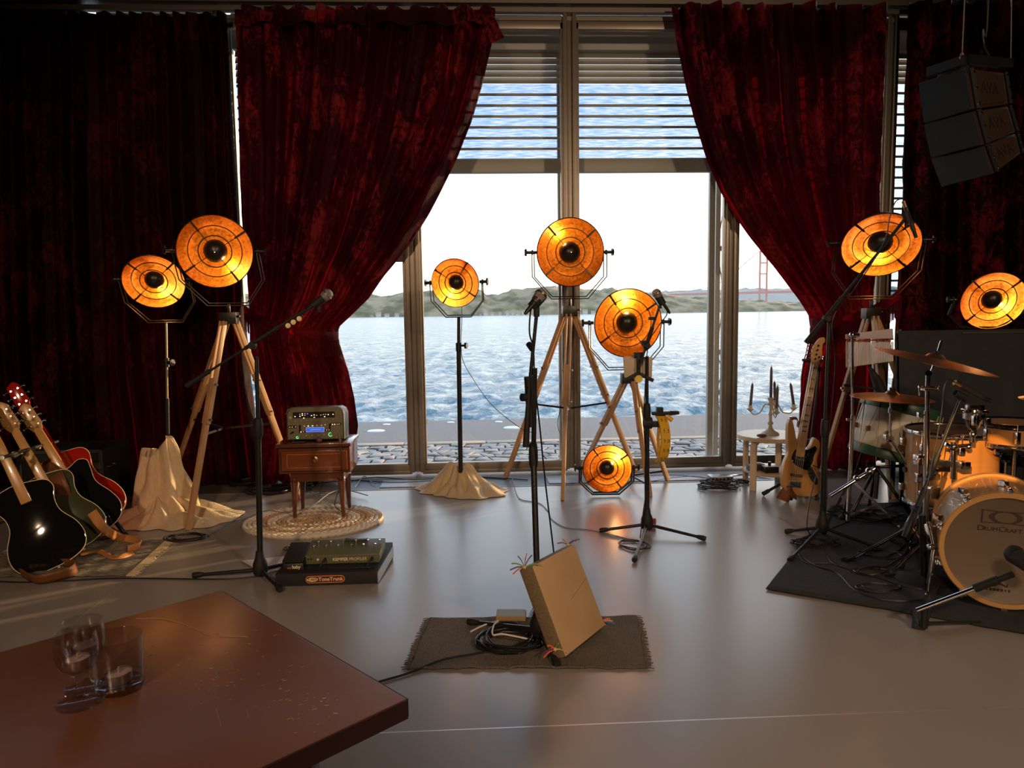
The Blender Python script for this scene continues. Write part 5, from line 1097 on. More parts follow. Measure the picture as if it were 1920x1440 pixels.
# ================================================================== STOOL, CANDELABRA
SYy = 5.22
cx = S(1450, 830, SYy).x; zt = S(1450, 822, SYy-.12).z; rr = .235
t = thing('birch_stool', 'round birch side table by the right window, holding the candelabra', 'table', (cx, SYy+.05, 0)); cyy = SYy+.06
mk('seat', B().lathe([(0, -.03), (rr-.004, -.03), (rr, -.026), (rr, -.004), (rr-.004, 0), (0, 0)], (cx, cyy, zt), (0, 0, 1), 56), 'birch', t)
zs_ = S(1440, 888, SYy-.1).z
mk('shelf', B().lathe([(0, -.022), (rr-.035, -.022), (rr-.032, -.018), (rr-.032, -.003), (rr-.036, 0), (0, 0)], (cx+.02, cyy, max(.06, zs_)), (0, 0, 1), 48), 'birch', t); ZSH = max(.06, zs_)
for an in (215, 125, 325, 50):
    a = math.radians(an); lx, ly = cx+math.cos(a)*(rr-.03), cyy+math.sin(a)*(rr-.03); dr_ = V((math.cos(a), math.sin(a), 0)); tn = V((-dr_.y, dr_.x, 0))
    P = [V((lx, ly, 0)), V((lx, ly, zt-.09)), V((lx, ly, zt-.055))-dr_*.006, V((lx, ly, zt-.036))-dr_*.03, V((lx, ly, zt-.031))-dr_*.08]
    b = B()
    for i in range(len(P)-1): b.bar(P[i], P[i+1]+(P[i+1]-P[i]).normalized()*.004, .045, .022, tn)
    mk('leg', b, 'birch', t, bevel=.002)
# candelabra
M['creamm'] = mat('cream_painted_metal', (.58, .50, .38), .45, noise_=(15, (.66, .58, .46), .5)); M['candle'] = mat('dark_taupe_wax', (.095, .065, .055), .5, noise_=(12, (.13, .09, .08), .5))
kx = S(1446, 815, SYy+.02); kz = zt; ky = cyy-.02; bx = kx.x
t = thing('candelabra', 'cream painted five-arm candelabra on the birch side table', 'candelabra', (bx, ky, kz))
H_ = S(1446, 745, ky).z-kz
mk('stem', B().lathe([(0, 0), (.062, 0), (.064, .006), (.058, .016), (.035, .03), (.018, .045), (.012, .07), (.022, .085), (.012, .10), (.010, H_*.5), (.017, H_*.55), (.010, H_*.62), (.009, H_*.78), (.022, H_*.83), (.013, H_*.88), (.020, H_*.95), (.026, H_*.98), (.016, H_), (0, H_)], (bx, ky, kz), (0, 0, 1), 28), 'creamm', t)
def candle(x, y, z0, h, tilt, label):
    d = V((tilt, 0, 1)).normalized(); tc2 = thing('candle', label, 'candle', (x, y, z0), 'dark candles in the candelabra')
    mk('wax', B().lathe([(0, 0), (.0105, 0), (.0095, h*.85), (.007, h*.94), (.002, h), (0, h)], (x, y, z0), d, 18), 'candle', tc2)
    mk('wick', B().cyl(V((x, y, z0))+d*h, V((x, y, z0))+d*(h+.012), .0012, seg=6), 'blackmatte', tc2)
tops = [((1407, 762), (1411, 719), ky-.02, 'leftmost candle of the candelabra, leaning slightly right'), ((1456, 768), (1458, 724), ky-.11, 'front candle standing low before the candelabra stem'), ((1488, 760), (1482, 719), ky-.02, 'rightmost candle of the candelabra, leaning left'), ((1453, 752), (1452, 716), ky+.10, 'rear candle half hidden by the tallest candle')]
for (bp, tp_, yy, lab) in tops:
    p = S(bp[0], bp[1], yy); q_ = S(tp_[0], tp_[1], yy); h = (q_-p).length
    sx = (p.x-bx); am = V((sx, yy-ky, 0)); Lr = am.length; ad = am.normalized()
    z1 = kz+H_*.78; P = [V((bx, ky, z1)), V((bx, ky, z1+.01))+ad*Lr*.28, V((bx, ky, z1-.04))+ad*Lr*.48, V((bx, ky, p.z-.055))+ad*Lr*.62, V((bx, ky, p.z-.058))+ad*Lr*.85, V((p.x, p.y, p.z-.035))]
    am_ = mk('arm', B().tube(spl(P, 8), .0045, 8), 'creamm', t)
    mk('candle_cup', B().lathe([(0, -.04), (.006, -.038), (.024, -.020), (.026, -.016), (.012, -.012), (.015, .0), (.014, .008), (0, .004)], p, (0, 0, 1), 18), 'creamm', am_)
    candle(p.x, p.y, p.z+.004, h, (q_.x-p.x)/h, lab)
candle(bx, ky, kz+H_-.002, (S(1446, 686, ky)-S(1446, 745, ky)).length, 0, 'tallest candle at the centre of the candelabra')
p = S(1429, 814, cyy-.13); tag(mk('dark_pebble', B().ball((p.x, p.y, zt+.014), .03, 18, (1.35, .8, .46)), 'leatherdk'), 'smooth dark oval shaker lying on the birch table beside the candelabra', 'shaker')
# pedals on the shelf
p = S(1440, 884, cyy-.12); t = thing('expression_pedal', 'black control box with an upright knob on the stool shelf', 'pedal', (p.x+.01, p.y, ZSH))
mk('box', B().box((p.x+.015, p.y, ZSH+.024), (.10, .075, .044)), 'black', t, bevel=.004); mk('top_plate', B().box((p.x+.015, p.y, ZSH+.047), (.085, .06, .002)), 'screenblue', t, smooth=False); mk('knob', B().cyl((p.x+.01, p.y, ZSH+.047), (p.x+.01, p.y, ZSH+.078), .010, .012, 14), 'black', t)
p = S(1422, 882, cyy-.03); t = thing('effects_pedal', 'dark green pedal with a pale top on the stool shelf, behind the control box', 'pedal', (p.x, p.y, ZSH))
mk('box', B().box((p.x, p.y, ZSH+.025), (.075, .06, .045)), 'olivedk', t, bevel=.004); mk('top_plate', B().ball((p.x, p.y, ZSH+.047), .03, 16, (1, .8, .3)), 'whiteplate', t)
p = S(1408, 880, cyy-.05); t = thing('effects_pedal', 'small dark pedal beside the left stool leg', 'pedal', (p.x, p.y, ZSH))
mk('box', B().box((p.x, p.y, ZSH+.022), (.05, .06, .04)), 'olivedk', t, bevel=.004); mk('knob', B().cyl((p.x, p.y-.03, ZSH+.025), (p.x, p.y-.04, ZSH+.025), .008, seg=12), 'knobm', t)

# ================================================================== BASS GUITAR ON ITS STAND
BY = 4.86
M['ashwood'] = mat('natural_ash', (.50, .23, .07), .3, noise_=(4, (.60, .31, .11), .5, (8, 8, .6)), Coat_Weight=.3)
M['fretmaple'] = mat('maple_fingerboard', (.55, .29, .10), .35, noise_=(6, (.62, .36, .14), .5), Coat_Weight=.2)
nb0, nb1 = S(1498, 842, BY), S(1525, 682, BY+.04)
Yb = (nb1-nb0).normalized(); Xb = V((1, .10, 0)); 
def SB(px, py, yy=BY):
    p = S(px, py, yy); d = p-nb0; X_ = (Xb-Yb*Xb.dot(Yb)).normalized(); return (d.dot(X_), d.dot(Yb))
fm = frameM(nb0, (Xb-Yb*Xb.dot(Yb)), Yb)
t = thing('bass_guitar', 'natural wood five-string bass guitar with black pickguard on a stand', 'bass guitar', S(1500, 925, BY))
out = [(1493, 842), (1489, 810), (1483, 786), (1476, 792), (1474, 822), (1474, 848), (1466, 868), (1461, 895), (1465, 915), (1480, 925), (1500, 929), (1522, 929), (1535, 920), (1538, 900), (1532, 880), (1531, 862), (1536, 846), (1537, 830), (1529, 821), (1524, 825), (1520, 834), (1511, 842)]
ol = spl2([SB(x, y) for x, y in out], 4)
bd = mk('body', B(fm).prism(ol, -.022, .020), 'ashwood', t, bevel=.007, ang=50)
pg = [(1487, 842), (1499, 840), (1512, 843), (1526, 836), (1530, 842), (1524, 854), (1521, 866), (1510, 880), (1497, 876), (1484, 868), (1480, 856)]
mk('pickguard', B(fm).prism(spl2([SB(x, y) for x, y in pg], 4), .0195, .0225), 'blackgloss', bd, bevel=.0005)
nk = mk('neck', B(fm).bar((0, -.05, .016), (0, (nb1-nb0).length, .012), .062, .024, (1, 0, 0), .044, .02), 'fretmaple', t, bevel=.005)
nl_ = (nb1-nb0).length
fr = B(fm); il = B(fm)
for k in range(20):
    d = nl_*1.27*(1-2**(-k/12.))*1.0; yy = nl_-d*.98
    if yy < -.04: break
    w_ = .044+(.062-.044)*(nl_-yy)/(nl_+.05); fr.box((0, yy, .0285-.004*yy/nl_), (w_, .0022, .0016))
    if k in (1, 3, 5, 7, 9, 12, 14, 16, 18): il.box((0, yy+.012, .0282-.004*yy/nl_), (w_*.62, .012, .0008))
mk('frets', fr, 'nickel', nk, smooth=False); mk('block_inlay', il, 'panelblk', nk, smooth=False)
hm = fm @ Matrix.Translation((0, nl_, .012)) @ Matrix.Rotation(math.radians(7), 4, 'X')
ho_ = [(-.024, -.01), (-.026, .02), (-.034, .05), (-.040, .09), (-.030, .13), (-.012, .165), (.012, .185), (.030, .178), (.034, .155), (.024, .14), (.030, .10), (.036, .06), (.030, .02), (.024, -.01)]
hd = mk('headstock', B(hm).prism(spl2(ho_, 3), -.008, .008), 'fretmaple', t, bevel=.002)
for k, (sx, yy) in enumerate(((-1, .035), (-1, .065), (-1, .095), (-1, .125), (1, .05))):
    mk('tuning_peg', B(hm).cyl((sx*.012, yy, .006), (sx*.012, yy, .020), .007, seg=12).cyl((sx*.012, yy, -.004), (sx*.055, yy, -.004), .004, seg=8).box((sx*.060, yy, -.004), (.016, .022, .006)), 'chrome', hd)
sb = B(fm)
for k in range(5):
    x = -.020+.010*k; sb.cyl((x*1.5, SB(1490, 907)[1], .034), (x*.8, nl_, .030), .0014, seg=5)
mk('strings', sb, 'string', t)
for (a, b_) in ((860, 'pickguard'), (891, '')):
    yy = SB(1495, a)[1]; mk('pickup', B(fm).box((0, yy, .025), (.085, .016, .012)), 'blackmatte', t, bevel=.002)
    pp_ = B(fm)
    for k in range(8): pp_.cyl((-.034+k*.0097, yy, .030), (-.034+k*.0097, yy, .0325), .0032, seg=8)
    mk('pole_pieces', pp_, 'nickel', t)
yy = SB(1492, 907)[1]; mk('bridge', B(fm).box((0, yy, .023), (.085, .04, .006)).box((0, yy-.014, .028), (.085, .006, .014)), 'chrome', t, bevel=.001)
for k in range(5): mk('saddle', B(fm).box((-.032+k*.016, yy+.004, .030), (.012, .024, .010)), 'nickel', t, smooth=False)
cp = [(1510, 878), (1517, 873), (1522, 880), (1530, 898), (1528, 908), (1520, 903), (1512, 890)]
mk('control_plate', B(fm).prism(spl2([SB(x, y) for x, y in cp], 3), .0198, .0225), 'chrome', t)
for x, y in ((1513, 879), (1516, 886), (1520, 892), (1524, 902)): kx_, ky_ = SB(x, y); mk('knob', B(fm).lathe([(.011, 0), (.010, .014), (0, .014)], (kx_, ky_, .022), (0, 0, 1), 14), 'blackmatte', t)
mk('strap_button', B(fm).cyl((*SB(1483, 786), 0), (*SB(1483, 781), 0), .008, seg=10), 'chrome', t)
# stand
t = thing('guitar_stand', 'black tripod stand with a neck yoke supporting the bass guitar', 'guitar stand', S(1530, 930, BY+.12))
ht = S(1537, 688, BY+.12); hb = S(1518, 850, BY+.14); hub = S(1512, 880, BY+.16)
mk('upper_tube', B().cyl(ht, hb, .0085, seg=12), 'black', t); mk('lower_tube', B().cyl(hb, hub, .012, seg=12).cyl(hb-V((0, 0, -.10)), hb-V((0, 0, -.04)), .016, seg=12), 'black', t)
mk('neck_yoke', B().tube([S(1506, 675, BY-.01), S(1510, 677, BY+.06), S(1524, 677, BY+.1), S(1537, 682, BY+.1), S(1540, 676, BY+.0)], .009, 10).ball(S(1536, 692, BY+.10), .02, 12), 'rubber', t)
for e in (G(1430, 930), G(1548, 938), G(1500, 900)):
    e = e+V((0, 0, .014)); lg = mk('leg', B().cyl(hub, e, .010, seg=10), 'black', t); mk('foot', B().cyl(hub.lerp(e, .86), e, .014, .015, 12), 'rubber', lg)
mk('cradle', B().tube([hub, S(1480, 912, BY+.08), S(1479, 931, BY-.01), S(1484, 936, BY-.05)], .011, 10).tube([hub, S(1530, 912, BY+.08), S(1531, 935, BY-.01), S(1534, 934, BY-.05)], .011, 10), 'rubber', t)
strap('guitar_strap', 'dark brown leather strap folded beneath the lower left of the bass', [S(1467, 938, BY-.03), S(1474, 925, BY-.04), S(1484, 922, BY-.045), S(1494, 926, BY-.03)], .085, 'leatherdk', wv=(-.5, .1, 1))
strap('guitar_strap', 'dark leather strap end at the upper horn of the bass', [S(1482, 787, BY), S(1490, 784, BY-.01), S(1496, 788, BY+.01), S(1495, 800, BY+.03)], .022, 'leatherdk', wv=(0, 1, 1))

# ================================================================== DRUM AREA
M['felt'] = mat('charcoal_felt', (.020, .021, .023), .95, noise_=(60, (.035, .036, .038), .5), bump=(220, .5))
dq = [G(1436, 1107), G(1920, 1196)+V((.25, -.13, 0)), V((4.3, 3.4, 0)), V((4.2, 4.8, 0)), G(1560, 950)]
def feltz(x, y): return .006+.003*max(0, noise.noise((x*3, y*3, 0)))
bm_ = B(); n = 26
def fe(u, v):
    bot = dq[0].lerp(dq[1], u); top = dq[4].lerp(dq[3], u); p = bot.lerp(top, v); return (p.x, p.y+.012*noise.noise((u*14, v*2, 1))*(v < .05), feltz(p.x, p.y))
o = mk('drum_rug', B().grid(fe, 60, 30), 'felt', ang=180); md = o.modifiers.new('s', 'SOLIDIFY'); md.thickness = .005; md.offset = -1
tag(o, 'black felt rug spread under the drum kit', 'rug')
M['shell'] = mat('natural_maple_shell', (.46, .215, .065), .32, noise_=(3, (.54, .27, .09), .5, (1, 1, 5)), Coat_Weight=.5); M['hoopw'] = mat('amber_wood_hoop', (.52, .27, .09), .3, noise_=(5, (.6, .33, .12), .5), Coat_Weight=.4)
M['head'] = mat('frosted_drum_head', (.145, .10, .066), .5, noise_=(3, (.175, .12, .08), .5), bump=(90, .05)); M['headdot'] = mat('clear_head_patch', (.62, .50, .34), .4, noise_=(6, (.66, .54, .38), .5))
# bass drum
kc = S(1885, 1035, 2.94); R0 = .252; kc.z = R0+.018; fy = 2.93; axk = V((.55, 1, 0)).normalized()
kc = V((kc.x, fy, kc.z)); t = thing('bass_drum', 'large maple bass drum with a printed frosted front head', 'drum', (kc.x, kc.y+.2, 0))
mk('shell', B().lathe([(R0-.018, .035), (R0-.010, .035), (R0-.010, .40), (R0-.018, .40)], kc, axk, 72), 'shell', t)
hp_ = [(R0-.022, .002), (R0-.004, .0), (R0, .004), (R0, .040), (R0-.004, .044), (R0-.012, .044), (R0-.022, .02), (R0-.022, .002)]
mk('front_hoop', B().lathe(hp_, kc, axk, 72), 'hoopw', t); mk('rear_hoop', B().lathe(hp_, kc+axk*.395, axk, 72), 'hoopw', t)
hd = mk('front_head', B().lathe([(0, .016), (R0-.03, .016), (R0-.022, .010)], kc, axk, 72), 'head', t); mk('rear_head', B().lathe([(0, .42), (R0-.022, .42)], kc, axk, 48), 'head', t)
side = V((axk.y, -axk.x, 0))
mk('head_patch', B().lathe([(.065, .0145), (.068, .0158)], kc+side*.16+V((0, 0, -.03)), axk, 40).lathe([(0, .0142), (.065, .0145)], kc+side*.16+V((0, 0, -.03)), axk, 40), 'headdot', hd)
for k in range(10):
    a = math.radians(18+36*k); rd = side*math.cos(a)+V((0, 0, 1))*math.sin(a); tn = axk
    cl = mk('claw_hook', B().bar(kc+rd*(R0+.004)-axk*.004, kc+rd*(R0+.006)+axk*.05, .026, .010, side*-math.sin(a)+V((0, 0, 1))*math.cos(a)).cyl(kc+rd*(R0+.016)-axk*.008, kc+rd*(R0+.012)+axk*.06, .0075, seg=10), 'chrome', t, bevel=.002)
    mk('tension_rod', B().cyl(kc+rd*(R0+.010)+axk*.05, kc+rd*(R0+.010)+axk*.17, .003, seg=8).box(kc+rd*(R0+.004)+axk*.18, (.022, .04, .022)), 'chrome', t)
fc = kc-side*0
lm = frameM(kc+axk*.0135, side, (0, 0, 1))
def ringpoly(cx, cz, rx, rz, wx, wz, n=40):
    b = B(lm); vs = []; fs = []
    for k in range(n):
        a = 2*PI*k/n; vs += [(cx+rx*math.cos(a), cz+rz*math.sin(a), .0006), (cx+(rx-wx)*math.cos(a), cz+(rz-wz)*math.sin(a), .0006)]
    for k in range(n): fs.append((2*k, 2*k+1, (2*k+3) % (2*n), (2*k+2) % (2*n)))
    return b.add(vs, fs)
M['ink'] = mat('dark_print_ink', (.035, .022, .016), .5, noise_=(20, (.045, .028, .02), .5))
lgz = S(1884, 973, fy).z-kc.z; lgx = S(1888, 973, fy).x-kc.x
LG = mk('logo_ring', ringpoly(lgx, lgz, .060, .026, .019, .0035), 'ink', hd, smooth=False)
def arcband(x0, x1, top, w_, sgn):
    b = B(lm); n = 12; vs = []
    for k in range(n+1):
        u = k/n; x = x0+(x1-x0)*u; zz = lgz+sgn*(top-.004*math.sin(PI*u)*1.2); vs += [(x, zz, .0005), (x, zz-sgn*w_, .0005)]
    return b.add(vs, [(2*k, 2*k+2, 2*k+3, 2*k+1) for k in range(n)])
for sg in (1, -1): mk('logo_stroke', arcband(lgx-.088, lgx+.088, .030, .0028, sg), 'ink', LG, smooth=False)
mk('logo_stroke', B(lm).bar((lgx-.086, lgz-.029, .0005), (lgx-.083, lgz+.029, .0005), .005, .0004, (1, 0, 0)).bar((lgx+.084, lgz-.028, .0005), (lgx+.082, lgz-.012, .0005), .006, .0004, (1, 0, 0)).bar((lgx+.084, lgz+.028, .0005), (lgx+.082, lgz+.012, .0005), .006, .0004, (1, 0, 0)), 'ink', LG, smooth=False)
zz = S(1880, 996, fy).z
def hp(x, z): return lm @ V((x, z, .0004))
text('brand_letters', 'D', LG, 'ink', hp(lgx-.088, zz-kc.z), side, (0, 0, 1), .032, .0002, sx=1.1); text('brand_letters', 'RUM', LG, 'ink', hp(lgx-.053, zz-kc.z-.002), side, (0, 0, 1), .024, .0002, sx=1.1)
text('brand_letters', 'C', LG, 'ink', hp(lgx-.012, zz-kc.z), side, (0, 0, 1), .032, .0002, sx=1.1); text('brand_letters', 'RAFT', LG, 'ink', hp(lgx+.030, zz-kc.z-.002), side, (0, 0, 1), .024, .0002, sx=1.1)
zz = S(1875, 1108, fy).z-kc.z; xx = S(1872, 1108, fy).x-kc.x
mk('lower_logo', B(lm).prism([(xx-.045, zz+.012), (xx-.02, zz+.030), (xx-.005, zz+.018), (xx+.012, zz+.030), (xx+.035, zz+.016), (xx+.042, zz+.028), (xx+.040, zz+.010), (xx+.012, zz+.020), (xx-.006, zz+.008), (xx-.02, zz+.020)], .0003, .0008), 'ink', hd, smooth=False)
lb = B(lm)
for k, (w_, h_) in enumerate(((.010, .006), (.004, .010), (.008, .010), (.007, .010), (.009, .010), (.008, .010), (.005, .009), (.006, .011))): lb.box((xx-.046+k*.0132, zz-.004, .0004), (w_, h_, .0004))
mk('worn_print', lb, 'ink', hd, kind='stuff', smooth=False)
# spur
sp0 = kc-side*(R0+.01)+axk*.06+V((0, 0, -.03)); sp1 = G(1738, 1120)+V((0, 0, .012))
mk('spur', B().cyl(sp0+V((0, .05, .10)), sp0, .009, seg=10).cyl(sp0, sp0.lerp(sp1, .75), .0105, seg=12).cyl(sp0.lerp(sp1, .7), sp1, .0055, seg=10).ball(sp1, .009, 10), 'chrome', t)
mk('spur_bracket', B().box(sp0+V((.01, .05, .06)), (.03, .05, .05)).cyl(sp0+V((-.03, 0, 0)), sp0+V((.03, 0, 0)), .014, seg=12), 'chrome', t, bevel=.004)
# floor tom
FY = 3.92; fcx = S(1783, 870, FY).x; z1, z0_ = S(1783, 808, FY).z, S(1783, 940, FY).z; FR = S(1862, 870, FY).x-fcx-.01
t = thing('floor_tom', 'large maple floor tom with chrome hoops behind the bass drum', 'drum', (fcx, FY, 0))
fc = V((fcx, FY, z0_))
mk('shell', B().lathe([(FR-.012, .0), (FR-.006, .0), (FR-.006, z1-z0_), (FR-.012, z1-z0_)], fc, (0, 0, 1), 72), 'shell', t)
def hoop(c, R, ax=(0, 0, 1)): return B().lathe([(R-.006, -.012), (R+.004, -.012), (R+.006, -.008), (R+.003, .010), (R+.007, .014), (R, .015), (R-.004, .010), (R-.006, -.012)], c, ax, 72)
mk('top_hoop', hoop(fc+V((0, 0, z1-z0_)), FR), 'chrome', t); mk('bottom_hoop', hoop(fc, FR), 'chrome', t); mk('top_head', B().lathe([(0, 0), (FR-.006, 0)], fc+V((0, 0, z1-z0_+.004)), (0, 0, 1), 48), 'head', t)
for k in range(8):
    a = math.radians(22+45*k); rd = V((math.cos(a), math.sin(a), 0)); c_ = fc+rd*(FR+.004)
    for zz in (.07, z1-z0_-.07):
        mk('lug', B().box(c_+V((0, 0, zz))+rd*.006, (.026, .026, .042)), 'chrome', t, bevel=.006)
    mk('tension_rod', B().cyl(c_+rd*.012+V((0, 0, -.012)), c_+rd*.012+V((0, 0, .07)), .003, seg=8).cyl(c_+rd*.012+V((0, 0, z1-z0_-.07)), c_+rd*.012+V((0, 0, z1-z0_+.02)), .003, seg=8), 'chrome', t)
for an in (200, 320, 80):
    a = math.radians(an); c_ = fc+V((math.cos(a), math.sin(a), 0))*(FR+.02); mk('leg', B().tube([(c_.x, c_.y, z0_+.25), (c_.x, c_.y, .10), (c_.x+math.cos(a)*.03, c_.y+math.sin(a)*.03, .02)], .006, 8).ball((c_.x+math.cos(a)*.03, c_.y+math.sin(a)*.03, .022), .013, 10), 'chrome', t)
    mk('leg_bracket', B().box((c_.x, c_.y, z0_+.16), (.03, .03, .05)), 'chrome', t, bevel=.004)
# tom mount bar with clamps in front of the floor tom
t = thing('tom_clamp', 'chrome clamp bar with down-tube in front of the floor tom shell', 'clamp', S(1750, 862, FY-.26))
a, b_ = S(1718, 862, FY-.27), S(1806, 872, FY-.29)
mk('bar', B().bar(a, b_, .03, .03, (0, 0, 1)), 'nickel', t, bevel=.003)
for p_, d_ in ((a+V((.02, 0, 0)), (.05, .05, .05)), (b_, (.05, .05, .04)), (S(1750, 883, FY-.27), (.04, .03, .03))): mk('clamp', B().box(p_, d_), 'chrome', t, bevel=.005)
mk('down_tube', B().cyl(S(1787, 830, FY-.29), S(1787, 898, FY-.29), .0135, seg=16), 'chrome', t); mk('ball_joint', B().ball(S(1787, 838, FY-.29), .022, 14).cyl(S(1787, 838, FY-.29), S(1818, 835, FY-.29), .010, seg=10).cyl(S(1818, 838, FY-.29), S(1823, 808, FY-.29), .006, seg=8).ball(S(1816, 838, FY-.29), .014, 10).cyl(S(1772, 832, FY-.29), S(1787, 838, FY-.29), .009, seg=8), 'chrome', t)
# snare and small chrome drum behind kick, at right
sn = S(1905, 812, 3.72); t = thing('snare_drum', 'maple snare drum with black hoop at the right edge, above the bass drum', 'drum', (sn.x, 3.72, sn.z-.06)); SR = .178
M['headblk'] = mat('black_mesh_head', (.012, .012, .013), .5, bump=(200, .2))
mk('shell', B().lathe([(SR-.008, -.055), (SR, -.055), (SR, .045), (SR-.008, .045)], sn, (0, 0, 1), 64), 'shell', t); mk('top_hoop', hoop(sn+V((0, 0, .05)), SR), 'blackgloss', t); mk('bottom_hoop', hoop(sn+V((0, 0, -.055)), SR), 'chrome', t); mk('top_head', B().lathe([(0, 0), (SR-.006, 0)], sn+V((0, 0, .056)), (0, 0, 1), 48), 'headblk', t)
for k in range(8):
    a = math.radians(10+45*k); rd = V((math.cos(a), math.sin(a), 0)); mk('lug', B().box(sn+rd*(SR+.008), (.02, .02, .06)).cyl(sn+rd*(SR+.012)+V((0, 0, -.06)), sn+rd*(SR+.012)+V((0, 0, .065)), .003, seg=8), 'chrome', t, bevel=.003)
t2 = thing('snare_stand', 'chrome stand carrying the snare drum at the right edge', 'stand', (sn.x, 3.72, 0))
mk('basket', B().cyl(sn+V((0, 0, -.09)), sn+V((-.15, -.09, -.065)), .006, seg=8).cyl(sn+V((0, 0, -.09)), sn+V((.15, -.09, -.065)), .006, seg=8).cyl(sn+V((0, 0, -.09)), sn+V((0, .16, -.065)), .006, seg=8), 'chrome', t2); mk('pole', B().cyl(sn+V((0, 0, -.09)), (sn.x, 3.72, .12), .011, seg=12), 'chrome', t2)
for an in (90, 210, 330): a = math.radians(an); mk('leg', B().cyl((sn.x, 3.72, .25), (sn.x+math.cos(a)*.24, 3.72+math.sin(a)*.24, .014), .007, seg=8), 'chrome', t2)
cb = S(1826, 778, 3.60); t = thing('chrome_tom', 'small chrome practice drum with layered rings beside the snare', 'drum', cb)
mk('shell', B().lathe([(0, .055), (.040, .055), (.044, .05), (.044, .035), (.050, .032), (.062, .03), (.064, .018), (.060, .012), (.052, .010), (.050, -.02), (.038, -.03), (.030, -.06), (.018, -.075), (0, -.075)], cb, (.05, 0, 1), 36), 'chrome', t)
mk('post', B().cyl(cb+V((0, 0, -.07)), cb+V((.0, 0, -.14)), .009, seg=10).ball(cb+V((.0, 0, -.10)), .018, 10), 'chrome', t); mk('side_knob', B().cyl(cb+V((-.065, -.01, .02)), cb+V((-.085, -.02, .02)), .012, seg=10), 'chrome', t); mk('lug', B().box(cb+V((-.03, -.055, -.02)), (.03, .02, .05)), 'chrome', t, bevel=.003); mk('lug', B().box(cb+V((.03, -.055, -.03)), (.03, .02, .04)), 'chrome', t, bevel=.003)
# throne behind kick
TY = 4.2; th_ = S(1925, 862, TY); t = thing('drum_throne', 'black padded drum seat with glossy highlights at the right edge', 'stool', (th_.x, TY, 0)); tz_ = th_.z+.03
mk('seat', B().lathe([(0, -.06), (.14, -.06), (.165, -.045), (.172, -.01), (.16, .02), (.12, .03), (0, .032)], (th_.x, TY, tz_), (0, 0, 1), 40), 'blackgloss', t); mk('post', B().cyl((th_.x, TY, .12), (th_.x, TY, tz_-.06), .013, seg=12), 'chrome', t)
for an in (90, 210, 330): a = math.radians(an); mk('leg', B().cyl((th_.x, TY, .22), (th_.x+math.cos(a)*.2, TY+math.sin(a)*.2, .014), .008, seg=8), 'chrome', t)
# rope tensioned drum, tilted
M['ivory'] = mat('ivory_drum_shell', (.62, .58, .48), .4, noise_=(3, (.68, .64, .54), .5)); M['greenband'] = mat('green_painted_hoop', (.03, .085, .045), .4, noise_=(5, (.045, .11, .06), .5)); M['rope'] = mat('tan_rope', (.45, .30, .15), .9, noise_=(50, (.55, .4, .22), .5))
DY = 4.42; c0 = S(1664, 855, DY); c1 = S(1690, 762, DY); axd = (c1-c0).normalized(); hD = (c1-c0).length; DR = .218
t = thing('rope_drum', 'tilted ivory drum with green hoops and rope lacing behind the cymbals', 'drum', c0)
mk('shell', B().lathe([(DR-.012, .0), (DR-.004, .02), (DR+.006, hD*.5), (DR-.002, hD), (DR-.012, hD)], c0, axd, 64), 'ivory', t)
for h_ in (-.01, hD-.035): mk('hoop', B().lathe([(DR, 0), (DR+.012, 0), (DR+.014, .006), (DR+.014, .052), (DR+.010, .058), (DR, .058)], c0+axd*h_, axd, 64), 'greenband', t)
mk('top_head', B().lathe([(0, .012), (DR, .010), (DR+.01, 0)], c0+axd*(hD+.01), axd, 48), 'head', t); mk('bottom_head', B().lathe([(0, -.008), (DR, -.006)], c0, axd, 48), 'headblk', t)
xd = axd.orthogonal().normalized(); yd = axd.cross(xd); rp = []
for k in range(25):
    a = 2*PI*k/24; r = DR+.016; rp.append(c0+axd*(hD-.01 if k % 2 else .02)+(xd*math.cos(a)+yd*math.sin(a))*r)
mk('rope', B().tube(rp, .003, 6), 'rope', t)
for k in range(0, 24, 2):
    a = 2*PI*(k+.5)/24; p = c0+axd*hD*.45+(xd*math.cos(a)+yd*math.sin(a))*(DR+.018); mk('leather_tug', B().box(p, (.022, .022, .03)), 'leatherdk', t, bevel=.003)
t = thing('drum_stand', 'black and chrome stand cradling the tilted ivory drum', 'stand', (c0.x-.05, DY, 0))
sb0 = V((c0.x-.08, DY-.02, .02)); mk('post', B().cyl((sb0.x, sb0.y, .12), c0+V((-.06, 0, -.06)), .014, seg=12), 'black', t)
for an in (70, 200, 320): a = math.radians(an); mk('leg', B().cyl((sb0.x, sb0.y, .32), (sb0.x+math.cos(a)*.22, sb0.y+math.sin(a)*.22, .02), .010, seg=10).ball((sb0.x+math.cos(a)*.22, sb0.y+math.sin(a)*.22, .022), .015, 10), 'black', t)
for s_ in (-1, 1): mk('cradle_arm', B().tube([c0+V((-.06, 0, -.07)), c0+V((s_*.14-.03, -.08, -.045)), c0+axd*.02+V((s_*.21, -.14, -.02))], .009, 8), 'black', t)
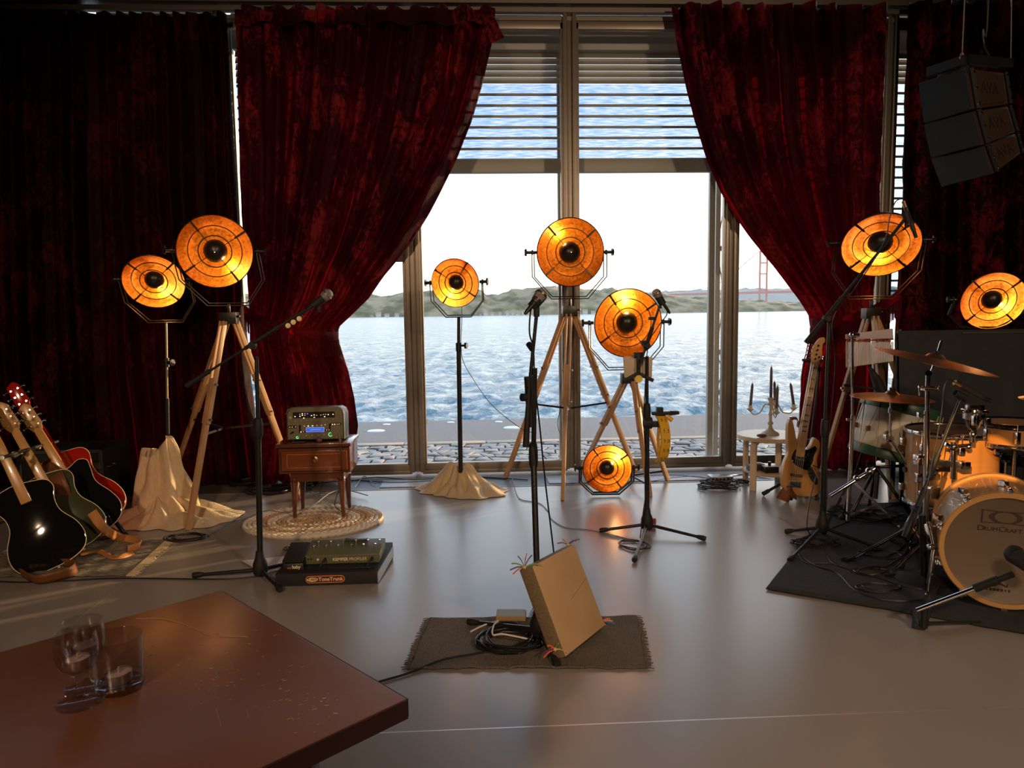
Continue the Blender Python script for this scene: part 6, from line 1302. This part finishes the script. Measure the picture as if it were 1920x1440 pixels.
# cymbals
def cymm(name, a, b_, ro):
    m = mat(name, a, ro, .92, noise_=(4, b_, .6), bump=(30, .15)); return m
M['cym'] = cymm('dark_bronze_cymbal', (.30, .15, .09), (.38, .20, .12), .38); M['cym2'] = cymm('bright_bronze_cymbal', (.62, .30, .10), (.72, .40, .16), .3)
def cymbal(label, c, n, R, m, bell=.16, grp='cymbals'):
    c = V(c); n = V(n).normalized(); t = thing('cymbal', label, 'cymbal', c, grp)
    pr = [(.006, .030), (R*bell*.5, .027), (R*bell*.85, .018), (R*bell, .010), (R*bell*1.15, .006), (R*.5, .0), (R*.8, -.007), (R, -.015), (R, -.0165), (R*.8, -.0085), (R*bell*1.15, .0045), (R*bell*.85, .016), (.006, .028)]
    mk('bronze', B().lathe(pr, c, n, 96), m, t, ang=25)
    mk('felt_washer', B().cyl(c+n*.03, c+n*.042, .014, seg=14).cyl(c+n*.004, c+n*.014, .014, seg=14), 'blackmatte', t); mk('wing_nut', B().cyl(c+n*.042, c+n*.07, .006, seg=10).bar(c+n*.058-V((.016, 0, 0)), c+n*.058+V((.016, 0, 0)), .006, .010).cyl(c+n*.07, c+n*.095, .007, .006, 10), 'chrome', t)
    return t
RY = 3.62; rc2 = S(1754, 673, RY); nR = V((.21, -.13, 1)).normalized()
cymbal('large dark bronze ride cymbal tilted toward the camera', rc2, nR, .285, 'cym')
t = thing('cymbal_stand', 'tall chrome cymbal stand beneath the large dark ride cymbal', 'cymbal stand', (S(1738, 900, RY+.02).x, RY+.02, 0), 'chrome cymbal stands')
mk('tilter', B().cyl(rc2+nR*.04, rc2-nR*.06, .005, seg=8).cyl(rc2-nR*.05, S(1741, 712, RY), .006, seg=8).cyl(S(1741, 700, RY-.02), S(1741, 700, RY+.03), .016, seg=12), 'chrome', t)
mk('top_tube', B().cyl(S(1740, 700, RY), S(1739, 728, RY), .011, seg=14).cyl(S(1739, 728, RY), S(1738, 790, RY), .010, seg=14), 'chrome', t)
mk('collar', B().box(S(1739, 728, RY), (.05, .04, .022)).cyl(S(1722, 726, RY-.02), S(1760, 728, RY-.02), .007, seg=8).cyl(S(1724, 722, RY-.02), S(1724, 742, RY-.02), .005, seg=8).ball(S(1758, 728, RY-.02), .012, 10), 'chrome', t, bevel=.003)
mk('main_tube', B().cyl(S(1738, 770, RY), S(1736, 1000, RY), .0145, seg=16), 'chrome', t); mk('wing_bolt', B().cyl(S(1722, 778, RY), S(1738, 778, RY), .005, seg=8).box(S(1722, 778, RY), (.008, .02, .026)), 'chrome', t, bevel=.002)
pz = S(1736, 1000, RY)
for an in (95, 215, 335): a = math.radians(an); lg = mk('leg', B().bar((pz.x, pz.y, .27), (pz.x+math.cos(a)*.26, pz.y+math.sin(a)*.26, .03), .018, .006, (0, 0, 1)).bar((pz.x, pz.y, .06), (pz.x+math.cos(a)*.13, pz.y+math.sin(a)*.13, .15), .014, .005, (0, 0, 1)), 'chrome', t, smooth=False); mk('foot', B().ball((pz.x+math.cos(a)*.265, pz.y+math.sin(a)*.265, .027), .018, 12), 'rubber', lg)
HYy = 4.0; hc = S(1672, 741, HYy); nH = V((.04, -.03, 1)).normalized()
cymbal('thin bright bronze cymbal pair, nearly level, before the ivory drum', hc, nH, .215, 'cym2')
t = thing('cymbal_stand', 'chrome angled cymbal arm stand below the bright level cymbals', 'cymbal stand', (S(1668, 900, HYy).x, HYy, 0), 'chrome cymbal stands')
q0, q1 = S(1669, 822, HYy), S(1706, 880, HYy-.02)
mk('rod', B().cyl(hc+nH*.09, hc-nH*.05, .004, seg=8).cyl(hc-nH*.03, q0, .0075, seg=12).cyl(hc-nH*.07, hc-nH*.10, .011, seg=12), 'chrome', t)
mk('joint', B().ball(q0, .022, 12).box(q0+V((-.02, -.01, .01)), (.04, .03, .03)), 'chrome', t, bevel=.004); mk('arm', B().cyl(q0, q1, .0075, seg=12), 'chrome', t); mk('lower_joint', B().cyl(q1+V((-.035, 0, 0)), q1+V((.035, 0, 0)), .016, seg=12).ball(q1, .024, 12), 'black', t)
g_ = G(1700, 985); mk('lower_tube', B().cyl(q1, (g_.x, HYy+.04, .12), .011, seg=12), 'black', t)
for an in (80, 200, 320): a = math.radians(an); mk('leg', B().cyl((g_.x, HYy+.04, .26), (g_.x+math.cos(a)*.2, HYy+.04+math.sin(a)*.2, .022), .008, seg=8).ball((g_.x+math.cos(a)*.2, HYy+.04+math.sin(a)*.2, .022), .014, 10), 'chrome', t)
cymbal('golden cymbal edge just entering at the right side of the frame', S(1962, 744, 3.3), (.05, -.05, 1), .11, 'cym2')
t = thing('cymbal_stand', 'chrome stand of the cymbal at the right frame edge', 'cymbal stand', (S(1962, 744, 3.3).x, 3.3, 0), 'chrome cymbal stands'); p = S(1962, 744, 3.3)
mk('tube', B().cyl((p.x, p.y, .02), p+V((0, 0, .05)), .009, seg=10), 'chrome', t); mk('base', B().lathe([(0, 0), (.12, 0), (.11, .015), (0, .02)], (p.x, p.y, .008), (0, 0, 1), 24), 'black', t)
# bar chimes
HY2 = 4.22; cb0, cb1 = S(1585, 640, HY2), S(1675, 622, HY2+.02)
t = thing('bar_chimes', 'row of silver bar chimes hanging from a pale wooden rail', 'chimes', cb0)
rail = mk('rail', B().add([tuple(S(1585, 627, HY2-.012)), tuple(S(1674, 616, HY2-.012)), tuple(S(1675, 635, HY2-.012)), tuple(S(1585, 636, HY2-.012)), tuple(S(1585, 627, HY2+.03)), tuple(S(1674, 616, HY2+.03)), tuple(S(1675, 635, HY2+.03)), tuple(S(1585, 636, HY2+.03))], [(0, 1, 2, 3), (7, 6, 5, 4), (0, 4, 5, 1), (1, 5, 6, 2), (2, 6, 7, 3), (3, 7, 4, 0)]), mat('pale_violet_wood', (.46, .38, .40), .55, noise_=(6, (.52, .44, .46), .5)), t, bevel=.003)
mk('hook_bar', B().cyl(S(1587, 640, HY2+.01), S(1675, 636, HY2+.01), .004, seg=8), 'redmetal', t)
nC = 34; M['chimem'] = mat('satin_chime_tube', (.80, .76, .74), .42, .55, bump=(30, .03))
for k in range(nC):
    u = k/(nC-1); px = 1587+87*u; ln_ = 48-12*u; p = S(px, 641, HY2+.01); q_ = S(px, 641+ln_, HY2+.01)
    mk('chime', B().cyl(p, q_, .0029, seg=8), 'chimem', t)
for px in (1590, 1612, 1646, 1668): mk('hanger', B().cyl(S(px, 633, HY2), S(px, 641, HY2), .007, seg=8), 'redmetal', t)
hub = V((S(1596, 880, HY2-.04).x, HY2-.04, 0))
t = thing('percussion_stand', 'straight chrome stand holding the bar chimes, folded tripod base', 'stand', hub)
tp = S(1598, 628, HY2-.04)
mk('upper_tube', B().cyl((hub.x+.0, hub.y, .62), tp, .0075, seg=12), 'chrome', t); mk('lower_tube', B().cyl((hub.x-.01, hub.y, .05), (hub.x, hub.y, .68), .012, seg=14), 'chrome', t)
mk('clamp', B().ball(tp, .018, 12).cyl(tp, tp+V((.04, 0, .0)), .010, seg=10), 'chrome', t); mk('wing_bolt', B().cyl((hub.x-.035, hub.y, .655), (hub.x, hub.y, .655), .005, seg=8).box((hub.x-.03, hub.y, .655), (.016, .008, .016)), 'chrome', t, bevel=.002)
for an, L_ in ((215, .26), (325, .30), (80, .2)): a = math.radians(an); lg = mk('leg', B().bar((hub.x, hub.y, .30), (hub.x+math.cos(a)*L_, hub.y+math.sin(a)*L_*.8, .03), .014, .008, (0, 0, 1)).bar((hub.x, hub.y, .08), (hub.x+math.cos(a)*L_*.5, hub.y+math.sin(a)*L_*.4, .165), .012, .006, (0, 0, 1)), 'chrome', t, smooth=False); mk('foot', B().ball((hub.x+math.cos(a)*L_, hub.y+math.sin(a)*L_*.8, .028), .02, 12, (1, 1, .9)), 'rubber', lg)
mk('boom_counterweight', B().cyl(S(1556, 930, 4.1), S(1640, 878, 4.1), .011, seg=12).ball(S(1630, 884, 4.1), .024, 12).ball(S(1606, 897, 4.1), .02, 12), 'chrome', t)
# small black clip/speaker on stand near hi-hat
p = S(1653, 715, 4.45); t = thing('percussion_mount', 'dark angled mount between the chimes and the level cymbals', 'mount', p)
mk('arm', B().tube([S(1632, 690, 4.5), S(1640, 708, 4.47), S(1652, 730, 4.45), S(1600, 725, 4.45), S(1582, 722, 4.45)], .009, 8), 'rubber', t); mk('head', B().tube([S(1630, 688, 4.5), S(1645, 715, 4.47), S(1652, 736, 4.45)], [.010, .03, .035], 14), 'blackmatte', t)
mk('post', B().cyl(S(1655, 736, 4.45), V((S(1655, 736, 4.45).x, 4.75, .2)), .008, seg=8), 'black', t)
# congas' neighbour : hi-hat style foot pieces and loose pedals
M['pedalm'] = M['nickel']
# straight chrome post with bracket below the floor tom
t = thing('tom_stand', 'worn chrome tube and bracket standing left of the bass drum', 'stand', (S(1735, 1000, 3.25).x, 3.45, 0))
x_ = S(1736, 960, 3.45).x; mk('tube', B().cyl((x_, 3.45, .03), (x_, 3.45, .42), .013, seg=14), 'nickel', t); mk('bracket', B().prism([(0, 0), (0, 0), (0, 0)], 0, 0) if False else B().box((x_+.03, 3.44, .40), (.05, .03, .06)).cyl((x_+.05, 3.42, .38), (x_+.09, 3.42, .38), .010, seg=10), 'chrome', t, bevel=.005)
for an in (60, 180, 300): a = math.radians(an); mk('leg', B().cyl((x_, 3.45, .16), (x_+math.cos(a)*.14, 3.45+math.sin(a)*.14, .02), .007, seg=8), 'chrome', t)
# silver trimmed pedal arm on the rug
t = thing('boom_arm', 'low black boom with glossy edge lying across the drum rug', 'boom arm', G(1620, 1040))
mk('tube', B().tube([G(1588, 1058)+V((0, 0, .022)), S(1605, 1044, 3.50), S(1640, 1025, 3.52), S(1680, 1003, 3.5), S(1718, 982, 3.42)], .009, 10), 'black', t); mk('foot', B().cyl(G(1583, 1058)+V((0, 0, .02)), G(1598, 1054)+V((0, 0, .026)), .018, .014, 12), 'rubber', t); mk('support', B().cyl(S(1690, 997, 3.5), G(1700, 1020)+V((0, 0, .02)), .007, seg=8), 'black', t)
# cables on the rug
zr_ = .011
coil('cable_coil', 'coil of black cable on the drum rug nearest the rug front edge', G(1648, 1106)+V((0, 0, .01)), .11, .065, 4, .004, seed=21, h=.012, grp=None)
coil('cable_coil', 'coil of black cable on the drum rug behind the front coil', G(1638, 1076)+V((0, 0, .01)), .12, .07, 5, .004, seed=22, h=.014)
coil('cable_coil', 'loose cable coil on the drum rug under the low boom arm', G(1655, 1043)+V((0, 0, .01)), .13, .08, 4, .004, seed=23, h=.012)
coil('cable_coil', 'bundle of cable around the tall boom stand base', G(1528, 1024)+V((0, 0, .01)), .14, .08, 6, .004, seed=24, h=.05)
coil('cable_coil', 'tangled cables between the chime stand legs', G(1640, 975)+V((0, 0, .01)), .2, .11, 6, .0045, seed=25, h=.04)
coil('cable_coil', 'dark cable loops behind the chime stand near the bass guitar', G(1590, 968)+V((0, 0, .01)), .15, .09, 4, .004, seed=26, h=.03)
def rugline(label, pp, r=.004): return cable(label, [G(x, y)+V((0, 0, r+.010)) for x, y in pp], r)
rugline('black cable curving along the front of the drum rug to the bass drum', [(1500, 1047), (1530, 1066), (1570, 1080), (1600, 1110), (1640, 1127), (1690, 1133), (1730, 1130)])
rugline('second cable from the tall boom stand across the drum rug', [(1496, 1040), (1510, 1060), (1560, 1062), (1610, 1080), (1660, 1092)], .0035)
rugline('cable running from the tall boom stand into the drum coils', [(1545, 1030), (1560, 1060), (1600, 1075), (1650, 1090), (1700, 1106), (1740, 1110), (1790, 1098)], .0035)
rugline('cable from the ivory drum stand toward the rug edge', [(1560, 995), (1600, 978), (1650, 958), (1690, 950), (1730, 950)])
cable('thin cable dropping from the tall boom arm to the floor', [S(1690, 372, 3.72), S(1678, 380, 3.72), S(1668, 410, 3.72), S(1655, 460, 3.74), S(1600, 545, 3.85), S(1562, 600, 3.95), S(1566, 680, 3.98), S(1560, 760, 3.99), S(1551, 850, 3.98), S(1549, 950, 3.98), G(1540, 1000)+V((0, 0, .08))], .0028)
cable('thin lead beside the slanting boom microphone', [S(1790, 717, 3.37), S(1778, 712, 3.37), S(1769, 730, 3.36), S(1764, 780, 3.34), S(1740, 900, 3.26), S(1722, 960, 3.24), S(1712, 990, 3.24)], .0028)
cable('black lead draped from the bass guitar to the rug', [S(1524, 872, 4.8), S(1535, 880, 4.6), S(1528, 900, 4.4), S(1518, 940, 4.1), S(1513, 985, 3.95), G(1520, 1012)+V((0, 0, .02))], .0032)
for k, pts in enumerate(([(1716, 985), (1708, 1010), (1690, 1032), (1660, 1050)], [(1722, 990), (1722, 1015), (1700, 1040), (1660, 1068), (1636, 1070)])):
    rugline(['cable sweeping from the drum microphone base to the middle coil', 'outer cable sweeping from the drum microphone base'][k], pts, .0035)
# black draped box at the back right
bx0, bx1 = S(1684, 640, 4.66).x, 5.2; bzt = S(1720, 624, 4.7).z; by0, by1 = 4.68, 5.12; bxk = S(1685, 640, by1).x+.02
M['blackcloth'] = mat('black_molton', (.022, .024, .027), .9, noise_=(20, (.032, .034, .038), .5), bump=(150, .3), Sheen_Weight=.3)
t = thing('draped_box', 'large box draped in black cloth behind the drums, lamp on top', 'box', ((bx0+bx1)/2, 5.1, 0))
mk('top_board', B(Matrix.Translation((0, 0, bzt))).prism([(bx0, by0), (bx1, by0), (bx1, by1), (bxk, by1)], -.024, 0), 'blackmatte', t, bevel=.003)
def drapef(u, v):
    x = bx0+(bx1-bx0)*u; z_ = (bzt-.004)*(1-v)+.02; A = .055*v**.7*(.4+abs(noise.noise((x*1.2, 0, 3)))*1.6)
    return (x+.03*v*noise.noise((x*3, v, 1)), by0-.012-A-A*math.sin(x*19+2*noise.noise((x, v, 5)))+.0, z_)
mk('front_cloth', B().grid(drapef, 160, 30), 'blackcloth', t, ang=180)
mk('side_cloth', B().grid(lambda u, v: (bx0+(bxk-bx0)*u-.008-.008*v*(1+math.sin(u*22)), by0-.01+(by1-by0)*u, (bzt-.004)*(1-v)+.02), 40, 16), 'blackcloth', t, ang=180)
mk('edge_trim', B().box(((S(1800, 624, by0).x+bx1)/2, by0-.016, bzt-.004), (bx1-S(1800, 624, by0).x, .012, .012)), 'casemetal', t, smooth=False)

# ================================================================== HANGING SPEAKER ARRAY
M['grille'] = mat('blue_black_grille', (.020, .026, .028), .6, .3, bump=(260, .5)); M['spkside'] = mat('brown_ply_side', (.040, .022, .013), .5, noise_=(5, (.052, .030, .018), .5), bump=(40, .1)); M['logoink'] = mat('dark_brown_logo', (.022, .012, .008), .5, noise_=(20, (.03, .016, .01), .5))
AY = 3.9
def camray_box(tl, tr, br, bl, depthv): pass
boxes = [((1722, 156), (1812, 128), (1825, 205), (1732, 232), (1884, 137), (1893, 195)), ((1732, 234), (1826, 208), (1843, 272), (1745, 296), (1892, 199), (1906, 247)), ((1745, 298), (1843, 274), (1862, 326), (1765, 351), (1906, 250), (1916, 287))]
arr = thing('speaker_array', 'dark hanging array of three angled speaker cabinets at upper right', 'speaker', S(1800, 230, AY))
lab = None
for i, (a, b_, c_, d_, e_, f_) in enumerate(boxes):
    # left face edge lies further back, the right hand edge of the grille is nearest
    YF, YN, YR = AY+.28, AY, AY+.16
    A, Bp, C, D = S(*a, YF), S(*b_, YN), S(*c_, YN-.02*i), S(*d_, YF-.02*i); E, F_ = S(*e_, YR), S(*f_, YR-.02*i)
    fo_ = Bp.lerp(C, .5); back = (A-Bp)+(E-Bp)
    Gp, Hp = A+(E-Bp), D+(F_-C)
    cab = mk('cabinet', B().add([A, Bp, C, D, E, F_, Gp, Hp], [(0, 1, 2, 3), (1, 4, 5, 2), (4, 6, 7, 5), (6, 0, 3, 7), (0, 6, 4, 1), (3, 2, 5, 7)]), 'spkside', arr, bevel=.006)
    n = (Bp-A).cross(D-A).normalized(); n = -n if n.y > 0 else n
    g0 = [p.lerp((A+Bp+C+D)/4, .035)+n*.006 for p in (A, Bp, C, D)]; g1 = [p.lerp((A+Bp+C+D)/4, .02)-n*.004 for p in (A, Bp, C, D)]
    mk('grille', B().add(g0+g1, [(0, 1, 2, 3), (0, 4, 5, 1), (1, 5, 6, 2), (2, 6, 7, 3), (3, 7, 4, 0)]), 'grille', cab, bevel=.002)
    n2 = (E-Bp).cross(C-Bp).normalized(); n2 = -n2 if n2.y > 0 else n2
    cc = (Bp+E+F_+C)/4; pn = [p.lerp(cc, .18)+n2*.004 for p in (Bp, E, F_, C)]; pm = [p.lerp(cc, .18)-n2*.002 for p in (Bp, E, F_, C)]
    mk('side_plate', B().add(pn+pm, [(0, 1, 2, 3), (0, 4, 5, 1), (1, 5, 6, 2), (2, 6, 7, 3), (3, 7, 4, 0)]), 'spkside', cab, smooth=False)
    text('logo', 'AVA', cab, 'logoink', cc+n2*.0052, (E-Bp), (Bp-C), .085, .0004, True)
    mk('rigging_rail', B().bar(Bp.lerp(E, .06)+n2*.012, C.lerp(F_, .06)+n2*.012, .022, .012), 'black', cab, smooth=False); mk('rigging_rail', B().bar(E.lerp(Bp, .04)+n2*.012, F_.lerp(C, .04)+n2*.012, .018, .012), 'black', cab, smooth=False)
    rb = B()
    for q_ in (.12, .5, .88): rb.ball(Bp.lerp(C, q_)+n2*.02+(E-Bp)*.07, .008, 8); rb.ball(E.lerp(F_, q_)+n2*.02-(E-Bp)*.05, .007, 8)
    mk('rigging_pin', rb, 'chrome', cab)
p0, p1, p2 = S(1740, 136, AY+.2), S(1812, 112, AY), S(1895, 120, AY+.16)
mk('fly_frame', B().bar(p0, p1, .05, .03, (0, 0, 1)).bar(p1, p2, .05, .03, (0, 0, 1)).bar(S(1760, 148, AY+.2), S(1815, 126, AY), .06, .02, (0, 0, 1)), 'black', arr, smooth=False)
mk('shackle', B().tube([S(1802, 116, AY+.02), S(1800, 108, AY+.02), S(1804, 98, AY+.02), S(1808, 108, AY+.02), S(1806, 116, AY+.02)], .005, 8), 'brass', arr)
mk('suspension_cable', B().tube([S(1804, 100, AY+.02), V((S(1811, 0, AY+.02).x, AY+.02, 4.3))], .003, 6).tube([S(1895, 120, AY+.16), V((S(1880, 0, AY+.16).x, AY+.16, 4.3))], .003, 6), 'cableg', arr)
tag(mk('cable', B().tube(spl([V((S(1858, 0, AY+.2).x, AY+.25, 4.2)), S(1852, 30, AY+.25), S(1843, 55, AY+.25), S(1846, 85, AY+.25), S(1855, 105, AY+.2), S(1850, 125, AY+.2)], 8), .005, 8), 'cable'), 'dark cable drooping to the top of the hanging speaker array', 'cable')

# ================================================================== FOREGROUND TABLE WITH GLASSES
TA, TB_ = V((-.108, 1.024, .75)), V((-.523, 1.479, .75)); e1 = (TA-TB_); e1n = e1.normalized(); e2 = V((-e1n.y, e1n.x, 0))
if e2.x > 0: e2 = -e2
LT = 1.35; TC, TD = TB_+e2*LT, TA+e2*LT; cen = (TA+TB_+TC+TD)/4; fm = frameM(cen, e2, e1n)
t = thing('wooden_table', 'scratched red-brown wooden table in the lower left foreground', 'table', (cen.x, cen.y, 0))
wid = e1.length
zsg = 1 if (fm.to_3x3() @ V((0, 0, 1))).z > 0 else -1
tp = mk('top', B(fm).box((0, 0, -zsg*.0145), (LT, wid, .029)), 'table', t, bevel=.0015)
mk('edge_band', B(fm).box((-LT/2-.0010, 0, -zsg*.0150), (.004, wid-.001, .0275)).box((0, wid/2+.0010, -zsg*.0150), (LT-.001, .004, .0275)).box((0, -wid/2-.0010, -zsg*.0150), (LT-.001, .004, .0275)), 'tableedge', t, smooth=False)
M['scratch'] = mat('bare_scratch', (.42, .24, .15), .6, noise_=(40, (.32, .16, .09), .5)); sb = B()
def tp2(px, py): return G(px, py, .7502)
sb.tube(spl([tp2(255, 1160), tp2(300, 1160), tp2(350, 1172), tp2(393, 1192)], 6), .0007, 5); sb.tube([tp2(410, 1193), tp2(465, 1194)], .0006, 5); sb.tube([tp2(405, 1328), tp2(415, 1362)], .0005, 5); sb.tube([tp2(462, 1330), tp2(468, 1350)], .0004, 5)
rs = random.Random(3)
for k in range(150):
    px, py = rs.gauss(400, 90), rs.gauss(1240, 55)
    if k > 105: px, py = rs.gauss(580, 45), rs.gauss(1318, 22)
    a = tp2(px, py); d = V((rs.uniform(-1, 1), rs.uniform(-1, 1), 0)).normalized()*rs.uniform(.001, .007); sb.tube([a, a+d], rs.uniform(.0003, .0008), 4)
mk('scratches', sb, 'scratch', tp, kind='stuff')
for sx in (-1, 1):
    for sy in (-1, 1): p = fm @ V((sx*(LT/2-.12), sy*(wid/2-.10), 0)); mk('leg', B().box((p.x, p.y, .36), (.05, .05, .72)), 'tableedge', t, bevel=.004)
# glasses : closed solids with wall thickness
def goblet(label, p, k=1.0):
    t = thing('wine_glass', label, 'glass', p, 'goblets with tealights')
    pr = [(0, .0005), (.030, .0005), (.0315, .0015), (.0305, .003), (.018, .006), (.007, .011), (.0045, .018), (.0042, .034), (.0055, .040), (.012, .044), (.021, .051), (.0275, .063), (.0295, .078), (.0285, .093), (.0265, .105), (.0262, .1058), (.0257, .105), (.0277, .093), (.0286, .078), (.0266, .064), (.020, .053), (.011, .0475), (0, .0462)]
    mk('goblet', B().lathe([(r*k, h*k) for r, h in pr], p, (0, 0, 1), 64), 'glassware', t, ang=70)
def tealight(label, p, R=.0175, tilt=(0, 0, 1)):
    t = thing('tealight', label, 'candle', p, 'tealights in the glasses'); p = V(p); a = V(tilt).normalized()
    mk('cup', B().lathe([(0, 0), (R*.94, 0), (R*.97, .001), (R, .014), (R*.965, .0145), (R*.95, .013)], p, a, 40), 'tin', t); mk('wax', B().lathe([(R*.95, .002), (R*.95, .0122), (R*.80, .0128), (R*.2, .0122), (0, .0125)], p, a, 36), 'wax', t); mk('wick', B().tube([p+a*.012, p+a*.018+V((.0007, 0, 0)), p+a*.022+V((.0018, 0, 0))], .0009, 6), 'wax', t)
gA, gB = G(150, 1318, .75), G(163, 1291, .75)
goblet('front goblet with tealight, nearest the camera on the red-brown table', gA); tealight('tealight floating in the front goblet bowl', gA+V((.001, 0, .0535)), .0172, (-.06, 0, 1))
goblet('rear goblet with tealight, standing partly behind the front goblet', gB); tealight('tealight sitting in the rear goblet bowl', gB+V((0, 0, .0535)), .0172)
gT = G(225, 1291, .75); t = thing('tumbler', 'thick-based straight tumbler with tealight on the red-brown table', 'glass', gT)
mk('tumbler', B().lathe([(0, .0005), (.030, .0005), (.0325, .0025), (.0335, .012), (.0350, .081), (.0345, .0822), (.0336, .081), (.0318, .016), (.029, .0125), (0, .0118)], gT, (0, 0, 1), 72), 'glassware', t, ang=70)
mk('thick_base', B().lathe([(0, .001), (.0295, .001), (.0318, .003), (.0325, .011), (.029, .0115), (0, .0110)], gT, (0, 0, 1), 64), 'glassbase', t, ang=60)
tealight('tealight at the bottom of the straight tumbler', gT+V((.0, 0, .0125)), .0185, (-.05, -.05, 1))
